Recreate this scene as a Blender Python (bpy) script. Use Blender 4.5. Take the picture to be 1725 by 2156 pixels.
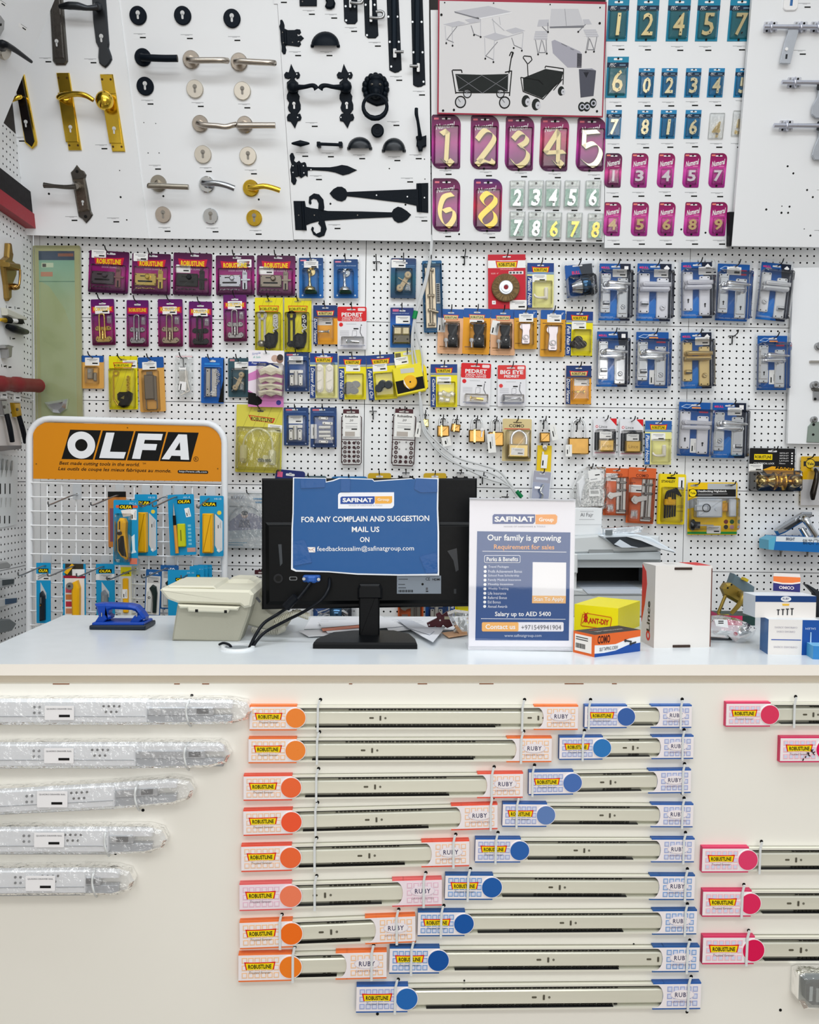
import bpy, math, random
from mathutils import Vector, Matrix
random.seed(7)
for o in list(bpy.data.objects): bpy.data.objects.remove(o)
SC = bpy.context.scene
COL = SC.collection
rad = math.radians
# ------------------------------------------------------------------ camera
F = 1726.0; CX, CY = 862.5, 1078.0
CAM_Z = 1.34; PITCH = rad(-2.0); ROLL = rad(0.75)
_f = Vector((0, math.cos(PITCH), math.sin(PITCH)))
_u0 = Vector((0, -math.sin(PITCH), math.cos(PITCH))); _r0 = Vector((1, 0, 0))
_r = _r0*math.cos(ROLL) + _u0*math.sin(ROLL)
_u = _u0*math.cos(ROLL) - _r0*math.sin(ROLL)
CAM = Vector((0, 0, CAM_Z))
cd = bpy.data.cameras.new('camera'); co = bpy.data.objects.new('camera', cd); COL.objects.link(co)
cd.sensor_fit = 'HORIZONTAL'; cd.sensor_width = 36.0; cd.lens = 36.0*F/1725.0
cd.clip_start = 0.05; cd.clip_end = 60
mw = Matrix((( _r.x, _u.x, -_f.x, CAM.x), (_r.y, _u.y, -_f.y, CAM.y), (_r.z, _u.z, -_f.z, CAM.z), (0, 0, 0, 1)))
co.matrix_world = mw
SC.camera = co
def ray(px, py):
    return _r*((px-CX)/F) + _u*(-(py-CY)/F) + _f
# ------------------------------------------------------------------ light, world, exposure
SC.view_settings.view_transform = 'Standard'; SC.view_settings.look = 'None'
SC.view_settings.gamma = 1.0; SC.view_settings.use_curve_mapping = False
SC.view_settings.exposure = 0.0
wd = bpy.data.worlds.new('world'); SC.world = wd; wd.use_nodes = True
wn = wd.node_tree
bg = wn.nodes['Background']; bg.inputs['Strength'].default_value = 0.62
tc = wn.nodes.new('ShaderNodeTexCoord'); sp = wn.nodes.new('ShaderNodeSeparateXYZ'); rp = wn.nodes.new('ShaderNodeValToRGB')
mr = wn.nodes.new('ShaderNodeMapRange'); mr.inputs[1].default_value = -1; mr.inputs[2].default_value = 1
wn.links.new(tc.outputs['Generated'], sp.inputs[0]); wn.links.new(sp.outputs[2], mr.inputs[0]); wn.links.new(mr.outputs[0], rp.inputs[0])
wn.links.new(rp.outputs[0], bg.inputs[0])
rp.color_ramp.elements[0].position = 0.42; rp.color_ramp.elements[0].color = (.42, .40, .38, 1)
rp.color_ramp.elements[1].position = 0.62; rp.color_ramp.elements[1].color = (.93, .97, 1.0, 1)
def area(name, loc, target, sx, sy, power, col):
    l = bpy.data.lights.new(name, 'AREA'); l.shape = 'RECTANGLE'; l.size = sx; l.size_y = sy; l.energy = power; l.color = col
    o = bpy.data.objects.new(name, l); COL.objects.link(o); o.location = loc
    o.rotation_euler = (Vector(target)-Vector(loc)).to_track_quat('-Z', 'Y').to_euler()
    return o
area('ceiling_light_panel', (0.0, 1.15, 3.5), (0.0, 1.35, 0), 3.2, 0.6, 42, (.95, .98, 1.0))
area('ceiling_light_panel', (0.0, -0.9, 3.5), (0.0, -0.3, 0), 3.2, 0.6, 46, (1.0, .98, .95))
area('shop_front_daylight', (0.6, -3.2, 1.6), (0.1, 2.0, 1.0), 3.4, 2.2, 66, (1.0, .97, .93))
# ------------------------------------------------------------------ materials
def lin(h):
    c = [int(h[i:i+2], 16)/255 for i in (0, 2, 4)]
    return tuple((x/12.92 if x <= .04045 else ((x+.055)/1.055)**2.4) for x in c)+(1,)
_M = {}
def M(h, r=.45, m=0., n=.06, bump=0., sc=80., st=(1, 1, 1), cv=0., coat=0.):
    k = (h, r, m, n, bump, sc, st, cv, coat)
    if k in _M: return _M[k]
    mt = bpy.data.materials.new('mat_'+h); mt.use_nodes = True; nt = mt.node_tree; b = nt.nodes['Principled BSDF']
    b.inputs['Base Color'].default_value = lin(h); b.inputs['Metallic'].default_value = m
    b.inputs['Coat Weight'].default_value = coat
    b.inputs['Specular IOR Level'].default_value = .24 if m == 0 else .5
    if h in ('07090c', '050709', '0b0d10', '161616', '101214', '14120f', '1b1d20', '1a1c1e', '15161a', '0b141d', '0d0f12', '12151a', '0e1620', '0f1a24'): b.inputs['Specular IOR Level'].default_value = .13
    t = nt.nodes.new('ShaderNodeTexCoord'); mp = nt.nodes.new('ShaderNodeMapping'); mp.inputs['Scale'].default_value = st
    nz = nt.nodes.new('ShaderNodeTexNoise'); nz.inputs['Scale'].default_value = sc; nz.inputs['Detail'].default_value = 2
    nt.links.new(t.outputs['Object'], mp.inputs[0]); nt.links.new(mp.outputs[0], nz.inputs['Vector'])
    a = nt.nodes.new('ShaderNodeMapRange'); a.inputs[3].default_value = max(.02, r-n); a.inputs[4].default_value = min(1, r+n)
    nt.links.new(nz.outputs['Fac'], a.inputs[0]); nt.links.new(a.outputs[0], b.inputs['Roughness'])
    if bump:
        bp = nt.nodes.new('ShaderNodeBump'); bp.inputs['Strength'].default_value = bump; bp.inputs['Distance'].default_value = .004
        nt.links.new(nz.outputs['Fac'], bp.inputs['Height']); nt.links.new(bp.outputs[0], b.inputs['Normal'])
    if cv:
        mx = nt.nodes.new('ShaderNodeMix'); mx.data_type = 'RGBA'; c = lin(h)
        mx.inputs[6].default_value = tuple(x*(1-cv) for x in c[:3])+(1,); mx.inputs[7].default_value = tuple(min(1, x*(1+cv)) for x in c[:3])+(1,)
        nt.links.new(nz.outputs['Fac'], mx.inputs[0]); nt.links.new(mx.outputs[2], b.inputs['Base Color'])
    _M[k] = mt; return mt
def GR(stops, ax=2, r=.3):
    k = ('g', tuple(stops), ax, r)
    if k in _M: return _M[k]
    mt = bpy.data.materials.new('mat_print'); mt.use_nodes = True; nt = mt.node_tree; b = nt.nodes['Principled BSDF']; b.inputs['Roughness'].default_value = r; b.inputs['Specular IOR Level'].default_value = .24
    t = nt.nodes.new('ShaderNodeTexCoord'); s = nt.nodes.new('ShaderNodeSeparateXYZ'); rp = nt.nodes.new('ShaderNodeValToRGB')
    nt.links.new(t.outputs['Generated'], s.inputs[0]); nt.links.new(s.outputs[ax], rp.inputs[0]); nt.links.new(rp.outputs[0], b.inputs['Base Color'])
    e = rp.color_ramp.elements; e[0].position, e[0].color = stops[0][0], lin(stops[0][1]); e[1].position, e[1].color = stops[-1][0], lin(stops[-1][1])
    for p, h in stops[1:-1]:
        q = e.new(p); q.color = lin(h)
    _M[k] = mt; return mt
def FILM(h='ffffff', fac=.10, rough=.1, bump=.25, sc=40., milk=0.):
    """clear plastic: see-through with a glossy skin, optionally milky"""
    k = ('f', h, fac, rough, bump, sc, milk)
    if k in _M: return _M[k]
    mt = bpy.data.materials.new('mat_clear_plastic'); mt.use_nodes = True; nt = mt.node_tree; nt.nodes.clear()
    out = nt.nodes.new('ShaderNodeOutputMaterial'); tr = nt.nodes.new('ShaderNodeBsdfTransparent'); gl = nt.nodes.new('ShaderNodeBsdfGlossy')
    tr.inputs[0].default_value = tuple(.5+.5*x for x in lin(h)[:3])+(1,)
    gl.inputs['Roughness'].default_value = rough; gl.inputs[0].default_value = (1, 1, 1, 1)
    fr = nt.nodes.new('ShaderNodeFresnel'); fr.inputs[0].default_value = 1.4
    ad = nt.nodes.new('ShaderNodeMath'); ad.operation = 'ADD'; ad.inputs[1].default_value = fac; ad.use_clamp = True
    nt.links.new(fr.outputs[0], ad.inputs[0])
    mx = nt.nodes.new('ShaderNodeMixShader'); nt.links.new(ad.outputs[0], mx.inputs[0]); nt.links.new(gl.outputs[0], mx.inputs[2])
    t = nt.nodes.new('ShaderNodeTexCoord'); nz = nt.nodes.new('ShaderNodeTexNoise'); nz.inputs['Scale'].default_value = sc; nz.inputs['Detail'].default_value = 3
    nt.links.new(t.outputs['Object'], nz.inputs['Vector'])
    bp = nt.nodes.new('ShaderNodeBump'); bp.inputs['Strength'].default_value = bump; bp.inputs['Distance'].default_value = .01
    nt.links.new(nz.outputs['Fac'], bp.inputs['Height']); nt.links.new(bp.outputs[0], gl.inputs['Normal'])
    if milk:
        df = nt.nodes.new('ShaderNodeBsdfDiffuse'); df.inputs[0].default_value = lin(h); m2 = nt.nodes.new('ShaderNodeMixShader'); m2.inputs[0].default_value = milk
        nt.links.new(tr.outputs[0], m2.inputs[1]); nt.links.new(df.outputs[0], m2.inputs[2]); nt.links.new(m2.outputs[0], mx.inputs[1])
    else: nt.links.new(tr.outputs[0], mx.inputs[1])
    nt.links.new(mx.outputs[0], out.inputs[0])
    _M[k] = mt; return mt
RIM = FILM('eef2f6', .03, .1, .1, 20, .2); CLEAR = FILM('ffffff', .02, .07, .07, 12); BAG = FILM('f4f8f8', .05, .15, .7, 45, .14); WRAP = FILM('ffffff', .03, .12, .5, 35)
WHITE = M('f2f2f2'); BLACK = M('0d0f12', .4); INK = M('161616', .6); RED = M('d8121c', .4); YEL = M('ffe000', .4)
CHROME = M('d9dde0', .1, 1., .04, .05, 30); SATIN = M('b9b4ab', .32, 1., .05, 0, 200, (1, 1, 12)); STEEL = M('a8a9aa', .34, 1., .08); ALU = M('cfd3da', .42, .75)
GOLD = M('e6c044', .16, 1., .05, .02, 30); BRASS = M('9f7d46', .24, 1., .08, .04, 30); PALEGOLD = M('decf96', .4, .45); BRONZE = M('6d665c', .35, 1.); IRON = M('0b141d', .45, .15, .06, .12, 160)
GUN = M('67645f', .26, .9, .06, .03, 40); DKSTEEL = M('45484c', .32, .9); CREAM = M('e9dfc0', .4); SATWHITE = M('e2e3ea', .38, .12); BLKPL = M('12151a', .3, 0, .06, .1, 60)
# ------------------------------------------------------------------ text
_T = {}
def glyphs(s, bold=0., sp=1.):
    k = (s, bold, sp)
    if k in _T: return _T[k]
    c = bpy.data.curves.new('tmp', 'FONT'); c.body = s; c.size = 1.; c.offset = bold; c.resolution_u = 2; c.space_character = sp
    o = bpy.data.objects.new('tmp', c)
    me = bpy.data.meshes.new_from_object(o)
    vs = [(v.co.x, v.co.y) for v in me.vertices]; fs = [tuple(p.vertices) for p in me.polygons]
    bpy.data.objects.remove(o); bpy.data.curves.remove(c); bpy.data.meshes.remove(me)
    x0 = min(v[0] for v in vs); x1 = max(v[0] for v in vs); y0 = min(v[1] for v in vs); y1 = max(v[1] for v in vs)
    w = max(x1-x0, 1e-4); h = max(y1-y0, 1e-4)
    es = {}
    for f in fs:
        for i in range(len(f)):
            e = (f[i], f[(i+1) % len(f)]); es[e] = es.get(e, 0)+1
    bd = [e for e in es if (e[1], e[0]) not in es]
    _T[k] = ([((x-(x0+x1)/2)/w, (y-(y0+y1)/2)/h) for x, y in vs], fs, w/h, bd); return _T[k]
# ------------------------------------------------------------------ mesh builder
class MB:
    def __init__(s, it):
        s.it = it; s.v = []; s.f = []; s.mi = []; s.sm = []; s.mats = []; s.face()
    def face(s, O=(0, 0, 0), X=(1, 0, 0), Z=(0, 0, 1)):
        s.O = Vector(O); s.X = Vector(X).normalized(); s.Z = Vector(Z).normalized(); s.N = s.X.cross(s.Z); return s
    def L(s, x, z, d): return s.O + s.X*x + s.Z*z + s.N*d
    def P(s, u, v, d):
        x, z = s.it.map(u, v, d); return s.L(x, z, d)
    def add(s, vs, fs, mat, smooth=False):
        b = len(s.v); s.v += [tuple(p) for p in vs]
        if mat not in s.mats: s.mats.append(mat)
        i = s.mats.index(mat)
        for f in fs:
            s.f.append(tuple(b+k for k in f)); s.mi.append(i); s.sm.append(smooth)
    def _poly(s, pts, d0, d1, mat, ch=0., smooth=False):
        n = len(pts); vs = [s.L(x, z, d0) for x, z in pts]; fs = []
        if abs(d1-d0) < 1e-7:
            s.add([s.L(x, z, d1) for x, z in pts], [tuple(range(n))], mat); return
        if ch:
            A = sum(pts[i][0]*pts[(i+1) % n][1]-pts[(i+1) % n][0]*pts[i][1] for i in range(n)); sg = 1 if A > 0 else -1
            ins = []
            for i in range(n):
                p, c, q = Vector(pts[i-1]), Vector(pts[i]), Vector(pts[(i+1) % n])
                e1 = (c-p); e2 = (q-c)
                if e1.length < 1e-9 or e2.length < 1e-9: ins.append(tuple(c)); continue
                e1.normalize(); e2.normalize()
                n1 = Vector((-e1.y, e1.x))*sg; n2 = Vector((-e2.y, e2.x))*sg; b = n1+n2
                if b.length < .3: b = n1
                else: b = b/max(.35, (b.length**2)/2)
                ins.append((c.x+b.x*ch, c.y+b.y*ch))
            dm = d1-min(ch, (d1-d0)*.6)
            vs += [s.L(x, z, dm) for x, z in pts]+[s.L(x, z, d1) for x, z in ins]; k = 2
        else:
            vs += [s.L(x, z, d1) for x, z in pts]; k = 1
        for j in range(k):
            for i in range(n):
                q = (i+1) % n; fs.append((j*n+i, j*n+q, (j+1)*n+q, (j+1)*n+i))
        s.add(vs, fs, mat, smooth); b = len(s.v)-n
        s.f.append(tuple(range(b, b+n))); s.mi.append(s.mats.index(mat)); s.sm.append(False)
    def poly(s, pts, d0, d1, mat, ch=0.):
        s._poly([s.it.map(u, v, max(d0, d1)) for u, v in pts], d0, d1, mat, ch)
    def rect(s, u0, v0, u1, v1, d0, d1, mat, r=0., ch=0., seg=4):
        a = s.it.map(u0, v0, max(d0, d1)); b = s.it.map(u1, v1, max(d0, d1))
        x0, x1 = min(a[0], b[0]), max(a[0], b[0]); z0, z1 = min(a[1], b[1]), max(a[1], b[1])
        r = min(r*s.it.k, (x1-x0)/2, (z1-z0)/2)
        if r <= 0: pts = [(x0, z0), (x1, z0), (x1, z1), (x0, z1)]
        else:
            pts = []
            for cx, cz, a0 in ((x1-r, z0+r, -90), (x1-r, z1-r, 0), (x0+r, z1-r, 90), (x0+r, z0+r, 180)):
                for i in range(seg+1):
                    t = rad(a0+90*i/seg); pts.append((cx+r*math.cos(t), cz+r*math.sin(t)))
        s._poly(pts, d0, d1, mat, ch)
    def rot(s, u, v, w, h, d0, d1, mat, ang=0., r=0., ch=0.):
        """w,h in item units (k), rotated clockwise about u,v"""
        x, z = s.it.map(u, v, max(d0, d1)); k = s.it.k; c, q = math.cos(rad(-ang)), math.sin(rad(-ang)); w *= k/2; h *= k/2; r *= k
        if r:
            pts = []
            for cx, cz, a0 in ((w-r, -h+r, -90), (w-r, h-r, 0), (-w+r, h-r, 90), (-w+r, -h+r, 180)):
                for i in range(5):
                    t = rad(a0+22.5*i); pts.append((cx+r*math.cos(t), cz+r*math.sin(t)))
        else: pts = [(-w, -h), (w, -h), (w, h), (-w, h)]
        s._poly([(x+a*c-b*q, z+a*q+b*c) for a, b in pts], d0, d1, mat, ch)
    def circ(s, u, v, r, d0, d1, mat, n=20, ch=0., sq=1., a0=0, a1=360):
        x, z = s.it.map(u, v, max(d0, d1)); r *= s.it.k; full = a1-a0 >= 360
        m = n if full else n+1
        s._poly([(x+r*math.cos(rad(a0+(a1-a0)*i/n)), z+sq*r*math.sin(rad(a0+(a1-a0)*i/n))) for i in range(m)], d0, d1, mat, ch)
    def ring(s, u, v, r0, r1, d0, d1, mat, n=24, sq=1.):
        x, z = s.it.map(u, v, max(d0, d1)); k = s.it.k; vs = []; fs = []
        for i in range(n):
            t = 2*math.pi*i/n; c, q = math.cos(t), math.sin(t)*sq
            vs += [s.L(x+r1*k*c, z+r1*k*q, d0), s.L(x+r1*k*c, z+r1*k*q, d1), s.L(x+r0*k*c, z+r0*k*q, d1), s.L(x+r0*k*c, z+r0*k*q, d0)]
        for i in range(n):
            a = 4*i; b = 4*((i+1) % n); fs += [(a, b, b+1, a+1), (a+1, b+1, b+2, a+2), (a+2, b+2, b+3, a+3)]
        s.add(vs, fs, mat)
    def _tube(s, pts, r, mat, n=6, closed=False):
        pts = [Vector(p) for p in pts]; m = len(pts); R = r if isinstance(r, (list, tuple)) else [r]*m
        vs = []; fs = []; up = None
        for i in range(m):
            if closed: t = pts[(i+1) % m]-pts[i-1]
            else: t = pts[min(i+1, m-1)]-pts[max(i-1, 0)]
            if t.length < 1e-9: t = Vector((0, 0, 1))
            t.normalize()
            if up is None:
                up = Vector((0, 0, 1)) if abs(t.z) < .9 else Vector((1, 0, 0))
            a = t.cross(up)
            if a.length < 1e-6: a = t.orthogonal()
            a.normalize(); b = a.cross(t).normalized(); up = b
            for j in range(n):
                q = 2*math.pi*j/n; vs.append(pts[i]+(a*math.cos(q)+b*math.sin(q))*R[i])
        for i in range(m if closed else m-1):
            for j in range(n):
                p = ((i+1) % m)*n; fs.append((i*n+j, i*n+(j+1) % n, p+(j+1) % n, p+j))
        s.add(vs, fs, mat, True)
        if not closed: s.add([vs[j] for j in range(n)], [tuple(range(n))], mat); s.add([vs[(m-1)*n+j] for j in range(n)], [tuple(range(n))], mat)
    def tube(s, pts, r, mat, n=6, closed=False):
        k = s.it.k; R = [q*k for q in r] if isinstance(r, (list, tuple)) else r*k
        s._tube([s.P(*p) for p in pts], R, mat, n, closed)
    def bez(s, pts, r, mat, n=6, m=5):
        """smooth tube through points (catmull-rom)"""
        P = [Vector(p) for p in pts]; out = []
        R = r if isinstance(r, (list, tuple)) else None; rr = []
        for i in range(len(P)-1):
            p0 = P[max(i-1, 0)]; p1 = P[i]; p2 = P[i+1]; p3 = P[min(i+2, len(P)-1)]
            for j in range(m):
                t = j/m; out.append(.5*((2*p1)+(p2-p0)*t+(2*p0-5*p1+4*p2-p3)*t*t+(3*p1-p0-3*p2+p3)*t**3))
                if R: rr.append(R[i]+(R[i+1]-R[i])*t)
        out.append(P[-1])
        if R: rr.append(R[-1])
        s.tube([tuple(p) for p in out], rr if R else r, mat, n)
    def lathe(s, a, b, prof, mat, n=16):
        A = s.P(*a); B = s.P(*b); k = s.it.k
        s._tube([A+(B-A)*t for t, r in prof], [max(r*k, 1e-5) for t, r in prof], mat, n)
    def ell(s, u, v, d, ru, rv, rd, mat, n=12, m=7):
        x, z = s.it.map(u, v, d); k = s.it.k; vs = []; fs = []
        for i in range(m+1):
            p = math.pi*i/m
            for j in range(n):
                t = 2*math.pi*j/n; vs.append(s.L(x+ru*k*math.sin(p)*math.cos(t), z+rv*k*math.cos(p), d+rd*math.sin(p)*math.sin(t)))
        for i in range(m):
            for j in range(n): fs.append((i*n+j, i*n+(j+1) % n, (i+1)*n+(j+1) % n, (i+1)*n+j))
        s.add(vs, fs, mat, True)
    def text(s, t, u, v, w, h, mat, d, ang=0., bold=0., shear=0., sp=1., dep=0.):
        """fit to w,h (item units: w in k, h in k; either may be None)"""
        g, fs, asp, bd = glyphs(t, bold, sp); k = s.it.k
        if w is None: w = h*asp
        if h is None: h = w/asp
        W, H = w*k, h*k; x, z = s.it.map(u, v, d); c, q = math.cos(rad(-ang)), math.sin(rad(-ang)); p2 = []
        for a, b in g:
            a, b = a*W+shear*b*H, b*H; p2.append((x+a*c-b*q, z+a*q+b*c))
        s.add([s.L(a, b, d) for a, b in p2], fs, mat)
        if dep:
            m = len(p2); s.add([s.L(a, b, d) for a, b in p2]+[s.L(a, b, d-dep) for a, b in p2], [(a, b, b+m, a+m) for a, b in bd], mat)
    def nib(s, pts, nv, d0, d1, mat):
        """broad-nib stroke"""
        for i in range(len(pts)-1):
            (a, b), (c, e) = pts[i], pts[i+1]
            s.poly([(a-nv[0]/2, b-nv[1]/2), (a+nv[0]/2, b+nv[1]/2), (c+nv[0]/2, e+nv[1]/2), (c-nv[0]/2, e-nv[1]/2)], d0, d1, mat)
    def stroke(s, pts, w, d0, d1, mat):
        for i in range(len(pts)-1):
            A = Vector(s.it.map(*pts[i], max(d0, d1))); B = Vector(s.it.map(*pts[i+1], max(d0, d1))); t = B-A
            if t.length < 1e-9: continue
            n = Vector((-t.y, t.x)).normalized()*w*s.it.k/2
            s._poly([tuple(A-n), tuple(B-n), tuple(B+n), tuple(A+n)], d0, d1, mat)
    def box(s, x0, x1, y0, y1, z0, z1, mats):
        """mats: one, or dict front/back/left/right/top/bottom with 'all'"""
        g = (lambda k: mats.get(k, mats['all'])) if isinstance(mats, dict) else (lambda k: mats)
        v = [(x0, y0, z0), (x1, y0, z0), (x1, y1, z0), (x0, y1, z0), (x0, y0, z1), (x1, y0, z1), (x1, y1, z1), (x0, y1, z1)]
        for k, f in (('front', (0, 1, 5, 4)), ('right', (1, 2, 6, 5)), ('back', (2, 3, 7, 6)), ('left', (3, 0, 4, 7)), ('top', (4, 5, 6, 7)), ('bottom', (3, 2, 1, 0))):
            s.add([v[i] for i in f], [(0, 1, 2, 3)], g(k))
    def mesh(s, name):
        me = bpy.data.meshes.new(name); me.from_pydata(s.v, [], s.f)
        for m in s.mats: me.materials.append(m)
        me.polygons.foreach_set('material_index', s.mi); me.polygons.foreach_set('use_smooth', s.sm); me.update(); return me
# ------------------------------------------------------------------ surfaces
class Surf:
    def __init__(s, O, R, U):
        s.O = Vector(O); s.R = Vector(R).normalized(); s.U = Vector(U).normalized(); s.N = s.R.cross(s.U).normalized()
    def hit(s, px, py, off=0.):
        d = ray(px, py); t = (s.O+s.N*off-CAM).dot(s.N)/d.dot(s.N); return CAM+d*t
    def frame(s, cx, cy, tilt=0., off=0.):
        p = s.hit(cx, cy, off); t = rad(tilt); q = s.hit(cx+20*math.cos(t), cy+20*math.sin(t), off); w = s.hit(cx-20*math.sin(t), cy+20*math.cos(t), off)
        x = (q-p).normalized(); y = -s.N; z = x.cross(y)
        m = Matrix(((x.x, y.x, z.x, p.x), (x.y, y.y, z.y, p.y), (x.z, y.z, z.z, p.z), (0, 0, 0, 1)))
        return m, (q-p).length/20, (w-p).length/20
def tag(o, label=None, cat=None, group=None, kind=None):
    if label: o['label'] = label
    if cat: o['category'] = cat
    if group: o['group'] = group
    if kind: o['kind'] = kind
AUTO = {'keyhole': ('plate',), 'screw': ('plate', 'bracket'), 'slot_holes': ('rail',), 'colour_disc': ('card_sleeve',), 'rating_label': ('panel_housing',), 'socket': ('panel_housing',), 'plug': ('panel_housing',), 'latch_rail': ('body',), 'keypad_slot': ('side',), 'rivet': ('handle',), 'pin': ('handle', 'plate'), 'hub': ('wire_brush',), 'wheel': ('bracket',), 'print': ('carton',), 'tape': ('sheet',), 'neck': ('plate',), 'scroll': ('plate',), 'rubber_foot': ('leg',), 'ferrite': ('cord',), 'picture_print': ('sheet',)}
class It:
    """one thing. mode 'n': card coordinates 0..1 from top left; 'p': photo pixels on the surface; 'm': metres, v up"""
    def __init__(s, name, label, cat, box=None, surf=None, off=0., tilt=0., group=None, mode='n', mat=None, kind=None):
        s.name = name; s.lab = (label, cat, group, kind); s.parts = []; s.mode = mode; s.surf = surf; s.off = off
        if mat is not None: s.M = mat
        if box:
            x0, y0, x1, y1 = box; s.box = box; s.M, a, b = surf.frame((x0+x1)/2, (y0+y1)/2, tilt, off)
            s.W, s.H = (x1-x0)*a, (y1-y0)*b; s.kpx = a
        if mode == 'n': s.k = s.W; s.asp = s.H/s.W
        elif mode == 'h': s.k = s.H
        elif mode == 'p': s.k = s.kpx; s.Mi = s.M.inverted()
        else: s.k = 1.
    def map(s, u, v, d=0.):
        if s.mode == 'n': return ((u-.5)*s.W, (.5-v)*s.H)
        if s.mode == 'm': return (u, v)
        if s.mode == 'h': return (u*s.H-s.W/2, (.5-v)*s.H)
        p = s.Mi @ s.surf.hit(u, v, s.off+d); return (p.x, p.z)
    def part(s, name, parent=None, label=None):
        b = MB(s)
        if parent is None and name in AUTO: parent = next((q[1] for q in s.parts if q[0] in AUTO[name]), None)
        s.parts.append((name, b, parent, label)); return b
    def done(s, single=False):
        if single or len(s.parts) == 1:
            n, b, _, _ = s.parts[0]; r = bpy.data.objects.new(s.name, b.mesh(s.name)); rest = s.parts[1:]; par = {id(b): r}
        else:
            r = bpy.data.objects.new(s.name, None); r.empty_display_size = .02; rest = s.parts; par = {}
        COL.objects.link(r); r.matrix_world = s.M; tag(r, *s.lab); s.root = r
        for n, b, p, l in rest:
            if not b.f: continue
            o = bpy.data.objects.new(n, b.mesh(n)); COL.objects.link(o); o.parent = par.get(id(p), r); par[id(b)] = o
            if l: o['label'] = l
        return r
def struct(name, mb, M4=None):
    o = bpy.data.objects.new(name, mb.mesh(name)); COL.objects.link(o)
    if M4 is not None: o.matrix_world = M4
    o['kind'] = 'structure'; return o
class Raw:                                   # identity mapping for world-space meshes
    k = 1.; mode = 'm'
    def map(s, u, v, d=0.): return (u, v)
def copy_tree(o, M4, label):
    c = o.copy(); COL.objects.link(c); c.matrix_world = M4; c['label'] = label
    for ch in o.children:
        d = ch.copy(); COL.objects.link(d); d.parent = c
    return c
# ------------------------------------------------------------------ planes of the place
PSI = rad(0.5)
def at_y(px, py, Y):
    d = ray(px, py); return CAM+d*((Y-CAM.y)/d.y)
WALL = Surf(at_y(862, 900, 3.03), (math.cos(PSI), math.sin(PSI), 0), (0, 0, 1))
_lc = WALL.hit(72, 900)
LEFT = Surf(_lc, (-math.sin(PSI), math.cos(PSI), 0), (0, 0, 1))
_b0 = WALL.hit(313, 503, .05); _b1 = WALL.hit(1273, 515, .05)
LEAN = rad(13.5)
_br = (_b1-_b0).normalized(); _wn = WALL.N
BOARD = Surf(_b0, _br, (Vector((0, 0, 1))*math.cos(LEAN)+_wn*math.sin(LEAN)))
TOPZ = 1.0
CPSI = rad(3.2)
def on_top(px, py, z=TOPZ):
    d = ray(px, py); return CAM+d*((z-CAM.z)/d.z)
_fe = on_top(862, 1399)
FRONT = Surf(_fe, (math.cos(CPSI), math.sin(CPSI), 0), (0, 0, 1))
def upright(px, py, yaw=0., z=TOPZ):
    """vertical plane standing on the counter at a pixel, turned by yaw (right end away)"""
    return Surf(on_top(px, py, z), (math.cos(rad(yaw)), math.sin(rad(yaw)), 0), (0, 0, 1))
# ------------------------------------------------------------------ structure: pegboard walls, floor
PEG = M('eef0f1', .38, 0, .05, .02, 30)
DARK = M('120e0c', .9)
PP = .0251; MG = .030; PW = 45*PP+2*MG; PH = 12*PP
def pegboard(mb, u0, u1, v0, v1, nx):
    """one perforated hardboard panel with real drilled holes, its face at d=0"""
    g = .0011; mx = ((u1-u0)-nx*PP)/2 - PP/2
    ny = 12; hr = .0036
    cu = [u0+mx+PP/2+(i+.5)*PP-PP/2+0 for i in range(nx+1)] if False else [u0+mx+PP*(i+.5) for i in range(nx+1)]
    vs = []; fs = []; ts = []
    def q(a, b, c, d): 
        k = len(vs); vs.extend([(a, 0, c), (b, 0, c), (b, 0, d), (a, 0, d)]); fs.append((k, k+1, k+2, k+3))
    ul, ur = cu[0]-PP/2, cu[-1]+PP/2
    q(u0+g, ul, v0+g, v1-g); q(ur, u1-g, v0+g, v1-g)
    # panel rim
    for a, b, c, d in ((u0+g, v0+g, u1-g, v0+g), (u1-g, v0+g, u1-g, v1-g), (u1-g, v1-g, u0+g, v1-g), (u0+g, v1-g, u0+g, v0+g)):
        k = len(vs); vs.extend([(a, 0, b), (c, 0, d), (c, .004, d), (a, .004, b)]); fs.append((k, k+1, k+2, k+3))
    oc = [(math.cos(rad(22.5+45*i)), math.sin(rad(22.5+45*i))) for i in range(8)]
    for j in range(ny):
        vc = v0+PP*(j+.5)
        za, zb = (vc-PP/2 if j else v0+g), (vc+PP/2 if j < ny-1 else v1-g)
        for c in cu:
            xa, xb = c-PP/2, c+PP/2; k = len(vs)
            vs.extend([(xb, 0, za), (xb, 0, zb), (xa, 0, zb), (xa, 0, za)])           # corners
            vs.extend([(c+hr*a, 0, vc+hr*b) for a, b in oc]); vs.extend([(c+hr*a, .005, vc+hr*b) for a, b in oc])
            o = k+4
            fs.extend([(k, k+1, o+0, o+7), (k+1, k+2, o+2, o+1), (k+2, k+3, o+4, o+3), (k+3, k, o+6, o+5),
                       (k+1, o+1, o+0), (k+2, o+3, o+2), (k+3, o+5, o+4), (k, o+7, o+6)])
            ts.extend([(o+i, o+(i+1) % 8, o+8+(i+1) % 8, o+8+i) for i in range(8)])
    mb.add(vs, fs, PEG); b = len(mb.v)-len(vs)
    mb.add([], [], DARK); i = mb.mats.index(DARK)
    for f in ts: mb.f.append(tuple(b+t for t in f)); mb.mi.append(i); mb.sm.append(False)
def smat(S, O):
    y = -S.N; x = S.R; z = S.U
    return Matrix(((x.x, y.x, z.x, O.x), (x.y, y.y, z.y, O.y), (x.z, y.z, z.z, O.z), (0, 0, 0, 1)))
wo = WALL.hit(769.5, 677.5)
wb = MB(Raw())
cor = (_lc-wo).dot(WALL.R)
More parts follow.
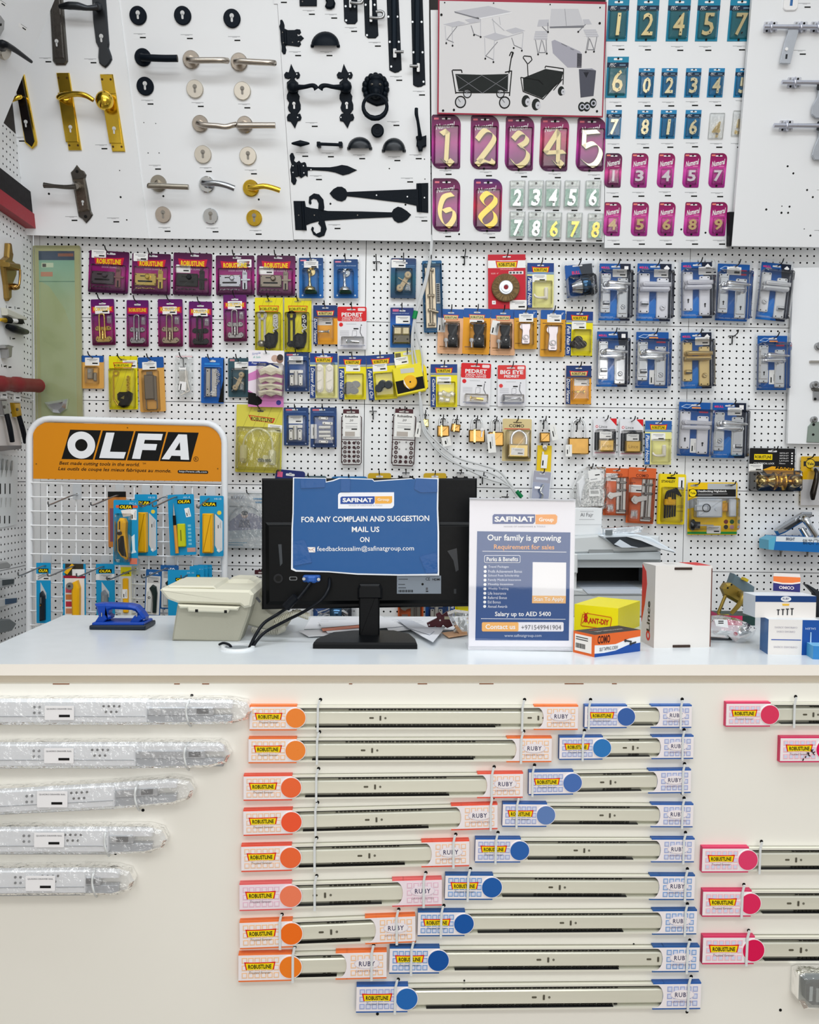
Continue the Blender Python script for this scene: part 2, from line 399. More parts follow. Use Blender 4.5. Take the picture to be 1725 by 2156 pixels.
for r in range(-4, 2):
    v0 = r*PH
    wb.add([(cor, 0, v0), (-PW, 0, v0), (-PW, 0, v0+PH), (cor, 0, v0+PH)], [(0, 1, 2, 3)], PEG)
    pegboard(wb, -PW, 0, v0, v0+PH, 45); pegboard(wb, 0, PW, v0, v0+PH, 45); pegboard(wb, PW, 1.75, v0, v0+PH, 20)
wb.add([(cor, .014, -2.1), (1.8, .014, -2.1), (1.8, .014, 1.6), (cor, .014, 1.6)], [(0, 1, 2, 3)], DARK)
UP = M('3a3634', .7)
wb.add([(cor, .0, 2*PH), (1.8, .0, 2*PH), (1.8, .0, 1.6), (cor, .0, 1.6)], [(0, 1, 2, 3)], UP)
wb.add([(cor, .0, -2.1), (1.8, .0, -2.1), (1.8, .0, -4*PH), (cor, .0, -4*PH)], [(0, 1, 2, 3)], PEG)
struct('wall_back', wb, smat(WALL, wo))
lo = wo+WALL.R*cor
wl = MB(Raw())
for r in range(-4, 2): pegboard(wl, -.60, -.004, r*PH, r*PH+PH, 22)
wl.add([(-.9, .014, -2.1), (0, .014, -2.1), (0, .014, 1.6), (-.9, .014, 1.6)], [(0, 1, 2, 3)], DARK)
wl.add([(-.9, .001, 2*PH), (0, .001, 2*PH), (0, .001, 1.6), (-.9, .001, 1.6)], [(0, 1, 2, 3)], UP)
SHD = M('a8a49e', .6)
wl.add([(-3.6, .012, -2.1), (-.6, .012, -2.1), (-.6, .012, 1.9), (-3.6, .012, 1.9)], [(0, 1, 2, 3)], SHD)  # unseen plain run of wall, added to block world light from the left
struct('wall_left', wl, smat(LEFT, lo))
tr = MB(Raw()); zt = LEFT.hit(30, 452).z-lo.z
tr.box(-.7, -.005, -.035, 0, zt-.02, zt+.028, M('a01428', .35))
tr.box(-.7, -.005, -.03, 0, zt+.03, zt+.10, M('141013', .6))
struct('trim_1', tr, smat(LEFT, lo))
fl = MB(Raw()); fl.add([(-4, -4.5, 0), (4, -4.5, 0), (4, 3.3, 0), (-4, 3.3, 0)], [(0, 1, 2, 3)], M('8a7f74', .3, 0, .1, 0, 3, (1, 1, 1), .12))
struct('floor', fl)
# ------------------------------------------------------------------ shop counter
TOPM = M('d4dade', .22, 0, .05, 0, 20); EDGE = M('f6f1e8', .4); FRM = M('eeece3', .42, 0, .06, 0, 8, (1, 1, 1), .015)
ct = It('shop_counter', 'long white shop counter with a cream front hung with drawer slides', 'counter', mode='m', mat=smat(FRONT, FRONT.O))
def fl_loc(p):
    q = p-FRONT.O; return q.dot(FRONT.R), -q.dot(FRONT.N)
cu0, cdep = fl_loc(on_top(135, 1295))
p = ct.part('worktop'); TH = .021
p.box(cu0, 1.5, 0, cdep, -TH, 0, {'all': EDGE, 'top': TOPM})
p = ct.part('front_panel')
p.box(cu0+.01, 1.5, .003, .02, -.96, -TH-.016, FRM)
p = ct.part('recessed_rail'); p.box(cu0+.01, 1.5, .016, .035, -TH-.03, -TH, M('d9d0c0', .5))
p = ct.part('end_panel'); p.box(cu0+.01, cu0+.028, .02, cdep-.02, -1.0, -TH, FRM)
p = ct.part('chipped_edge', label='brown chips along the top edge of the front panel')
rn = random.Random(3)
for a, b in ((110, 145), (366, 378), (425, 440), (735, 742), (880, 900), (1010, 1040), (1190, 1230), (1290, 1300)):
    A = fl_loc(FRONT.hit(a, 1437))[0]; B = fl_loc(FRONT.hit(b, 1437))[0]
    p.box(A, B, .0024, .004, -TH-.0172, -TH-.0156, M('8a5a40', .7))
ct.part('blank')
ct.done()
FP = Surf(FRONT.O-FRONT.N*.003, FRONT.R, FRONT.U)      # face of the front panel
# ------------------------------------------------------------------ sample boards leaning out above the pegboard
BWH = M('eceef0', .35, 0, .05, 0, 12); GRY = M('8d8f92', .6)
def price(mb, x, y, w=30, t=1):
    """printed price label: two lines of small print and a black price bar"""
    mb.rect(x-w*.5, y-7, x+w*.5, y+6, 0, .0002, M('eceef0', .5))
    mb.rect(x-w*.42, y-5.5, x+w*.42, y-4.6, .0002, .0004, GRY); mb.rect(x-w*.12, y-3.8, x+w*.2, y-3.2, .0002, .0004, GRY)
    mb.rect(x+w*.02, y+1.6, x+w*.44, y+4.4, .0002, .0005, INK)
def board(label, pts, off, labels, holes=(), surf=None, edge=None, box=None):
    b = It('display_board', label, 'display board', box or (300, 200, 340, 240), surf or BOARD, off, 0, 'leaning sample boards over the pegboard', 'p')
    m = b.part('panel'); m.poly(pts, -.016, 0, BWH)
    for x, y, r in holes: m.circ(x, y, r, -.001, .0004, INK, 10)
    for x, y in labels: price(b.part('price_label'), x, y)
    b.done(); return b
board('leaning white sample board with gold and pewter door handles',
      [(22, 494), (313, 502), (250, 0), (235, -120), (-30, -120), (-30, 150)], .004,
      [(95, 127), (190, 129), (39, 294), (213, 310), (150, 461), (238, 464), (-6, 200)],
      [(252, 359, 1.2), (254, 415, 2.2), (103, 408, 2.4), (267, 463, 1.6)])
board('leaning white sample board with round escutcheons and lever handles',
      [(313.6, 502), (618, 506), (583.5, 0), (574, -120), (235.5, -120), (250.6, 0)], 0,
      [(294, 76), (393, 78), (493, 82), (310, 216), (416, 221), (514, 224), (326, 353), (433, 358), (528, 363), (346, 484), (447, 485), (538, 490)],
      [(303, 258, 1), (328, 260, 1), (312, 322, 1.2), (335, 322, 1.2), (344, 413, 2.2), (545, 420, 2.2)])
board('leaning white sample board crowded with black iron hinges and latches',
      [(618.6, 504), (908, 508), (903.5, 0), (902, -120), (574.6, -120), (584, 0)], .003,
      [(591, 2), (650, 27), (697, 35), (739, 63), (789, 94), (621, 114), (687, 114), (834, 166), (656, 263), (828, 261), (882, 197), (636, 326), (690, 327), (756, 331), (830, 335), (875, 331), (665, 375), (857, 380), (704, 478), (887, 462)],
      [(820, 355, 1.4), (894, 335, 1.3), (895, 377, 1.2), (696, 429, 2.2), (854, 431, 2.2)])
board('leaning white sample board of purple numeral packs under the poster',
      [(910.5, 506), (1272, 511), (1276, 21), (907, 21)], 0,
      [(938, 364), (1023, 367), (1097, 369), (1168, 371), (1251, 373), (937, 495), (1030, 497), (1087, 439), (1126, 440), (1164, 440), (1203, 440), (1252, 440), (1087, 501), (1127, 502), (1165, 502), (1212, 504), (1255, 504)],
      [(967, 493, 2.2)])
board('leaning white sample board of blue and purple house numeral packs',
      [(1273.5, 522), (1536, 523), (1537, 447), (1552, 447), (1610, -120), (1282, -120), (1277.2, 0)], .004,
      [(1302, 101), (1358, 102), (1426, 103), (1485, 103), (1556, 102), (1296, 220), (1357, 220), (1407, 220), (1457, 219), (1506, 219), (1562, 217), (1292, 308), (1354, 308), (1405, 307), (1457, 306), (1508, 307), (1552, 307),
       (1290, 411), (1344, 410), (1400, 409), (1455, 410), (1510, 411), (1292, 511), (1345, 511), (1402, 511), (1457, 511), (1514, 511)],
      [(1435, 483, 2.2), (1486, 490, 2.2)])
board('leaning white sample board with chrome sliding bolts and empty screw holes',
      [(1541, 518), (1760, 521), (1760, -120), (1594, -120), (1584, 0)], .035,
      [(1694, 12), (1684, 111), (1733, 405), (1728, 490)],
      [(1659, 350, 2.2), (1671, 365, 2.2), (1700, 400, 2.2), (1712, 415, 2.2), (1647, 434, 1.2), (1663, 435, 2.2), (1614, 441, 2.4), (1646, 448, 2.4), (1660, 448, 2.2), (1694, 482, 1.1), (1707, 496, 2.3)])
bk = It('board_bracket', 'black bracket in the gap beside the bolt board', 'bracket', (1536, 446, 1549, 516), BOARD, .0045, 0, None, 'p'); bk.part('bracket').poly([(1537, 446), (1550, 446), (1546, 518), (1536, 518)], 0, .028, M('15161a', .5)); bk.done(True)
# side board on the left wall, leaning out over the corner
_s0 = at_y(0, 277, 2.45); _s1 = at_y(115, 0, 2.45)
_su = (_s1-_s0).normalized()
SIDE = Surf(_s0, (0, 1, 0), _su)
sd = It('display_board', 'slanting white sample board jutting in at the upper corner', 'display board', (20, 40, 60, 80), SIDE, 0, 0, 'leaning sample boards over the pegboard', 'p')
def side_pts():
    a = sd.map(0, 277); b = sd.map(115, 0); e = ((b[0]-a[0])*.45, (b[1]-a[1])*.45)
    return [(a[0]-e[0], a[1]-e[1]), (b[0]+e[0], b[1]+e[1]), (b[0]+e[0]-.5, b[1]+e[1]), (a[0]-e[0]-.5, a[1]-e[1])]
m = sd.part('panel'); m._poly(side_pts(), -.016, 0, BWH)
for x, y in ((48, 57), (4, 6)):
    q = sd.part('price_label'); q.poly([(x-8, y-9), (x+10, y+3), (x+6, y+10), (x-9, y-1)], 0, .0002, M('f3f3f2')); q.poly([(x-4, y-7), (x+9, y+2), (x+8.6, y+2.8), (x-4, y-6)], .0002, .0004, GRY); q.poly([(x, y), (x+7, y+5), (x+6, y+7), (x-1, y+2)], .0002, .0005, INK)
sd.done()
def hw(name, label, cat, box, group=None, surf=None, off=None):
    if off is None: off = 0 if surf else {'plate handles on the first board': .004, 'black iron hardware samples': .003}.get(group, 0.)
    return It(name, label, cat, box, surf or BOARD, off, 0, group, 'p')
t = hw('door_lever', 'black lever with silver rose on the slanting corner board', 'door handle', (0, 80, 70, 135), surf=SIDE)
m = t.part('rose'); m.circ(14, 108, 11, 0, .012, SATIN, ch=.003); m = t.part('lever'); m.bez([(4, 98, .012), (6, 92, .03), (28, 103, .034), (66, 130, .034)], [6, 4.5, 3.5, 2], BLKPL, 8); t.done()
t = hw('latch_plate', 'grey steel plate at the edge of the slanting corner board', 'door hardware', (0, 30, 12, 80), surf=SIDE)
m = t.part('plate'); m.poly([(-12, 30), (2, 33), (10, 44), (9, 62), (-2, 82), (-14, 82)], 0, .006, STEEL, .001); m = t.part('screw'); m.circ(2, 52, 1.8, .006, .0065, INK, 10); t.done()
# --- board of gold and pewter handles
def euro(m, x, y, r, d, mat):
    m.circ(x, y-r*.9, r, d-.0004, d, mat, 12); m.rect(x-r*.55, y-r*.6, x+r*.6, y+r*2, d-.0004, d, mat, r*.4)
SLOT = M('cfd0d0', .5)
t = hw('lever_plate', 'long gunmetal door plate with sloping edges, cut off at the top', 'door handle', (100, 0, 143, 137), 'plate handles on the first board')
m = t.part('plate'); m.poly([(100, -60), (127, -60), (142, 128), (137, 136), (117, 136), (110, 127)], 0, .008, GUN, .004); m.poly([(104, -60), (121, -60), (134, 122), (115, 122)], .008, .011, M('6b6763', .28, 1.), .002)
m = t.part('keyhole'); euro(m, 119, 90, 4, .0115, SLOT); t.done()
t = hw('lever_plate', 'dark ornate pewter door plate with a carved lever along the top', 'door handle', (188, 0, 236, 142), 'plate handles on the first board')
m = t.part('plate'); m.poly([(190, -60), (218, -60), (222, 0), (229, 92), (228, 100), (234, 117), (235, 124), (231, 132), (226, 138), (221, 142), (214, 138), (208, 132), (206, 120), (207, 100), (201, 88), (195, 40)], 0, .009, DKSTEEL, .004)
m = t.part('keyhole'); euro(m, 213, 80, 4.4, .0095, SLOT)
m = t.part('lever'); m.lathe((206, 14, .012), (203, 15, .045), [(0, 9), (.5, 7), (1, 6)], DKSTEEL); m.bez([(206, 15, .045), (185, 17, .05), (165, 13, .05), (145, 12, .05), (125, 14, .046)], [6, 5, 7.5, 7.5, 4], DKSTEEL, 10); t.done()
t = hw('lever_plate', 'black door plate with a gold edge beside the slanting board', 'door handle', (34, 155, 78, 315), 'plate handles on the first board')
m = t.part('plate'); m.poly([(28, 150), (50, 156), (77, 298), (76, 305), (67, 313), (52, 300)], 0, .009, GOLD, .001); m.poly([(28, 160), (47, 166), (72, 297), (66, 309), (53, 298)], .0092, .012, M('15100f', .25), .002)
m = t.part('lever'); m.bez([(44, 205, .012), (40, 205, .04), (22, 212, .045)], [5, 5, 4], GOLD, 8); m = t.part('keyhole'); euro(m, 54, 260, 4, .0125, SLOT); t.done()
for x, lab in ((118, 'polished gold door plate with a lever reaching the knob beside it'), (210, 'polished gold door plate with a round knob')):
    t = hw('lever_plate', lab, 'door handle', (x, 153, x+52, 318), 'plate handles on the first board'); y = 153 if x == 118 else 156
    m = t.part('plate'); m.poly([(x, y), (x+27, y), (x+53, y+163), (x+26, y+163)], 0, .007, GOLD, .002)
    m.poly([(x+3, y+42), (x+34, y+40), (x+46, y+146), (x+20, y+146)], .007, .010, GOLD, .002)
    for a, b in ((5, 11), (23, 11), (28, 153), (46, 153)): m.circ(x+a, y+b, 2.4, .0068, .0075, M('4a3208', .4), 8)
    m = t.part('keyhole'); euro(m, x+30, y+118, 4, .0106, SLOT)
    if x == 118:
        m = t.part('lever'); m.bez([(124, 206, .01), (124, 205, .05), (135, 201, .058), (160, 198, .06), (180, 201, .06), (197, 211, .058)], [5, 5.5, 6.5, 5.5, 5.5, 4.5], GOLD, 10)
        m = t.part('neck'); m.lathe((140, 204, .008), (138, 202, .05), [(0, 12), (.4, 10), (1, 8)], GOLD)
    else:
        m = t.part('knob'); m.lathe((224, 213, .008), (222, 212, .03), [(0, 14), (1, 9)], GOLD); m.ell(220, 212, .045, 18.5, 19, .026, GOLD, 18, 10)
    t.done()
t = hw('lever_plate', 'antique pewter lever on a pointed plate, low on the first board', 'door handle', (88, 345, 197, 472), 'plate handles on the first board')
m = t.part('plate'); m.poly([(161, 347), (169, 357), (176, 360), (181, 368), (179, 376), (184, 400), (191, 444), (195, 452), (190, 460), (181, 470), (173, 461), (165, 456), (163, 447), (155, 400), (151, 375), (148, 363), (154, 357)], 0, .007, GUN, .003)
m.poly([(153, 378), (177, 374), (188, 443), (164, 447)], .007, .013, M('7d756a', .28, 1.), .004)
m.circ(162, 361, 3, .0068, .0085, INK, 10); m.circ(180, 456, 3.4, .0068, .0085, INK, 10)
m = t.part('keyhole'); euro(m, 174, 427, 2.8, .0135, SLOT)
m = t.part('lever'); m.lathe((162, 392, .01), (160, 392, .045), [(0, 10), (.6, 7), (1, 6)], GUN); m.bez([(160, 393, .045), (140, 394, .048), (115, 392, .048), (93, 390, .046)], [5.5, 4.5, 4, 6], GUN, 10); t.done()
# --- board of round levers and escutcheons
def esc(x, y, mat, label, key=None, r=18):
    t = hw('escutcheon', label, 'escutcheon', (x-r, y-r, x+r, y+r), 'round keyhole escutcheons')
    m = t.part('plate'); m.circ(x, y, r, 0, .008, mat, 28, .002); m = t.part('keyhole'); euro(m, x, y-1, 4.6, .0086, key or SLOT); t.done()
BK = M('0e1620', .4, .3)
for x, y, w in ((290, 32, 'first black round escutcheon along the top of the lever board'), (384, 32, 'middle black round escutcheon of the top row'), (488, 38, 'third black round escutcheon along the top, beside the iron hardware')): esc(x, y, BK, w)
esc(305, 181, BK, 'black round escutcheon below the black lever handle')
KD = M('8d8880', .5)
for x, y, w in ((410, 187, 'satin round escutcheon below the first D-shaped satin lever'), (510, 191, 'satin round escutcheon below the satin lever nearest the iron hinges'), (427, 325, 'satin round escutcheon below the cranked lever'), (522, 328, 'satin round escutcheon below the straight bar lever')): esc(x, y, M('d8d2c6', .3, .85), w, KD)
esc(343, 452, M('c3b8ac', .3, .9), 'brownish satin escutcheon below the T-bar lever', KD, 16.5); esc(443, 455, CHROME, 'chrome round escutcheon at the bottom of the lever board', KD, 16); esc(535, 459, GOLD, 'gold round escutcheon at the bottom of the lever board', KD, 16.5)
def lever(x, y, mat, label, path, rr=18, br=6, rose=None):
    t = hw('door_lever', label, 'door handle', (x-rr, y-rr, path[-1][0], y+rr), 'round rose lever handles')
    m = t.part('rose'); m.circ(x, y, rr, 0, .009, rose or mat, 28, .003)
    m = t.part('lever'); m.lathe((x, y, .009), (path[0][0], path[0][1], .05), [(0, br*1.3), (.3, br), (1, br)], mat, 12); m.bez([(a, b, .05+(c if c else 0)) for a, b, c in path], br, mat, 12); t.done()
lever(300, 120, BK, 'black lever handle with a round rose', [(298, 121, 0), (318, 122, .006), (345, 123, .006), (374, 123, .004)], 17.5, 7)
SL = M('bcb3a8', .25, 1., .05, 0, 200, (1, 1, 12))
lever(402, 125, SL, 'first satin D-shaped lever handle beside the black one', [(396, 125, 0), (408, 127, .008), (440, 127, .01), (468, 127, .008), (479, 128, -.01)], 18, 6)
lever(503, 130, SL, 'satin D-shaped lever handle nearest the iron hinges', [(496, 130, 0), (508, 129, .008), (545, 131, .01), (568, 132, .008), (578, 133, -.01)], 18, 6)
lever(421, 260, SL, 'satin lever handle cranked at its end, touching the straight one', [(416, 259, 0), (428, 263, .008), (455, 265, .01), (475, 267, .008), (488, 264, .004), (498, 262, -.004)], 17, 5.5)
lever(515, 262, SL, 'satin straight bar lever handle with squared end', [(512, 262, 0), (500, 264, .004), (520, 264, .004), (550, 264, .004), (580, 264, .004)], 17, 6)
lever(333, 386, M('a8a296', .3, 1.), 'satin T-bar lever handle low on the board', [(332, 390, 0), (312, 391, .002), (340, 391.5, .002), (370, 393, .002), (397, 394, .002)], 17, 5.5)
lever(435, 388, M('a5a9ae', .16, 1.), 'curved chrome lever handle beside the gold one', [(428, 385, 0), (438, 386, .006), (455, 386, .008), (475, 390, .006), (494, 397, .002)], 16.5, 6, CHROME)
lever(528, 396, GOLD, 'curved gold lever handle', [(524, 394, 0), (534, 395, .006), (555, 392, .008), (572, 395, .006), (590, 401, .002)], 17, 5.5)
# --- board of black iron hardware
G3 = 'black iron hardware samples'
def iron(name, label, cat, pts, th=.004, box=None, ch=.0012):
    xs = [p[0] for p in pts]; ys = [p[1] for p in pts]
    t = hw(name, label, cat, box or (min(xs), min(ys), max(xs), max(ys)), G3); m = t.part('plate'); m.poly(pts, 0, th, IRON, ch); return t, m
PIN = M('c8ccd0', .3, .6)
def screws(t, pts, d, r=1.6, mat=PIN):
    for x, y in pts: t.part('screw').circ(x, y, r, d-.0005, d+.0012, mat, 8)
t, m = iron('latch_plate', 'black square latch plate cut off by the top edge', 'latch', [(630, -40), (667, -40), (667, 12), (631, 12)], .006); screws(t, [(637, 3)], .006, 1.3, GUN); t.done()
t, m = iron('finial', 'black turned latch end hanging at the top edge', 'latch', [(686, -40), (702, -40), (703, -2), (706, 5), (704, 14), (697, 18), (688, 17), (684, 12), (687, 4), (685, -2)], .012, None, .005); t.done()
def boltpl(label, pts, scr, ridge, knob):
    t, m = iron('tower_bolt', label, 'bolt', pts, .004); m = t.part('bolt_bar'); m.rect(*ridge, .004, .016, M('0f1a24', .35, .3), 2, .004); screws(t, scr, .004, 2.2)
    if knob: k = t.part('knob', label='bright steel bolt knob'); k.bez(knob[0], 3, PALEGOLD if 0 else STEEL, 8); k.rect(*knob[1], .004, .02, STEEL, 1.5)
    t.done()
boltpl('short black bolt plate with clipped corners and a steel staple', [(722, -40), (752, -40), (753, 44), (748, 50), (731, 50), (725, 44)], [(728, 13), (747, 14), (729, 43)], (733, -40, 741, 0), ([(738, 5, .02), (752, 7, .026), (762, 5, .026), (763, -4, .024), (752, -8, .02)], (735, -10, 740, 16)))
boltpl('longer black bolt plate with clipped corners and a steel staple', [(765, -40), (791, -40), (797, 74), (791, 80), (775, 80), (769, 74)], [(770, 10), (789, 10), (773, 74)], (776, -40, 786, 20), ([(779, 37, .02), (796, 38, .026), (806, 36, .026), (808, 28, .024), (802, 24, .022), (792, 25, .02)], (778, 0, 784, 46)))
boltpl('long black tower bolt hanging beside the lion knocker', [(813, -40), (838, -40), (846, 147), (843, 148), (840, 151), (832, 153), (825, 150), (820, 147)], [(818, 35), (837, 35), (821, 88), (840, 88), (824, 140)], (824, -40, 836, 110), ([(832, 109, .02), (850, 109, .026)], (828, 102, 835, 121)))
boltpl('longest black tower bolt, next to the poster board', [(865, -40), (889, -40), (896, 178), (892, 179), (888, 182), (880, 183), (874, 181), (870, 178)], [(869, 46), (888, 46), (871, 110), (890, 110), (892, 172)], (873, -40, 885, 140), ([(880, 139, .02), (863, 139, .026)], (878, 133, 884, 151)))
t, m = iron('butterfly_hinge', 'black iron hinge with scrolled arms above the lever latches', 'hinge', [(590, 42), (594, 41), (597, 46), (599, 52), (599, 60), (606, 63), (620, 63), (625, 61), (632, 62), (634, 68), (630, 73), (626, 70), (627, 76), (634, 74), (640, 80), (634, 86), (627, 85), (627, 89), (632, 86), (634, 93), (630, 98), (622, 97), (615, 96), (604, 95), (601, 97), (603, 105), (601, 113), (597, 114), (593, 108), (593, 98), (591, 85), (590, 65), (588, 55), (590, 50)]); m = t.part('pin'); m.tube([(600, 65, .005), (602, 93, .005)], 3, IRON, 8); screws(t, [(595, 68), (597, 90), (616, 89)], .004, 1.2, GUN); t.done()
def cup(label, x0, x1, y0, y1, mat=None):
    xm = (x0+x1)/2; w = (x1-x0)/2; t = hw('cup_pull', label, 'drawer pull', (x0, y0, x1, y1), G3); m = t.part('cup'); mt = mat or M('10181f', .3, .3)
    vs = []; fs = []; n, k = 14, 6
    for j in range(k+1):
        p = math.pi/2*j/k
        for i in range(n+1):
            a = math.pi*i/n; vs.append(m.P(xm-w*math.cos(a)*math.cos(p*.0+0)*(1-.25*(1-math.cos(p))) if 0 else xm-w*math.cos(a)*math.cos(p)**.6, y1-(y1-y0)*math.sin(a)*math.cos(p)**.6, .026*math.sin(p)))
    for j in range(k):
        for i in range(n): a = j*(n+1)+i; fs.append((a, a+1, a+n+2, a+n+1))
    m.add(vs, fs, mt, True); m.ring(xm, y1-(y1-y0)*.02, w*.93, w, 0, .003, mt, 28, (y1-y0)/w) if 0 else None
    m.rect(x0-1, y1-3, x0+6, y1+4, 0, .004, mt, 2); m.rect(x1-6, y1-3, x1+1, y1+4, 0, .004, mt, 2); t.done()
cup('large matt black cup pull below the latch plates', 655, 715, 66, 96, IRON)
cup('black cup pull with a bronze sheen beside the bar pull', 732, 783, 288, 312); cup('glossy black cup pull below the round knob', 805, 854, 290, 317)
def fleur(x, s, label):
    P = [(0, 134), (5, 145), (9, 152), (16, 151), (19, 157), (17, 164), (12, 166), (10, 162), (7, 165), (9, 169), (15, 174), (16, 186), (14, 195), (18, 202), (17, 211), (20, 220), (20, 230), (16, 236), (13, 240), (19, 239), (22, 247), (20, 253), (14, 255), (11, 262), (8, 270), (3, 262), (-1, 256), (-8, 254), (-9, 246), (-6, 240), (0, 238), (-5, 233), (-7, 226), (-4, 216), (-9, 208), (-9, 200), (-6, 193), (-9, 185), (-9, 173), (-3, 168), (-1, 164), (-6, 166), (-13, 164), (-15, 157), (-11, 151), (-5, 152)]
    t = hw('lever_plate', label, 'door handle', (x-16, 134, x+25, 270), G3); m = t.part('plate'); m.poly([(x+(1 if 1 else 0)*a, b) for a, b in P], 0, .005, IRON, .0015)
    m = t.part('keyhole'); m.circ(x+6, 218, 3.4, .004, .0054, WHITE, 10); m.rect(x+4.5, 218, x+8.5, 229, .004, .0054, WHITE)
    screws(t, [(x+12, 156), (x-6 if s < 0 else x+14, 247)], .005, 1.4)
    m = t.part('lever'); m.ell(x+4, 183, .018, 13, 12, .018, IRON, 14, 8)
    q = [(x+8*s+3, 184, .03), (x+25*s+3, 183, .045), (x+40*s+3, 180, .05), (x+48*s+2, 182, .05), (x+52*s+2, 188, .048)]
    m.bez(q, [6, 4.2, 4, 5, 6], IRON, 10); t.done()
fleur(613, 1, 'black fleur-de-lis lever plate whose lever points to its twin'); fleur(724, -1, 'black fleur-de-lis lever plate beside the lion knocker')
t, m = iron('door_knocker', 'black lion-head door knocker with a twisted ring', 'door knocker', [(792, 152), (802, 158), (810, 160), (815, 168), (813, 176), (818, 188), (816, 200), (818, 212), (812, 218), (803, 221), (793, 223), (783, 219), (772, 213), (767, 205), (768, 196), (764, 186), (767, 178), (769, 168), (773, 160), (783, 158)], .008, (763, 150, 820, 252), .005)
m.ell(792, 185, .01, 18, 24, .028, IRON, 14, 8); m.ell(792, 195, .03, 9, 12, .016, IRON, 12, 6); m.ell(784, 178, .03, 4, 3, .008, GUN, 8, 5); m.ell(800, 178, .03, 4, 3, .008, GUN, 8, 5); m.ell(792, 165, .02, 14, 8, .014, IRON, 10, 5)
for i in range(11):
    a = rad(-30+i*24); m.ell(791+25*math.cos(a)*.9, 186-28*math.sin(a)*.9, .006, 7, 8, .014, IRON, 8, 5)
m = t.part('ring'); m.tube([(790+25*math.cos(rad(15*i)), 224-25*math.sin(rad(15*i)), .04) for i in range(24)], [3.6+1.6*max(0, math.sin(rad(15*i+180)))*(1+.3*(i % 2)) for i in range(24)], IRON, 8, True); t.done()
t = hw('cabinet_knob', 'small black round knob below the lion knocker', 'knob', (781, 260, 809, 288), G3); m = t.part('knob'); m.circ(795, 276, 11, 0, .012, IRON, 18); m.circ(795, 274.5, 13.5, .012, .022, IRON, 22, .004); m.ring(795, 274, 4, 7, .021, .0235, IRON); t.done()
t = hw('casement_stay', 'slim black ratchet stay handle beside the numeral packs', 'window handle', (874, 226, 900, 320), G3); m = t.part('base'); m.poly([(876, 287), (880, 285), (884, 288), (893, 286), (898, 284), (898, 302), (898, 307), (891, 310), (890, 317), (882, 318), (880, 310), (877, 306), (878, 296)], 0, .02, IRON, .004)
m = t.part('lever'); m.bez([(885, 292, .02), (883, 275, .03), (880, 255, .034), (877, 240, .034), (877, 228, .03)], [5, 3.5, 3, 3.8, 3.6], IRON, 8); t.done()
t = hw('cabinet_knob', 'small black spindle-shaped knob below the fleur plates', 'knob', (613, 294, 653, 308), G3); m = t.part('knob'); m.lathe((614, 302, .025), (652, 302, .025), [(0, 1.5), (.12, 3), (.5, 6.5), (.88, 3), (1, 1.5)], IRON, 12); m = t.part('stem'); m.lathe((633, 302, 0), (633, 302, .022), [(0, 4), (1, 3)], IRON, 10); t.done()
t = hw('bar_pull', 'small black bar pull between the spindle knob and cup pull', 'drawer pull', (666, 297, 722, 310), G3); m = t.part('bar'); m.tube([(668, 303, .024), (720, 305, .024)], 3.2, IRON, 8)
for x in (671, 717): m = t.part('foot'); m.rot(x, 303.5, 8, 10, 0, .028, IRON, 0, 1.5)
t.done()
t, m = iron('strap_hinge', 'black arrow-headed strap hinge with spiky base', 'hinge', [(613, 322), (617, 322), (621, 331), (619, 338), (624, 342), (630, 338), (634, 343), (641, 341), (644, 343), (646, 351), (660, 352), (695, 352), (708, 350), (720, 347), (732, 349), (752, 358), (735, 366), (722, 369), (706, 363), (690, 360), (660, 358), (648, 359), (648, 372), (643, 369), (634, 375), (630, 371), (623, 373), (621, 371), (625, 379), (622, 388), (618, 389), (613, 382), (613, 372), (611, 357), (614, 346), (611, 336), (610, 327)], .004); m = t.part('pin'); m.tube([(629, 347, .005), (631, 370, .005)], 3, IRON, 8); screws(t, [(617, 349), (617, 363), (639, 349), (640, 364), (655, 357)], .004, 1.3); t.done()
t, m = iron('strap_hinge', 'black spade-tipped strap hinge, plate at the poster side', 'hinge', [(694, 407), (702, 398), (711, 393), (720, 393), (728, 398), (731, 404), (780, 402), (830, 400), (877, 398), (877, 386), (902, 385), (902, 448), (878, 446), (877, 433), (850, 427), (800, 421), (760, 416), (731, 413), (728, 420), (720, 424), (710, 422), (701, 416)], .004); m = t.part('pin'); m.tube([(884, 386, .005), (885, 446, .005)], 3, IRON, 8); screws(t, [(793, 411), (858, 414), (894, 416)], .004, 1.5); t.done()
def scroll(cx, cy, r, a0, a1, r1, n=14):
    return [(cx+(r+(r1-r)*i/n)*math.cos(rad(a0+(a1-a0)*i/n)), cy+(r+(r1-r)*i/n)*math.sin(rad(a0+(a1-a0)*i/n))) for i in range(n+1)]
t, m = iron('strap_hinge', 'black spade-tipped strap hinge with two scroll curls', 'hinge', [(618, 423), (642, 423), (644, 435), (655, 438), (670, 440), (690, 444), (760, 445), (825, 447), (829, 440), (838, 435), (846, 437), (857, 444), (866, 452), (858, 462), (847, 468), (838, 469), (830, 464), (826, 457), (760, 460), (690, 464), (670, 466), (655, 470), (645, 474), (646, 485), (622, 484)], .004, (618, 405, 866, 502))
m = t.part('scroll'); a = scroll(662, 427, 20, 60, -215, 12); b = scroll(662, 430, 11, -180, 60, 9)
m.poly([(681, 448), (683, 436), (681, 420), (672, 409), (661, 407), (651, 414), (650, 427), (653, 431), (656, 428), (655, 421), (660, 418), (667, 420), (671, 428), (670, 442)], 0, .004, IRON, .0012)
m = t.part('scroll'); m.poly([(673, 464), (670, 470), (676, 478), (675, 488), (666, 492), (660, 486), (661, 479), (657, 477), (655, 483), (660, 494), (672, 500), (683, 496), (688, 482), (683, 462)], 0, .004, IRON, .0012)
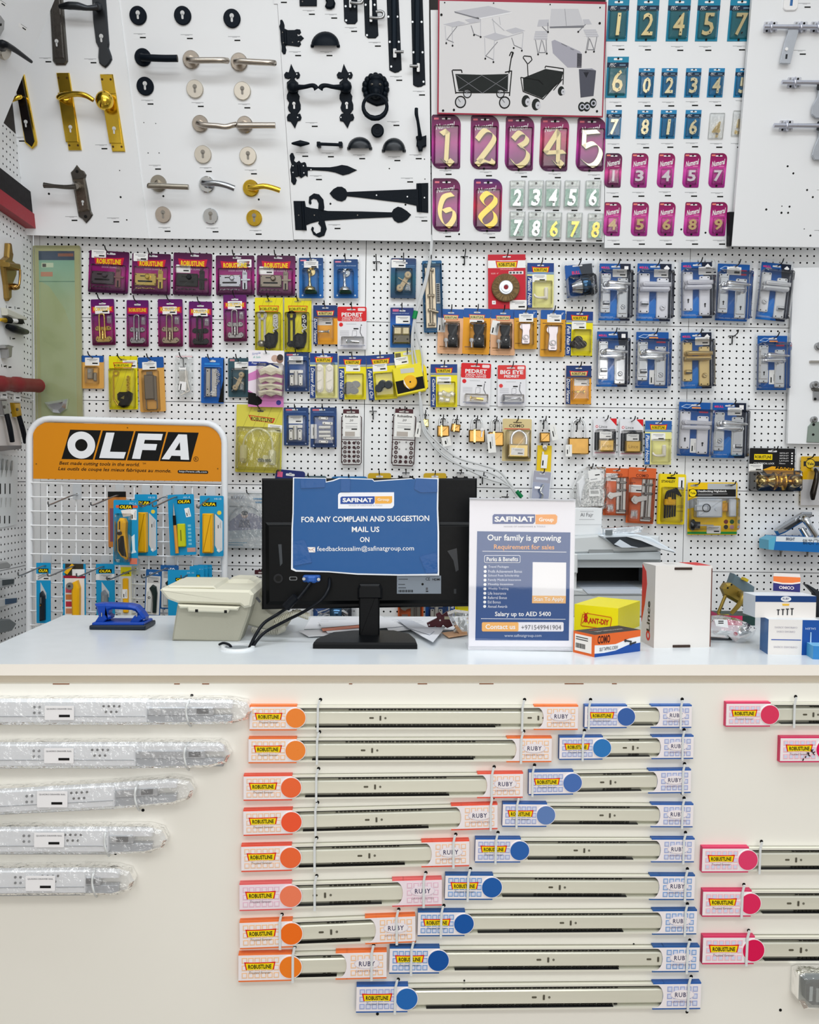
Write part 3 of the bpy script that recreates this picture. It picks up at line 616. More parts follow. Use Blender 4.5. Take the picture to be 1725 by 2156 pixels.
m = t.part('pin'); m.tube([(637, 425, .005), (640, 484, .005)], 3, IRON, 8); screws(t, [(629, 453), (662, 453), (753, 453)], .004, 1.3, GUN); t.done()
# --- bolts on the last board
SBO = .035
def slide_bolt(label, x0, y, seats, arm=None):
    t = hw('sliding_bolt', label, 'bolt', (x0, y-12, 1725, y+14), 'chrome sliding bolts', None, SBO); mt = M('c9ccd8', .3, .8)
    m = t.part('bar'); m.tube([(x0, y, .02), (1765, y+1, .02)], 4.3, mt, 12)
    for x in seats:
        q = t.part('bracket'); q.rect(x-13, y-11, x+13, y+13, 0, .003, M('d8dae0', .35, .5), 2, .0008); q.bez([(x+2, y-9, .003), (x+2, y-7, .024), (x+2, y+1, .03), (x+2, y+8, .024), (x+2, y+11, .003)], 2.6, mt, 8)
        for a, b in ((-8, -7), (8, -7), (-8, 9), (8, 9)): t.part('screw').circ(x+a, y+b, 2.3, .003, .0038, INK if (a*b < 0) else STEEL, 8)
    if arm:
        q = t.part('hasp_arm'); q.poly(arm, .014, .019, M('c4cad2', .35, .7), .001)
        cx = sum(p[0] for p in arm[2:-1])/len(arm[2:-1]); q.circ(1657, 103, 3.2, .019, .022, WHITE, 10) if arm[0][0] < 1700 else None
        q.rect(1655, 114, 1658, 124, .0185, .0195, DKSTEEL) if arm[0][0] < 1700 else q.rect(1722, arm[-1][1]-35, 1740, arm[-1][1]-15, .0185, .0195, DKSTEEL, 3)
    t.done()
slide_bolt('topmost chrome sliding bolt with a hanging hasp arm', 1609, 56, (1623, 1686, 1722), [(1661, 51), (1684, 51), (1682, 68), (1674, 95), (1665, 134), (1643, 133), (1647, 115), (1654, 85), (1660, 68)])
slide_bolt('second chrome sliding bolt down, its arm cut by the picture edge', 1647, 173, (1673,), [(1728, 172), (1760, 172), (1760, 248), (1720, 248), (1710, 240), (1712, 222), (1722, 205)])
slide_bolt('lowest chrome sliding bolt on the last board', 1630, 264, (1656,), [(1728, 263), (1760, 263), (1760, 338), (1716, 336), (1711, 326), (1716, 308), (1724, 290)])
t = hw('hasp', 'white rounded hasp end poking in at the top edge', 'hasp', (1656, -20, 1680, 22), None, None, SBO); m = t.part('plate'); m.rect(1656, -40, 1680, 22, 0, .006, WHITE, 8, .002); m = t.part('slot'); m.rect(1666, -10, 1669, 12, .0058, .0066, M('3c6ea8')); t.done()
# --- poster on top of the numeral board
ps = It('poster', 'red-edged poster of folding picnic tables and black carts', 'poster', (921, 0, 1276, 246), BOARD, .02, 0, None, 'p')
m = ps.part('sheet'); C4 = lambda x, y: (890+x/4.207, y/4.207)
PF = [(923, -6), (1278, 4), (1270, 247), (921, 240)]
m.poly(PF, -.006, 0, M('a02840', .4)); m.poly([(926, 1.5), (1275, 9), (1267.5, 244), (924, 237)], 0, .0004, M('d8d7d8', .35))
def pl(pts, w, mat, d=.0012): m.stroke([C4(*p) for p in pts], w, .0004, d, mat)
def pg(pts, mat, d=.0008): m.poly([C4(*p) for p in pts], .0003, d, mat)
m = ps.part('picture_print')
GL = M('bcbcc2', .4); GD = M('77787e', .4); CB = M('0a1312', .5); LT = M('e4e4e6', .4)
for x, y, r in ((196, 22, 1.3), (630, 27, 1.3), (1131, 39, 1.3), (1573, 66, 1.5), (167, 130, 2.4), (1570, 205, 2.4), (182, 979, 2.4), (278, 973, 2.4), (1546, 985, 2.4)):
    c = C4(x, y); m.circ(c[0], c[1], r, 0, .002, INK, 10)
pg([(280, 100), (585, 52), (790, 105), (500, 160)], GL); pg([(280, 100), (500, 160), (500, 172), (285, 112)], GD); pg([(500, 160), (790, 105), (790, 116), (500, 172)], LT)
pg([(185, 215), (320, 185), (385, 205), (265, 238)], GL); pg([(535, 325), (640, 290), (770, 325), (640, 358)], GL); pg([(735, 268), (825, 243), (912, 272), (800, 300)], GL); pg([(375, 175), (490, 150), (520, 180), (420, 205)], GL)
for l in ([(200, 230), (210, 382)], [(262, 240), (266, 404)], [(305, 235), (215, 350), (275, 375)], [(515, 165), (515, 325)], [(430, 225), (455, 300), (515, 325)], [(550, 335), (556, 520)], [(637, 358), (628, 548)], [(665, 370), (560, 495), (630, 530)], [(893, 285), (880, 445)], [(790, 335), (812, 400), (880, 430)], [(620, 160), (645, 290)], [(680, 150), (690, 220)], [(265, 238), (510, 190)], [(640, 358), (890, 285)], [(615, 170), (725, 270)]): pl(l, 1.2, GL if len(l) == 2 else GD)
for x, y in ((210, 382), (266, 404), (456, 310), (515, 327), (556, 519), (628, 549), (808, 425), (880, 448)): c = C4(x, y); m.circ(c[0], c[1], 1.9, .0004, .0016, INK, 8)
pg([(1140, 78), (1380, 78), (1430, 225), (1125, 235)], M('c6c6ca', .4)); pg([(1125, 235), (1430, 225), (1428, 245), (1128, 250)], GD); pl([(1260, 78), (1275, 232)], .6, GD)
pg([(1030, 175), (1120, 172), (1120, 230), (1015, 235)], GL); pg([(1420, 172), (1475, 170), (1500, 215), (1430, 215)], GL); pg([(1000, 275), (1110, 275), (1105, 352), (985, 352)], GL); pg([(1425, 262), (1535, 260), (1562, 325), (1455, 330)], GL)
for l in ([(1000, 352), (1024, 480)], [(1095, 352), (1100, 475)], [(1055, 352), (1030, 465), (1090, 465), (1062, 360)], [(1470, 330), (1447, 462)], [(1545, 325), (1520, 458)], [(1478, 340), (1460, 440), (1520, 440), (1480, 340)], [(1060, 235), (1110, 285)], [(1110, 200), (1112, 285)], [(1445, 215), (1380, 280)]): pl(l, 1.3, GD)
for y in (290, 310, 330): pl([(992, y+5), (1108, y+5)], .5, LT); pl([(1432, y-12), (1550, y-12)], .5, LT)
for x, y in ((1024, 481), (1101, 474), (1447, 461), (1519, 457), (1112, 283), (1380, 281)): c = C4(x, y); m.circ(c[0], c[1], 1.9, .0004, .0016, INK, 8)
pg([(1143, 365), (1170, 352), (1395, 455), (1412, 478), (1408, 598), (1285, 598), (1155, 470)], M('a3a2ad', .4)); pg([(1370, 470), (1412, 478), (1408, 600), (1368, 600)], M('4c4c54')); pl([(1230, 385), (1280, 410)], 1.4, GD); pl([(1310, 430), (1340, 440)], 1.4, GD)
pg([(290, 655), (520, 662), (760, 655), (755, 810), (540, 820), (320, 810)], CB); pg([(890, 690), (1090, 610), (1250, 635), (1225, 720), (1060, 870), (895, 805)], CB)
for l in ([(262, 622), (295, 830)], [(265, 620), (345, 620), (350, 645)], [(790, 625), (770, 850)], [(730, 640), (785, 628)], [(290, 820), (770, 820)], [(765, 650), (785, 520), (800, 460)], [(770, 495), (785, 460), (805, 465), (790, 510)]): pl(l, 2.2, INK)
for l in ([(300, 665), (530, 825)], [(760, 665), (530, 825)], [(310, 800), (525, 668), (750, 800)]): pl(l, .9, GD, .0016)
for l in ([(870, 685), (890, 810)], [(870, 685), (1030, 710), (1070, 750)], [(1085, 605), (1090, 585), (1250, 608), (1245, 750)], [(890, 810), (1070, 880)], [(1065, 880), (1190, 740)], [(935, 680), (930, 565), (890, 510), (900, 495), (960, 500), (970, 530), (935, 565)], [(1160, 800), (1240, 700)]): pl(l, 1.8, INK)
for x, y, r in ((336, 903, 12), (727, 908, 12), (397, 828, 9), (690, 828, 9)):
    c = C4(x, y); m.ring(c[0], c[1], r*.8, r, .0004, .0014, INK); m.circ(c[0], c[1], r*.8, .0003, .0008, M('c8c9cc'), 18); m.stroke([C4(x, y), C4(x-22, y-30)], 1.4, .0004, .0016, GD)
for x, y, a in ((915, 895, 9), (1005, 925, 9), (1228, 805, 7)):
    c = C4(x, y); m.circ(c[0], c[1], a, .0004, .0012, CB, 16, 0, 1.3); c = C4(x+18, y+8); m.circ(c[0], c[1], a*.62, .0004, .0016, M('c9cad0'), 14, 0, 1.3); m.circ(c[0], c[1], a*.2, .0004, .0018, GD, 8)
pg([(1385, 612), (1538, 625), (1515, 850), (1400, 865)], M('4a4c58')); pg([(1385, 612), (1500, 606), (1538, 625), (1440, 640)], M('8a8c98')); pg([(1425, 640), (1475, 640), (1450, 690)], M('2a2c34'))
for x, y in ((1410, 945), (1455, 945), (1510, 915)): c = C4(x, y); m.circ(c[0], c[1], 7.5, .0004, .0012, CB, 16, 0, 1.25); c = C4(x+5, y); m.ring(c[0], c[1], 3, 5.5, .0004, .0016, M('b9bac4'))
ps.done()
# --- numeral packs
def slot(m, u, v, w=.3, h=.02, d=.0012): m.rect(u-w/2, v-h, u+w/2, v+h, d-.0004, d, WHITE, .03); m.circ(u, v-h*.6, .045, d-.0002, d+.002, INK, 10)
GOTH = {1: [[(.33, .36), (.55, .30), (.5, .87)], [(.38, .84), (.55, .93), (.72, .84)]], 2: [[(.22, .45), (.5, .28), (.8, .36), (.78, .5), (.28, .86)], [(.22, .92), (.45, .84), (.75, .89), (.82, .83)]], 3: [[(.26, .42), (.5, .3), (.74, .38), (.7, .48), (.48, .55)], [(.5, .54), (.78, .66), (.74, .82), (.45, .92), (.22, .80)]], 4: [[(.62, .25), (.16, .66), (.86, .64)], [(.62, .25), (.64, .86)], [(.5, .82), (.66, .92), (.8, .82)]], 5: [[(.24, .28), (.72, .26)], [(.24, .26), (.24, .55)], [(.24, .55), (.6, .48), (.84, .62), (.74, .82), (.5, .9), (.22, .8)]], 6: [[(.72, .3), (.4, .36), (.26, .6), (.34, .8), (.55, .9), (.78, .74), (.72, .58), (.4, .62)]], 8: [[(.75, .34), (.5, .27), (.28, .38), (.4, .5), (.72, .64), (.76, .8), (.5, .9), (.28, .8), (.28, .7), (.72, .46), (.75, .34)]]}
PUR = GR(((0, '4c1240'), (.3, 'a2208e'), (.5, 'c8329f'), (.7, '8e1c6c'), (1, '4a1038'))); PUR2 = GR(((0, '9c2060'), (.35, 'd0409a'), (.55, 'b8288c'), (1, '6e1848'))); PUR3 = GR(((0, '3c1650'), (.2, '7a1c5c'), (.5, 'd8204a'), (.75, '8c1c60'), (1, '3a1464'))); PUR4 = GR(((0, '4a2050'), (.25, '802050'), (.6, 'd84a78'), (.8, 'a03068'), (1, '6a2050')))
def leafcard(m, mat, r=.32):
    """card with two big round corners, top right and bottom left"""
    H = m.it.asp; p = [(0, .03), (.04, 0)]
    p += [(1-r+r*math.sin(rad(a)), (r-r*math.cos(rad(a)))/H) for a in range(0, 91, 15)]
    p += [(1, .97), (.96, 1)] + [(r-r*math.sin(rad(a)), 1-(r-r*math.cos(rad(a)))/H) for a in range(0, 91, 15)]
    m.poly(p, 0, .001, mat)
def smooth(p, k=6):
    if len(p) < 4: return p
    V = [Vector(a) for a in p]; o = []
    for i in range(len(V)-1):
        a, b, c, e = V[max(i-1, 0)], V[i], V[i+1], V[min(i+2, len(V)-1)]
        for j in range(k): t = j/k; o.append(tuple(.5*(2*b+(c-a)*t+(2*a-5*b+4*c-e)*t*t+(3*b-a-3*c+e)*t**3)))
    return o+[p[-1]]
def numeral_big(box, n, mat, metal, label):
    t = It('numeral_pack', label, 'house numeral pack', box, BOARD, .0005, 0, 'large purple numeral packs'); H = t.asp
    m = t.part('backing_card'); leafcard(m, mat); slot(m, .5, .075, .3, .012); m.rect(.08, .055, .24, .09, .001, .0014, M('e8788a')); m.text('Numeral', .47, .2, .62, .17, WHITE, .0015, -8, .015, .25)
    m.rect(.3, .955, .75, .962, .001, .0014, M('d8a0c8')); m.circ(.5, .985, .04, .001, .003, INK, 8)
    q = t.part('numeral')
    for st in GOTH[n]: st = smooth(st); q.nib(st, (.145, .07), .0121, .0121, metal); q.nib([(a+.012, b+.008) for a, b in st], (.165, .08), .0015, .011, M('4a3a28', .4, .6))
    b = t.part('blister'); b.rect(.08, .2, .94, .93, .001, .016, CLEAR, .05, .005); t.done()
numeral_big((909, 242, 970, 356), 1, PUR, PALEGOLD, 'purple pack with a gold 1, first of the large top row')
numeral_big((991, 244, 1050, 357), 2, PUR, PALEGOLD, 'purple pack with a large gold blackletter 2'); numeral_big((1064, 246, 1124, 360), 3, PUR, PALEGOLD, 'purple pack with a large gold blackletter 3'); numeral_big((1137, 248, 1197, 361), 4, PUR4, PALEGOLD, 'pinkish purple pack with a large gold blackletter 4'); numeral_big((1214, 249, 1274, 361), 5, PUR, M('efe6c8', .25, .8), 'purple pack with a large pale gold blackletter 5'); numeral_big((911, 376, 969, 488), 6, PUR, M('d9bd78', .35, .85), 'purple pack with a large gold blackletter 6'); numeral_big((997, 377, 1057, 488), 8, PUR3, M('d8ae3c', .3, .85), 'violet and crimson pack with a large gold blackletter 8')
def numeral_bag(box, n, metal, label):
    t = It('numeral_pack', label, 'house numeral pack', box, BOARD, .0005, 0, 'house numerals in clear bags'); m = t.part('backing_card'); m.rect(.06, .3, .94, .95, 0, .001, M('9fd6c0', .5, 0, .05, 0, 40, (1, 1, 1), .15)); m.rect(0, 0, 1, .2, 0, .0012, M('eef1ee', .4), .05); m.circ(.5, .09, .08, .001, .003, INK, 10)
    q = t.part('numeral'); q.text(str(n), .52, .63, .55, .62*t.asp, metal, .009, 0, .03, .1, 1, .007); q.circ(.58, .8, .07, .002, .01, INK, 8)
    t.part('bag').rect(-.04, -.02, 1.04, 1.0, .0012, .011, BAG, .06, .003); t.done()
for i, n in enumerate((2, 3, 4, 5, 6)): x = (1074, 1113, 1149, 1189, 1233)[i]; numeral_bag((x, 381, x+30, 437), n, CHROME, 'clear bag with a silver %d in the upper bag row' % n)
for i, (n, mt) in enumerate(((7, CHROME), (8, CHROME), (6, GOLD), (7, GOLD), (8, GOLD))): x = (1074, 1113, 1151, 1194, 1238)[i]; numeral_bag((x, 446+i, x+30, 500+i), n, mt, 'clear bag with a %s %d in the lower bag row' % ('silver' if mt is CHROME else 'gold', n))
def numeral_blue(box, n, label, big):
    t = It('numeral_pack', label, 'house numeral pack', box, BOARD, .0045, 0, 'blue house numeral packs'); m = t.part('backing_card'); m.rect(0, 0, 1, 1, 0, .001, M('1f86a8' if big else '2b86b8', .35)); m.rect(.12, .2, .88, .95, .001, .0013, M('0c6470' if big else '0f6a9c', .35)); m.rect(0, .14, 1, .26, .001, .0015, M('122a44')); m.text('PEC', .27, .2, .26, .085*t.asp, WHITE, .0018, 0, 0, .3); m.rect(.58, .185, .86, .195, .0015, .0018, M('8fb4cc')); m.rect(.58, .21, .86, .22, .0015, .0018, M('8fb4cc')); slot(m, .5, .06, .4, .025); m.circ(.5, .965, .05, .001, .003, INK, 8)
    q = t.part('numeral'); q.text(str(n), .52, .6, .5 if n != 1 else None, .54*t.asp, M('c9b98a', .3, .9) if big else M('e6dcb6', .25, .85), .009, 0, .025 if not big else .012, .06, 1, .007); q.circ(.55, .4, .03, .002, .0096, INK, 8); q.circ(.6, .8, .03, .002, .0096, INK, 8)
    t.part('blister').rect(.08, .25, .92, .93, .0013, .012, CLEAR, .03, .004); t.done()
for x0, x1, n in ((1279, 1323, 1), (1340, 1386, 2), (1405, 1452, 4), (1467, 1514, 5), (1535, 1583, 7)): numeral_blue((x0, 0, x1, 87), n, 'tall teal pack with a brass %d in the top row' % n, 1)
numeral_blue((1277, 120, 1322, 206), 6, 'tall teal pack with a brass 6, alone at the start of the second row', 1)
for x0, x1, n in ((1344, 1377, 0), (1392, 1425, 2), (1443, 1475, 3), (1491, 1524, 4), (1547, 1579, 5)): numeral_blue((x0, 144, x1, 205), n, 'small blue pack with a brass %d beside the teal 6' % n, 0)
for x0, x1, n in ((1276, 1308, 7), (1341, 1373, 8), (1390, 1423, 1), (1442, 1475, 6)): numeral_blue((x0, 232, x1, 292), n, 'small blue pack with a brass %d in the third row' % n, 0)
numeral_bag((1493, 240, 1522, 293), 4, GOLD, 'clear bag with a gold 4 beside the blue packs'); numeral_bag((1542, 235, 1570, 287), 5, GOLD, 'clear bag with a gold 5 half behind the bolt board')
def numeral_small(box, n, mat, col, label):
    t = It('numeral_pack', label, 'house numeral pack', box, BOARD, .0045, 0, 'small purple numeral packs'); m = t.part('backing_card'); leafcard(m, mat); slot(m, .5, .08, .4, .018); m.rect(.06, .04, .28, .085, .001, .0014, M('f08878')); m.text('Numeral', .5, .28, .76, .3, WHITE, .0016, -12, .02, .25); m.rect(.55, .37, .85, .39, .001, .0014, M('e8a0c0')); m.circ(.5, .95, .06, .001, .003, INK, 8)
    q = t.part('numeral'); q.text(str(n), .5, .66, .48 if n != 1 else None, .62, col, .009, 0, .03, .0, 1, .007); t.part('blister').rect(.2, .45, .84, .9, .001, .011, CLEAR, .04, .004); t.done()
MAG = GR(((0, '8c1c74'), (.3, 'c03a9c'), (.5, 'd850ac'), (.7, 'a81c70'), (1, '7c1848'))); MAG2 = GR(((0, '40203c'), (.2, '90206c'), (.45, 'e0489c'), (.6, '901c60'), (1, '3c2038')))
for i, n in enumerate((1, 3, 4, 5, 7)): x = (1274, 1329, 1385, 1439, 1494)[i]; numeral_small((x, 323, x+35, 395), n, MAG2 if i == 0 else MAG, M('f4f0f6', .3), 'small magenta pack with a white %d' % n)
for i, n in enumerate((4, 5, 6, 8, 9)): x = (1272, 1330, 1386, 1441, 1495)[i]; numeral_small((x, 426, x+35, 497), n, MAG, M('e8cf98', .35), 'small magenta pack with a cream %d in the bottom row' % n)
# ------------------------------------------------------------------ packs hanging on the pegboard
HK = M('2b2d30', .35, .8)
_hook = None
def hook(p, label, cross=False):
    """steel peg hook; p = pixel where the rod leaves the wall"""
    global _hook
    M4, _, _ = WALL.frame(p[0], p[1], 0, 0)
    if _hook is None:
        t = It('peg_hook', label, 'peg hook', mode='m', mat=M4, group='steel peg hooks on the pegboard'); m = t.part('rod')
        m.tube([(-.0125, 0, .002), (-.0125, 0, .006), (.0125, 0, .006), (.0125, 0, .002)], .0016, HK, 6)
        m.bez([(0, -.03, .003), (0, -.02, .006), (0, -.004, .007), (0, -.003, .02), (0, .001, .05), (0, .012, .062)], .0021, HK, 6, 4)
        _hook = t.done(True)
    else: copy_tree(_hook, M4, label)
NP = [0]
def pack(fn, box, tilt, short, where, cat='hardware pack', group=None, hk=(.5, .035), d=None, name='hardware_pack', **kw):
    NP[0] += 1
    if d is None: d = .012+.0012*(NP[0] % 3)
    t = It(name, (short+' '+where).strip(), cat, box, WALL, d, tilt, group); t.N = 0
    fn(t, **kw)
    t.done()
    if hk:
        c = t.map(*hk); w = t.M @ Vector((c[0], 0, c[1])); w = w - WALL.N*(w-WALL.O).dot(WALL.N)
        q = w-CAM; k = F/q.dot(_f); hook((CX+q.dot(_r)*k, CY-q.dot(_u)*k), 'steel peg hook holding the '+short)
def sticker(t, u, v, ang=0, w=.052, d=.0016, h=.55):
    m = t.part('price_sticker'); k = 1/t.k; a = rad(ang)
    def off(x, y): return u+(x*math.cos(a)-y*math.sin(a)), v+(x*math.sin(a)+y*math.cos(a))/t.asp
    W = w*k; H = W*h
    m.rot(u, v, W, H, d-.0006, d, M('f2f2f0', .5), ang, W*.04)
    for x, y, a0, b0, mt in ((0, -.28, .74, .07, GRY), (.05, -.12, .5, .05, GRY), (.2, .22, .38, .16, INK)):
        p = off(x*W, y*H); m.rot(p[0], p[1], a0*W, b0*H, d, d+.0003, mt, ang)
def card(t, mat, u0=0, v0=0, u1=1, v1=1, r=.04, th=.0012, name='backing_card'):
    m = t.part(name); m.rect(u0, v0, u1, v1, -.0005, th, mat, r); return m
def hole(m, u=.5, v=.06, w=.22, h=.018, d=.0016, mat=None):
    m.rect(u-w/2, v-h, u+w/2, v+h, d-.0003, d, mat or M('dfe0e2'), .03); m.rect(u-w/6, v-h*1.7, u+w/6, v, d-.0003, d, mat or M('dfe0e2'), .03)
def logo(m, u, v, w, h, d=.0016, st=0):
    """red flared badge with the maker's name; st 0 yellow field, 1 purple pack (yellow letters on red), 2 pale"""
    k = m.it.asp; hh = h/2
    m.poly([(u-w/2, v-hh), (u-w*.25, v-hh*.8), (u+w*.25, v-hh*.8), (u+w/2, v-hh), (u+w*.44, v+hh), (u+w*.2, v+hh*.85), (u-w*.2, v+hh*.85), (u-w*.44, v+hh)], d-.0003, d, RED if st != 1 else M('c8143c'))
    if st == 1: m.text('ROBUSTLINE', u, v+h*.05, w*.8, h*.62*k, M('f6d800', .4), d+.0004, 0, .03, 0, 1.05)
    else:
        m.poly([(u-w*.44, v-hh*.62), (u-w*.2, v-hh*.52), (u+w*.2, v-hh*.52), (u+w*.44, v-hh*.62), (u+w*.4, v+hh*.86), (u-w*.4, v+hh*.86)], d, d+.0003, M('f8d70c', .4) if st == 0 else M('e9d98a'))
        m.text('ROBUSTLINE', u, v+h*.08, w*.72, h*.5*k, INK, d+.0006, 0, .03, 0, 1.05)
PGR = GR(((0, '2c0a2e'), (.25, '7d1060'), (.45, 'a8187c'), (.7, '70155c'), (1, '3d0a33'))); PGR2 = GR(((0, '4a0c30'), (.3, 'a01470'), (.6, '7a1470'), (1, '5a1060')))
def guard(t, metal, st=(.2, .1), bl=None):
    m = card(t, PGR, r=.035); hole(m, .55, .065); logo(m, .5, .24, .76, .2, .0016, 1); m.text('DOOR GUARD', .52, .385, .38, .04, M('d8b8d0'), .0016)
    q = t.part('door_guard'); bm = bl or metal
    q.rect(.1, .5, .66, .8, .002, .012, metal, .02, .002); q.rect(.18, .68, .56, .72, .0118, .0124, INK, .02); q.rect(.24, .56, .4, .585, .0118, .0124, INK, .01); q.circ(.44, .59, .07, .011, .022, metal, 14, .003)
    for a, b in ((.13, .54), (.63, .54), (.13, .76), (.63, .76)): q.circ(a, b, .014, .0118, .0126, INK, 8)
    b = t.part('keeper'); b.rect(.69, .42, .82, .86, .002, .008, bm, .02, .001); b.poly([(.7, .5), (.72, .36), (.75, .42), (.78, .36), (.8, .5)], .002, .008, bm); b.rect(.64, .6, .9, .64, .004, .01, bm, .02); b.rect(.735, .7, .775, .85, .0078, .0084, INK)
    s = t.part('screws', label='loose screws under the guard')
    for i in range(5): s.lathe((.13+.1*i, .86, .005), (.21+.1*i, .87-.02*(i % 2), .005), [(0, .022), (.2, .02), (.25, .012), (1, .006)], metal, 6)
    t.part('blister').rect(.06, .33, .94, .95, .001, .016, CLEAR, .03, .006)
    sticker(t, *st)
def barg(t, metal, st=(.5, .24), dark=None):
    m = card(t, PGR2, r=.05); hole(m, .5, .1, .3, .015); m.rect(.04, .16, .96, .29, .0012, .0015, M('c01444')); m.text('ROBUSTLINE', .5, .215, .78, .16, M('f2c800', .4), .0018, 0, .03)
    q = t.part('swing_bar'); q.bez([(.38, .86, .01), (.38, .6, .012), (.385, .38, .012), (.42, .345, .012), (.49, .335, .012), (.56, .345, .012), (.6, .38, .012), (.605, .6, .012), (.61, .86, .01)], .036, metal, 8, 4)
    q = t.part('keeper'); q.poly([(.16, .62), (.24, .58), (.34, .585), (.36, .6), (.64, .6), (.66, .585), (.76, .58), (.85, .62), (.84, .67), (.76, .69), (.6, .69), (.4, .69), (.24, .69), (.16, .67)], .002, .007, metal, .0015)
    q.lathe((.5, .66, .008), (.5, .9, .012), [(0, .02), (.3, .06), (.8, .07), (1, .03)], metal, 10)
    q = t.part('base'); q.poly([(.18, .84), (.24, .8), (.34, .82), (.4, .86), (.6, .86), (.66, .82), (.78, .8), (.86, .84), (.86, .89), (.76, .935), (.24, .935), (.17, .89)], .002, .008, metal, .0015)
    for a, b in ((.24, .63), (.76, .63), (.25, .875), (.78, .875)): q.circ(a, b, .022, .0068, .0088, INK, 8)
    b = t.part('screw_bag'); b.rect(.68, .37, .87, .54, .002, .009, BAG, .05, .002)
    for i in range(4): b.lathe((.71+.035*i, .4, .005), (.72+.035*i, .52, .005), [(0, .018), (.15, .016), (.2, .009), (1, .004)], STEEL, 5)
    t.part('blister').rect(.08, .33, .94, .96, .001, .016, CLEAR, .05, .005)
    if st: sticker(t, *st)
DBL = GR(((0, '0b5ea8'), (.4, '1272c0'), (.75, '0e4f8c'), (1, '123a70'))); TEAL = GR(((0, '1a3a5c'), (.5, '126078'), (.8, '1f4a78'), (1, '243a66'))); NAVY = M('15296b', .35); OR = M('eda320', .38); TAN = M('dca654', .42); PEACH = M('ecb78c', .42)
def stop(t, metal, st=None):
    t.part('blister').rect(-.06, -.06, 1.06, 1.06, -.002, .0008, RIM, .06, .001)
    m = card(t, DBL); m.rect(.06, .05, .3, .085, .0012, .0015, M('e0648c')); m.text('ROBUSTLINE', .18, .067, .2, .025, WHITE, .0018); hole(m, .58, .06, .3); m.text('FURNITURE FITTINGS', .52, .17, .8, .035, M('b8d0ec'), .0016, 0, .01, .2)
    q = t.part('door_stop'); q.circ(.52, .36, .16, .002, .006, metal, 20, .001); q.ell(.44, .37, .022, .1, .1, .012, metal)
    q.lathe((.45, .4, .02), (.47, .76, .02), [(0, .06), (.3, .045), (.7, .055), (1, .1)], metal, 12); q.lathe((.47, .74, .02), (.47, .84, .02), [(0, .1), (.3, .22), (1, .24)], metal, 18)
    b = t.part('base'); b.rect(.25, .83, .74, .9, .002, .026, M('1c5a48', .5), .04, .004)
    m.circ(.14, .93, .035, .0012, .0015, M('cfe0f0'), 10); m.circ(.88, .93, .035, .0012, .0015, M('cfe0f0'), 10)
    t.part('bubble').rect(.16, .28, .84, .93, .003, .034, CLEAR, .1, .012)
    if st: sticker(t, *st)
def roller(t, st=None, bg=None, bl=True):
    m = card(t, bg or TEAL, r=.05); m.rect(.08, .03, .32, .08, .0012, .0015, M('c88a90')); hole(m, .56, .12, .2); m.rect(.55, .175, .95, .185, .0012, .0015, M('6e9cc0')); m.rect(.6, .215, .95, .222, .0012, .0015, M('6e9cc0'))
    W = M('c9b692', .4); q = t.part('bracket'); q.stroke([(.68, .45), (.38, .77)], .17, .003, .008, W); q.stroke([(.3, .5), (.78, .68)], .03, .007, .011, W)
    for a, b in ((.68, .44), (.37, .765)): w = t.part('wheel'); w.circ(a, b, .135, .004, .02, W, 20, .003); w.circ(a, b, .035, .0195, .021, GUN, 10)
    t.part('screw_bag').poly([(.55, .82), (.66, .6), (.8, .62), (.78, .83)], .003, .012, BAG, .002)
    t.part('blister').rect(.18, .27, .86, .88, .001, .026, CLEAR, .05, .008); t.part('shell').rect(-.02, -.015, 1.02, 1.015, -.002, .0008, CLEAR, .05)
    if st: sticker(t, *st)
def longbolt(t):
    m = card(t, M('1a5f8e', .35), r=.06); hole(m, .45, .035, .5, .012, .0016, M('8ab4cc')); m.rect(.1, .05, .9, .07, .0012, .0015, M('7fb0d0'))
    mt = M('b8ac96', .3, .95); q = t.part('bolt_plate'); q.rect(.12, .1, .66, .94, .002, .006, mt, .03, .0015)
    q = t.part('bolt_bar'); q.tube([(.4, .12, .012), (.4, .9, .012)], .1, mt, 10)
    for v in (.15, .5, .7, .9): b = t.part('strap'); b.rect(.22, v-.02, .58, v+.02, .004, .022, mt, .02, .004)
    b = t.part('knob'); b.tube([(.4, .71, .02), (.76, .74, .024)], .07, mt, 8)
    s = t.part('screw_card'); s.rect(.68, .32, .88, .6, .002, .004, M('c0c4c4'))
    for i in range(9): s.rect(.7, .335+.028*i, .84, .347+.028*i, .004, .007, INK)
    t.part('blister').rect(.04, .06, .96, .99, .001, .028, CLEAR, .05, .006)
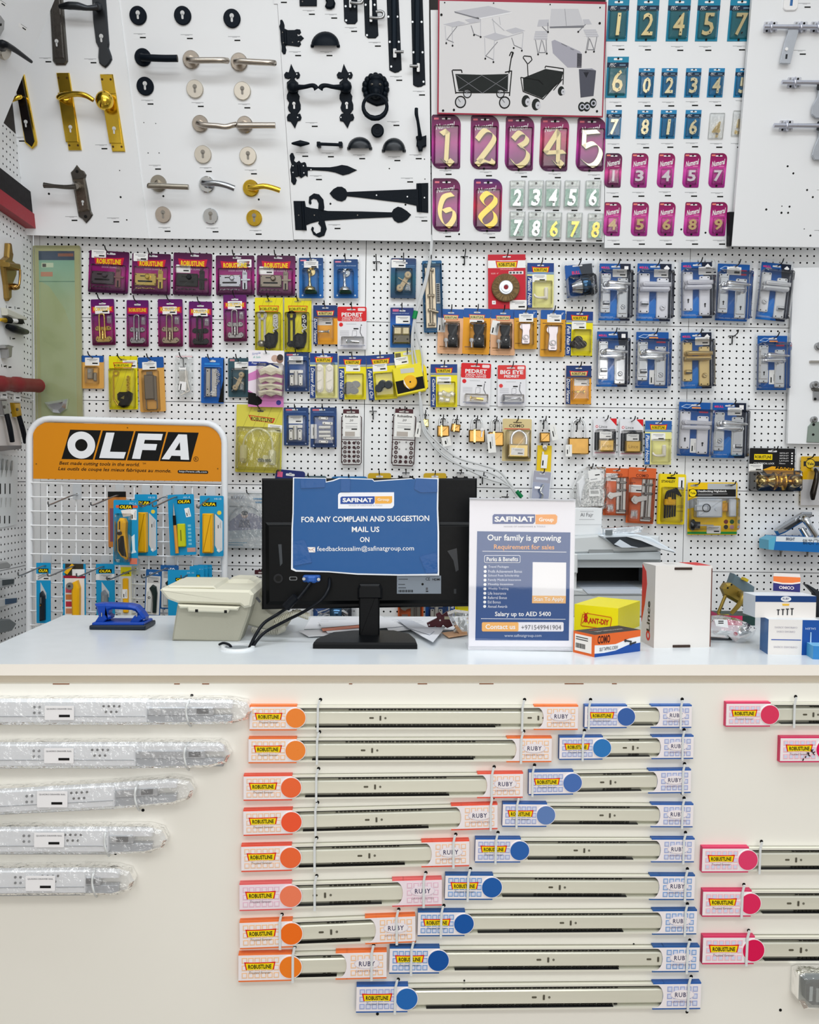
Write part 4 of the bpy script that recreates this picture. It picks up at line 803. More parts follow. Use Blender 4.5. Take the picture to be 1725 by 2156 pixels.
def brush(t):
    m = card(t, M('c4102a', .35), r=.01); hole(m, .5, .045, .22, .012); m.rect(0, .11, 1, .25, .0012, .0015, WHITE); logo(m, .5, .18, .6, .13, .0019); m.text('CIRCULAR BRUSH', .5, .275, .36, .028, M('f6d0d0'), .0016); m.text('SIZE: 4"', .18, .35, .2, .035, M('f6d0d0'), .0016)
    m.rect(.55, .31, .94, .365, .0012, .0015, WHITE)
    for i in range(4): m.rect(.57+.09*i, .32, .63+.09*i, .355, .0015, .0018, DKSTEEL)
    m.rect(.1, .85, .2, .92, .0012, .0015, WHITE, .01); m.text('4', .15, .885, .03, None, INK, .0018)
    q = t.part('wire_brush'); q.circ(.46, .625, .37, .002, .016, M('7e6642', .85, .2, .1, 1.2, 260, (1, 1, 1), .4), 48, .003); rn = random.Random(5)
    for i in range(90):
        a = rn.random()*6.283; r1 = .2+rn.random()*.05; r2 = .33+rn.random()*.04
        q.stroke([(.46+r1*math.cos(a), .625+r1*math.sin(a)/t.asp), (.46+r2*math.cos(a+.05), .625+r2*math.sin(a+.05)/t.asp)], .006, .015, .0166, M(('a98a58', '5c4a30', '8c7048')[i % 3], .6, .3))
    h = t.part('hub'); h.circ(.46, .625, .19, .0155, .019, ALU, 28, .002); h.ring(.46, .625, .07, .13, .018, .022, ALU); h.circ(.46, .625, .06, .019, .0196, M('8c1420'), 18)
    sticker(t, .8, .93, 0, .062)
YP = M('efe000', .38); YPALE = M('ece89a', .4)
def lite(t, word, kind, st=(.5, .38), pale=False, old=False, top=.2):
    """blue headed pack with a yellow field and a script strip up its edge"""
    B = M('123c84' if not old else '2a62a8', .38); m = card(t, YPALE if pale else YP, r=.01); m.rect(0, 0, 1, top, .0012, .0015, B); hole(m, .5, .055, .25, .014, .0018)
    logo(m, .5, top*.72, .66, .13, .0019); m.rect(0, top, 1, top+.055, .0012, .0015, M('6d8fb4' if pale or old else '8a929a')); m.rect(0, top+.02, 1, top+.026, .0015, .0017, M('c0d0e0'))
    m.rect(0, top+.09, .2, 1, .0012, .0015, B); m.text(word, .1, (top+1.1)/2, .62*t.asp, .13, WHITE, .0018, 90, .012, .3)
    q = t.part(kind)
    W = M('efeade', .4)
    if kind == 'plastic_hook':
        q.rect(.64, .55, .78, .82, .002, .012, W, .05, .003); q.bez([(.7, .78, .012), (.55, .8, .02), (.36, .8, .024), (.26, .77, .026), (.24, .73, .026)], [.05, .05, .045, .035, .03], W, 8)
    elif kind == 'felt_pads':
        for a, b, mt in ((.38, .68, '6e7274'), (.62, .66, '74787a'), (.3, .8, '6a6e72'), (.56, .8, '686c70')): q.circ(a, b, .17, .003, .012, M(mt, .9, 0, .05, .6, 120), 18, .002, .75)
    elif kind == 'felt_glides':
        for a, b in ((.44, .62), (.3, .72), (.6, .72), (.48, .74)): q.circ(a, b+.03, .16, .003, .022, M('3d3a38', .7), 18, .005, .85); q.lathe((a, b-.03, .02), (a+.1, b+.08, .04), [(0, .03), (.6, .02), (1, .006)], STEEL, 6)
    elif kind == 'rubber_tips':
        for a, b in ((.52, .66), (.74, .68), (.4, .74)): q.lathe((a, b, .004), (a-.04, b+.04, .04), [(0, .15), (.6, .14), (1, .11)], M('3c4248', .6), 14)
    elif kind == 'cable_clips':
        for a, b in ((.36, .7), (.5, .68), (.66, .72), (.8, .7), (.4, .82), (.62, .84)): q.rot(a, b, .2, .16, .003, .02, FILM('f4f4e8', .15, .1, .3, 40, .45), 15*(a*10 % 3), .04, .004)
    elif kind == 'drawer_rollers':
        for a in (.36, .72): q.rect(a-.14, .26, a+.14, .88, .002, .02, W, .14, .005); q.circ(a, .36, .09, .019, .026, W, 16, .002); q.circ(a, .78, .1, .019, .026, W, 16, .002); q.stroke([(a-.1, .66), (a+.08, .6)], .03, .019, .022, M('d8d4c8'))
    t.part('blister').rect(.24, .42 if kind != 'drawer_rollers' else .22, .92, .95, .001, .028, CLEAR, .05, .006)
    if st: sticker(t, *st)
def viewer(t, metal, st=(.55, .4), word='Door Viewer'):
    B = M('14366f', .38); m = card(t, OR, r=.01); m.rect(0, 0, 1, .3, .0012, .0015, B); hole(m, .5, .07, .26, .014, .0018); logo(m, .5, .2, .74, .13, .0019, 2); m.rect(.03, .295, 1, .335, .0012, .0017, M('6a5040'))
    m.rect(0, .3, .18, 1, .0012, .0015, B); m.text(word, .09, .66, .62*t.asp, .13, WHITE, .0018, 90, .01, .3)
    q = t.part('door_viewer'); q.lathe((.24, .7, .02), (.68, .7, .02), [(0, .055), (.06, .06), (.1, .045), (.86, .045), (.88, .085), (1, .085)], metal, 14)
    t.part('blister').rect(.2, .36, .86, .92, .001, .034, CLEAR, .04, .006); sticker(t, *st)
def pedret(t, metal, big=0):
    m = card(t, M('e6e6ea', .35), r=.05); R = M('d8141e' if not big else 'dc3838', .38); m.rect(0, 0, 1, .34, .0012, .0015, R, .05); hole(m, .47, .07, .3, .014, .0018); m.rect(.7, .03, .95, .1, .0015, .0018, M('f4dede'), .03)
    if big: m.text('BIG EYE', .5, .17, .82, .1*t.asp, WHITE, .0018, 0, .03); m.text('PEDRET', .5, .27, .54, .06*t.asp, WHITE, .0018, 0, .03)
    else: m.text('PEDRET', .5, .185, .72, .09*t.asp, WHITE, .0018, 0, .03); m.text('VISION TOTAL', .5, .265, .7, .04*t.asp, WHITE, .0018, 0, .01); m.text('DOOR VIEWER', .5, .31, .7, .035*t.asp, WHITE, .0018, 0, .01)
    m.circ(.12, .42 if not big else .5, .07, .0012, .0015, R, 16); m.rect(.3, .4, .65, .406, .0012, .0015, GRY); m.rect(.55, .5, .72, .53, .0012, .0015, INK)
    for i in range(6): m.rect(.08, .56+.022*i, .4, .565+.022*i, .0012, .0015, M('a8a8b0'))
    m.stroke([(.52, .56), (.66, .56), (.66, .68), (.5, .7), (.52, .56)], .012, .0012, .0015, M('8a8a90')); m.stroke([(.8, .46), (.78, .6), (.85, .7)], .03, .0012, .0015, M('77777c')); m.circ(.82, .43, .025, .0012, .0015, M('55555c'), 8)
    m.rect(.1, .9, .95, .915, .0012, .0015, M('8890b0')); m.rect(.2, .935, .85, .945, .0012, .0015, M('9098b8'))
    q = t.part('door_viewer'); (a, b) = ((.18, .82) if big else (.32, .76)); q.lathe((a, .82, .02), (b, .84 if not big else .82, .02), [(0, .09), (.08, .09), (.1, .05), (.5, .055), (.55, .045), (.9, .045), (.92, .08), (1, .08)] if big else [(0, .08), (.1, .08), (.12, .045), (.6, .055), (1, .055)], metal, 14)
    t.part('blister').rect(.14, .72, .92, .93, .001, .034, CLEAR, .04, .008)
def hasp(t, bg, kind, st=None, size=''):
    m = card(t, bg, r=.06); m.rect(0, 0, 1, .2, .0012, .0015, M('1c58a4', .38), .05); hole(m, .5, .085, .24, .014, .0018)
    if kind == 'cam_lock':
        m.poly([(.2, .13), (.8, .13), (.76, .24), (.24, .24)], .0015, .0018, M('d8442c')); m.poly([(.23, .145), (.77, .145), (.74, .23), (.26, .23)], .0018, .002, M('e8dca0')); m.text('ROBUSTLINE', .5, .19, .46, .05*t.asp, INK, .0022, 0, .02)
        m.rect(.25, .27, .85, .285, .0012, .0015, M('6a4a30')); m.rect(.08, .83, .3, .86, .0012, .0015, M('a87848')); m.rect(.1, .89, .6, .9, .0012, .0015, M('b88a5c'))
        q = t.part('hasp_strap'); q.poly([(.38, .35), (.78, .35), (.78, .46), (.72, .6), (.46, .6), (.38, .46)], .002, .016, M('1b1d20', .35), .003); q = t.part('cam_lock'); q.rect(.4, .58, .78, .86, .002, .02, M('1b1d20', .35), .04, .004); q.circ(.58, .7, .19, .018, .04, M('14161a', .2), 22, .006); q.circ(.58, .7, .03, .0395, .041, STEEL, 8)
        q = t.part('key'); q.circ(.32, .7, .08, .004, .008, STEEL, 12); q.stroke([(.32, .72), (.34, .86)], .05, .004, .008, STEEL); t.part('blister').rect(.22, .33, .84, .9, .001, .044, CLEAR, .06, .012)
    elif kind == 'hasp':
        m.text(size, .88, .08, .1, .1, WHITE, .0018); S = M('d6cdd0', .3, .9); m.rect(.08, .28, .92, .295, .0012, .0015, M('6a4a20')); m.rect(.04, .84, .28, .865, .0012, .0015, M('9a6c18'))
        q = t.part('hasp_strap'); q.poly([(.3, .36), (.7, .36), (.7, .48), (.66, .54), (.68, .84), (.64, .88), (.34, .88), (.3, .84), (.34, .54), (.3, .48)], .002, .012, S, .002); q.poly([(.24, .42), (.3, .36), (.3, .5), (.24, .46)], .002, .01, S)
        q = t.part('staple'); q.ring(.49, .72, .1, .14, .012, .02, STEEL, 20, .8); q.circ(.49, .72, .06, .012, .024, S, 14); q.rect(.42, .82, .58, .835, .0118, .0124, INK); t.part('blister').rect(.16, .33, .84, .92, .001, .026, CLEAR, .06, .008)
    elif kind == 'toggle_latch':
        S = M('7d7468', .4, .9); q = t.part('toggle_latch'); q.rect(.25, .33, .62, .78, .002, .018, S, .03, .003); q.rect(.6, .35, .7, .8, .002, .01, S, .02); q.rect(.33, .27, .56, .34, .002, .01, S, .03); q = t.part('wire_loop'); q.tube([(.28, .78, .01), (.28, .95, .01), (.36, .97, .01), (.66, .97, .01), (.7, .94, .01), (.7, .76, .01)], .022, S, 6); t.part('blister').rect(.16, .24, .8, .98, .001, .024, CLEAR, .06, .006)
    else:
        S = M('a59a88', .4, .8); q = t.part('cabinet_catch'); q.rect(.3, .4, .55, .72, .003, .014, S, .03, .003); q.rect(.56, .52, .7, .78, .003, .012, S, .03, .003); q.circ(.42, .5, .06, .014, .018, STEEL, 10); t.part('blister').rect(.2, .34, .8, .86, .001, .022, CLEAR, .06, .006)
    if st: sticker(t, *st)
YL = M('e8dc10', .38); YL2 = M('d8cf50', .42)
def ylines(t, mat=None, lm=None, n=6):
    m = card(t, mat or YL, r=.02)
    for i in range(n):
        u = .1+i*1.3/n; p = [(u-.35, 1.), (u+.25, 0)]
        q = []
        for a, b in ((p[0], p[1]),):
            (x0, y0), (x1, y1) = a, b; lo = 0 if x0 >= .02 else (.02-x0)/(x1-x0); hi = 1 if x1 <= .98 else (.98-x0)/(x1-x0)
            if hi > lo: q = [(x0+(x1-x0)*lo, y0+(y1-y0)*lo), (x0+(x1-x0)*hi, y0+(y1-y0)*hi)]
        if q: m.stroke(q, .008, .0012, .0014, lm or M('b0a400'))
    hole(m, .5, .07, .26, .014, .0018, M('b8b05a')); return m
def carab(t, metal):
    m = ylines(t); m.poly([(.14, .15), (.86, .15), (.82, .26), (.18, .26)], .0015, .0018, M('d02818')); m.poly([(.17, .165), (.83, .165), (.8, .25), (.2, .25)], .0018, .002, YL); m.text('ROBUSTLINE', .5, .212, .62, .1, INK, .0022, 0, .02)
    q = t.part('door_strap'); q.stroke([(.18, .32), (.18, .85)], .08, .002, .008, metal); q.stroke([(.36, .32), (.36, .85)], .08, .002, .008, metal); q.ring(.27, .33, .09, .17, .002, .008, metal, 20); q.ell(.25, .86, .01, .15, .12, .014, metal)
    q = t.part('chain'); P = [(.72, .36), (.76, .44), (.72, .52), (.78, .56), (.72, .62)]
    for a, b in P: q.ring(a, b, .03, .065, .006, .012, STEEL, 10)
    q = t.part('catch'); q.rect(.64, .3, .84, .54, .001, .006, metal, .08, .001)
    q = t.part('pouch'); q.poly([(.36, .72), (.5, .66), (.68, .68), (.76, .6), (.84, .66), (.82, .82), (.74, .93), (.5, .96), (.33, .92), (.38, .8)], .002, .022, M('101214', .25, 0, .05, .8, 60), .008)
    t.part('blister').rect(.04, .28, .94, .98, .001, .026, CLEAR, .05, .008)
def ylock(t):
    m = ylines(t); m.poly([(.15, .12), (.85, .12), (.8, .22), (.2, .22)], .0015, .0018, M('d02818')); m.poly([(.18, .135), (.82, .135), (.78, .21), (.22, .21)], .0018, .002, YL); m.text('ROBUSTLINE', .45, .175, .5, .08, INK, .0022, 0, .02)
    q = t.part('door_strap'); q.stroke([(.17, .36), (.17, .82)], .05, .002, .007, GOLD); q.ring(.26, .32, .06, .11, .002, .007, GOLD)
    q = t.part('chain')
    for i in range(6): q.ring(.7-.02*(i % 2), .4+.05*i, .025, .055, .005, .011, GOLD, 10)
    q.bez([(.2, .82, .01), (.28, .88, .012), (.34, .93, .012)], .03, GOLD)
    q = t.part('pouch'); q.poly([(.32, .72), (.4, .68), (.62, .68), (.72, .66), (.84, .7), (.82, .82), (.7, .94), (.5, .97), (.34, .93), (.4, .86), (.33, .82)], .002, .022, M('14120f', .25, 0, .05, .8, 60), .008); q.poly([(.46, .8), (.6, .75), (.58, .82)], .0215, .0225, M('8a8040')); t.part('blister').rect(.04, .24, .94, .98, .001, .026, CLEAR, .05, .008); sticker(t, .74, .15)
BU1, BU2 = M('0f54a0', .35), M('0b1830', .35)
def levers(t, mat, style=0, lock=0, brand=1, st=(.6, .2), st2=None, rev=0):
    """clear shell with a pair of lever handles on backplates; style 0 flat satin, 1 polished oval"""
    s = t.part('clear_shell'); s.rect(0, 0, 1, 1, -.002, .002, RIM, .05, .001)
    for i in range(9): s.rect(.955, .08+.1*i, .985, .11+.1*i, .002, .003, CLEAR); s.rect(.012, .08+.1*i, .03, .11+.1*i, .002, .003, CLEAR)
    m = card(t, BU1, .06, .05, .92, .955, .015, .0025); m.poly([(.62, .05), (.92, .05), (.92, .955), (.66, .955), (.5, .8), (.74, .5)], .0025, .0028, BU2) if brand else None
    m.poly([(.06, .84), (.5, .6), (.66, .7), (.48, .955), (.06, .955)], .0028, .003, M('1a72c8', .35)) if brand else None
    hole(m, .5, .1, .24, .012, .0032)
    if brand: m.text('BULL', .25, .115, .18, .035*t.asp, M('e0407c'), .0034, 0, .03); m.circ(.13, .115, .025, .003, .0034, M('e0407c'), 10); m.rot(.8, .12, .11, .11, .003, .0034, WHITE, 0 if style else 45); m.text('PERFORMANCE SERIES', .28, .9, .36, .016*t.asp, M('c8daf0'), .0034)
    else: m.stroke([(.12, .13), (.25, .09), (.42, .1), (.3, .15), (.12, .13)], .012, .0025, .003, M('c8dcf0')); m.rect(.4, .13, .64, .155, .0025, .003, M('e8944c'), .01); m.rect(.6, .2, .84, .225, .0025, .003, M('d83858'))
    B = ((.09, .21, .37, .84), (.55, .28, .85, .915))
    for i, (a, b, c, e) in enumerate(B):
        q = t.part('backplate'); q.rect(a, b, c, e, .003, .010, mat, .04, .0025)
        if style: q.rect(a+.03, b+.06, c-.03, e-.06, .0098, .0125, mat, .02, .002)
        for x, y in ((a+.06, b+.025), (c-.06, b+.025), (a+.06, e-.025), (c-.06, e-.025)):
            if not (style and y > .6 and x != a+.06): q.circ(x if not (style and y > .6) else (a+c)/2, y, .018, .0098, .0106, INK, 8)
        x = (a+c)/2; y = .68 if i == 0 else .75
        if lock == 0: q.circ(x, y-.015, .026, .0125, .0131, INK, 10); q.rect(x-.013, y-.015, x+.013, y+.035, .0125, .0131, INK)
        elif (lock+i) % 2: q.rect(x-.09, y-.02, x+.09, y+.05, .0125, .024, mat, .02, .004); q.rect(x-.09, y+.02, x+.09, y+.045, .0236, .0244, DKSTEEL)
        else: q.circ(x, y, .07, .0125, .018, mat, 16, .003); q.rot(x, y, .07, .016, .0178, .0184, DKSTEEL, 30)
    n = 6 if style else 4
    for i, (x0, x1, y) in enumerate(((.2, .86, .395), (.76, .08, .475))):
        q = t.part('lever'); q.circ(x0, y, .075, .012, .022, mat, 16, .003)
        if style: q.lathe((x0, y, .035), (x1, y+(.01 if i else .015), .04), [(0, .035), (.04, .075), (.15, .085), (.4, .07), (.7, .05), (.95, .04), (1, .02)], mat, 12)
        else: q.poly([(x0-(.02 if i == 0 else -.04), y-.03), (x1, y-.032+.012), (x1, y+.032+.008), (x0-(.02 if i == 0 else -.04), y+.04), (x0-(.05 if i == 0 else -.07), y+.02), (x0-(.05 if i == 0 else -.07), y-.012)], .022, .042, mat, .006)
    t.part('blister').rect(.05, .18, .93, .94, .002, .05, CLEAR, .05, .012)
    if st: sticker(t, *st, d=.0034)
    if st2: sticker(t, *st2, d=.0034)
def cyl(t):
    t.part('clear_shell').rect(0, 0, 1, 1, -.002, .002, RIM, .08, .001)
    m = card(t, BU1, .08, .1, .9, .92, .02, .0025); m.poly([(.5, .1), (.9, .1), (.9, .92), (.7, .92)], .0025, .0028, M('3a4048', .35)); m.text('BULL', .4, .3, .24, .1, M('e03868'), .0032, 0, .03); hole(m, .46, .13, .3, .018, .0032)
    q = t.part('lock_cylinder'); q.lathe((.18, .72, .03), (.46, .7, .03), [(0, .13), (1, .23)], CHROME, 18); q.lathe((.46, .7, .03), (.72, .68, .03), [(0, .28), (.1, .3), (.9, .3), (1, .27)], M('34506a', .15, .9), 20); q.lathe((.72, .68, .03), (.84, .67, .03), [(0, .2), (.3, .16), (1, .06)], CHROME, 14)
    t.part('blister').rect(.08, .42, .92, .95, .002, .065, CLEAR, .1, .02); sticker(t, .5, .5)
def hinge(t, st, extra=0):
    m = card(t, GR(((0, '1a3a6c'), (.5, '1c4c90'), (1, '183868'))), r=.04); m.rect(.08, .04, .34, .085, .0012, .0015, M('c86878')); m.rect(.1, .11, .9, .12, .0012, .0015, M('7c9cd0')); hole(m, .45, .06, .24)
    W = M('dddcd6', .35, .3); q = t.part('pivot_hinge')
    if extra:
        for a, b, w, h in ((.5, .27, .36, .09), (.66, .4, .4, .09), (.5, .86, .36, .09), (.7, .77, .4, .09)): q.rot(a, b, w, h*1.2, .003, .01, W, 3, .03, .002); q.circ(a-.12, b, .025, .0098, .0106, INK, 8); q.circ(a+.12, b, .025, .0098, .0106, INK, 8)
        for v in (.5, .62, .72): q.tube([(.34, v, .014), (.78, v, .014)], .06, W, 10)
        s = t.part('paper_slip'); s.rect(.02, .42, .24, .78, .002, .003, WHITE); s.rect(.1, .5, .14, .7, .003, .0033, INK)
    else:
        for a in (.3, .66): q.rot(a, .72, .12*1.4, .44, .003, .012, W, 0, .04, .002); q.circ(a, .62, .03, .0118, .0126, INK, 8); q.circ(a, .82, .03, .0118, .0126, INK, 8)
        q.tube([(.48, .5, .014), (.48, .85, .014)], .09, W, 10); q.rect(.22, .46, .76, .54, .004, .012, W, .03)
    t.part('blister').rect(.14, .22, .94, .94, .001, .026, CLEAR, .05, .006); m.circ(.12, .95, .03, .0012, .0015, M('c0d0ec'), 8); m.circ(.88, .95, .03, .0012, .0015, M('c0d0ec'), 8)
    if st: sticker(t, *st)
def magnet(t):
    t.part('clear_shell').rect(-.05, -.07, 1.05, 1.05, -.002, .0008, RIM, .06, .001); m = card(t, GR(((0, '1466b0'), (.5, '1c6cc0'), (.8, '1a3c88'), (1, '1a2c6c'))), r=.03)
    m.rect(.1, .04, .36, .1, .0012, .0015, M('d06a90')); m.text('FURNITURE FITTINGS', .45, .145, .7, .045, M('b4c8ec'), .0016, 0, .01, .2); hole(m, .52, .08, .26)
    q = t.part('flap_hinge'); q.rect(.14, .5, .5, .7, .002, .02, M('b0a688', .3, .9), .04, .004); q.rect(.51, .5, .84, .7, .002, .02, M('b0a688', .3, .9), .04, .004); q.rect(.12, .68, .86, .9, .002, .012, M('5a564a', .4, .8), .03, .003); q.circ(.22, .8, .04, .0118, .0126, INK, 10); q.circ(.74, .8, .04, .0118, .0126, INK, 10); t.part('blister').rect(.08, .45, .9, .94, .001, .026, CLEAR, .05, .008); sticker(t, .54, .3)
def guards_corner(t):
    m = card(t, M('f2eef2', .4), r=.02); m.poly([(0, .42), (.4, .3), (1, .42), (1, 1), (0, 1)], .0012, .0014, M('d884c4', .4)); m.poly([(0, .55), (.3, .5), (.5, .7), (.4, .85), (0, .7)], .0014, .0016, M('efe4f0')); m.poly([(0, .2), (.5, .2), (.85, .28), (.85, .34), (.4, .27), (0, .28)], .0014, .0016, M('283c90')); m.text('Foam Corner', .3, .235, .4, .06, WHITE, .0018, 6); m.text('Simple', .22, .06, .24, .08, M('4a62b0'), .0016, -10, 0, .3); m.text('& Safe', .24, .12, .2, .06, M('48b0a0'), .0016, 0, 0, .3)
    m.circ(.74, .14, .1, .0012, .0015, M('c8a898'), 14); m.circ(.88, .16, .1, .0012, .0016, M('8a6a5a'), 14); m.circ(.89, .12, .09, .0016, .0018, M('3a2c28'), 12); m.circ(.86, .92, .07, .0014, .0017, M('3a3a90'), 14); m.poly([(0, .74), (.2, .76), (.4, .88), (.38, .94), (.26, .98), (0, .95)], .0016, .0019, INK); hole(m, .5, .06, .2)
    W = M('f2ecd8', .5)
    for i, v in enumerate((.36, .5, .62, .73)):
        q = t.part('corner_guard'); q.poly([(.3, v), (.64, v-.1 if i == 0 else v-.03), (.98, v), (.96, v+.08), (.8, v+.05), (.66, v+.09), (.5, v+.05), (.36, v+.09)], .002+.004*(i % 2), .03, W, .008)
    t.part('blister').rect(.26, .24, 1., .84, .001, .036, CLEAR, .05, .008)
def drillbox(t):
    Y = M('eede30', .4); m = t.part('box'); m.rect(.12, 0, .9, .4, .001, .004, M('eee65a', .4), .02); m.poly([(0, .38), (.86, .3), (.92, .92), (.06, .98)], .001, .035, Y, .003); m.poly([(.06, .66), (.88, .6), (.9, .86), (.09, .93)], .035, .0355, INK); m.poly([(.9, .3), (1, .42), (1, .84), (.92, .9)], .001, .03, M('f0d800', .4)); m.rect(.24, .4, .64, .5, .035, .0355, M('c8cac4')); m.rect(.14, .03, .3, .14, .004, .0044, M('6a6440')); hole(m, .52, .06, .3, .03, .0045)
    q = t.part('hole_saw'); q.circ(.49, .7, .2, .0355, .04, M('f2b418', .35), 24, .003); q.circ(.49, .7, .025, .04, .0405, INK, 8); q.poly([(.3, .62), (.36, .76), (.46, .86), (.38, .82), (.3, .72)], .0402, .0406, WHITE); sticker(t, .3, .2, -3, .05, .0048)
def chainp(t):
    m = card(t, M('1460b8', .35), r=.04); m.poly([(.96, .02), (1, .04), (1, .98), (.76, .98), (.96, .5)], .0012, .0015, INK); m.rect(.14, .12, .8, .16, .0012, .0015, M('2a8ad8')); m.rect(.14, .2, .9, .21, .0012, .0015, M('58a0e0')); hole(m, .5, .08, .26)
    q = t.part('door_plate'); q.rect(.22, .24, .42, .86, .002, .009, M('b4b0aa', .3, .9), .02, .002); q.rect(.46, .24, .7, .86, .002, .007, M('c2c0bc', .3, .9), .02, .002)
    for v in (.3, .7, .82): q.circ(.3, v, .03, .0088, .0096, INK, 8)
    q = t.part('chain')
    for i, (a, b) in enumerate(((.62, .3), (.74, .32), (.8, .38), (.74, .45), (.78, .52), (.7, .58), (.66, .65), (.58, .7), (.52, .76), (.46, .8))): q.ring(a, b, .03, .06, .008, .014, CHROME, 10)
    t.part('blister').rect(.16, .22, .88, .9, .001, .022, CLEAR, .04, .006)
def clearbag(t, kind=0):
    b = t.part('bag'); b.rect(0, 0, 1, 1, 0, .006, BAG, .03); b.rect(.02, .02, .98, .05, .006, .007, M('e8c8cc', .5))
    q = t.part('parts_inside')
    if kind == 0:
        W = M('d8d4cc', .4, .2); q.rect(.2, .38, .72, .8, .001, .006, W, .04); q.rect(.55, .3, .62, .9, .002, .008, W); q.stroke([(.6, .5), (.8, .85), (.3, .95)], .06, .002, .008, W); s = t.part('paper_label'); s.rot(.4, .74, .4, .5, .008, .009, WHITE, 8); s.rot(.3, .76, .06, .36, .009, .0094, INK, 8); s.rot(.42, .32, .4, .16, .008, .009, WHITE); s.rot(.42, .29, .3, .05, .009, .0094, GRY)
    t.asp
def cablelock(t):
    m = ylines(t, YL2, M('a8a040')); hole(m, .52, .09, .14, .012, .0018, M('55504a')); m.poly([(.26, .15), (.84, .19), (.8, .26), (.32, .23)], .0015, .0018, M('c83c20')); m.poly([(.3, .165), (.8, .2), (.77, .25), (.34, .225)], .0018, .002, YL2); m.text('ROBUSTLINE', .55, .212, .46, .055*t.asp, INK, .0022, 4, .02)
    W = M('e8e8e4', .35); q = t.part('cable'); q.bez([(.18, .62, .02), (.22, .5, .022), (.33, .4, .022), (.5, .355, .022), (.67, .39, .022), (.79, .5, .022), (.82, .66, .02)], .022, W, 8)
    q = t.part('lock_body'); q.rect(.12, .6, .26, .86, .004, .03, W, .06, .006); q.rect(.13, .78, .25, .86, .004, .031, M('c8cac8', .3, .6), .05, .004); q = t.part('lock_barrel'); q.rect(.74, .66, .88, .88, .004, .034, W, .04, .006); q.circ(.78, .82, .035, .034, .036, DKSTEEL, 10); q = t.part('key'); q.rect(.5, .79, .74, .84, .006, .012, DKSTEEL, .01); q.rect(.6, .74, .72, .8, .006, .013, WHITE, .03); t.part('bag').rect(.04, .33, .98, .96, .001, .038, FILM('f4f2b8', .05, .1, .4, 30, .1), .04, .01); sticker(t, .84, .34, 4)
def floatcard(t, n=20, full=True):
    BR = M('3a1c20', .4); m = card(t, M('4a2028', .4), .1, 0, .84, .16, .02); hole(m, .46, .05, .4, .012, .0016, M('c8c4c0')); m.rect(.02, .12, .98, .98, 0, .001, FILM('ffffff', .03, .1, .2, 30), .03)
    q = t.part('plastic_frame'); q.tube([(.04, .14, .006), (.04, .95, .006), (.1, .985, .006), (.9, .985, .006), (.96, .95, .006), (.96, .14, .006), (.9, .12, .006), (.1, .12, .006)], .022, BR, 6, True); q.tube([(.04, .54, .006), (.96, .54, .006)], .018, BR, 6)
    s = t.part('paper_insert'); s.rect(.1, .08, .9, .49, .008, .0088, M('efefec', .5)); s.text('Robustline', .5, .13, .6, .04*t.asp, INK, .0094, 0, .02); s.text('20', .5, .2, .16, .035*t.asp, INK, .0094, 0, 0, .3)
    for v in (.25, .3, .33): s.rect(.22, v, .78, v+.006, .0088, .0092, GRY)
    s.rect(.5, .345, .76, .365, .0088, .0094, INK); s.rect(.2, .4, .66, .48, .0088, .0092, M('b8b0a8'))
    q = t.part('screw_caps')
    for r in range(5):
        for c in range(4):
            u, v = (.2, .4, .62, .82)[c], .6+.08*r
            if not full and c in (1, 2) and r < 3: continue
            if c in (0, 3): q.ring(u, v, .03, .075, .004, .012, BR, 12)
            else: q.circ(u, v, .07, .004, .012, BR, 12)
PLK = (BRASS, CHROME)
def padlock(box, short, where, sh=.4, w=.14, tagp=None, keyp=None, body=None, group='loose padlocks on peg hooks', tilt=0):
    t = It('padlock', short+' '+where, 'padlock', box, WALL, .016, tilt, group); B = body or BRASS; r = .09
    m = t.part('body'); m.rect(.02, sh, .98, 1, 0, .024, B, .05, .004); m.rect(.3, sh-.01, .42, 1.0, .0235, .0245, M('d8bf80', .2, .9)) if w > .1 else None
    s = t.part('shackle'); s.bez([(.2, sh+.06, .012), (.2, sh*.55, .012), (.28, sh*.2, .012), (.5, .04, .012), (.72, sh*.2, .012), (.8, sh*.55, .012), (.8, sh+.06, .012)], w/2, CHROME, 10)
    if keyp:
        k = t.part('key'); u, v = keyp; k.circ(u, v, .11, .026, .029, STEEL, 12); k.rot(u-.02, v+.24/t.asp, .08, .4, .026, .029, STEEL, 6)
    if tagp:
        g = t.part('paper_tag'); u, v, a, W, H = tagp; g.rot(u, v, W, H, .027, .028, M('ecece8', .5), a); g.rot(u-.06, v+.1*H/t.asp, W*.16, H*.36, .028, .0284, INK, a); g.rot(u+.1*W, v-.1*H/t.asp, W*.05, H*.5, .028, .0284, GRY, a)
    t.done()
    c = t.M @ Vector((t.map(.5, .04)[0], 0, t.map(.5, .1)[1])); c = c-WALL.N*(c-WALL.O).dot(WALL.N); q = c-CAM; k = F/q.dot(_f); hook((CX+q.dot(_r)*k, CY-q.dot(_u)*k), 'steel peg hook holding the '+short)
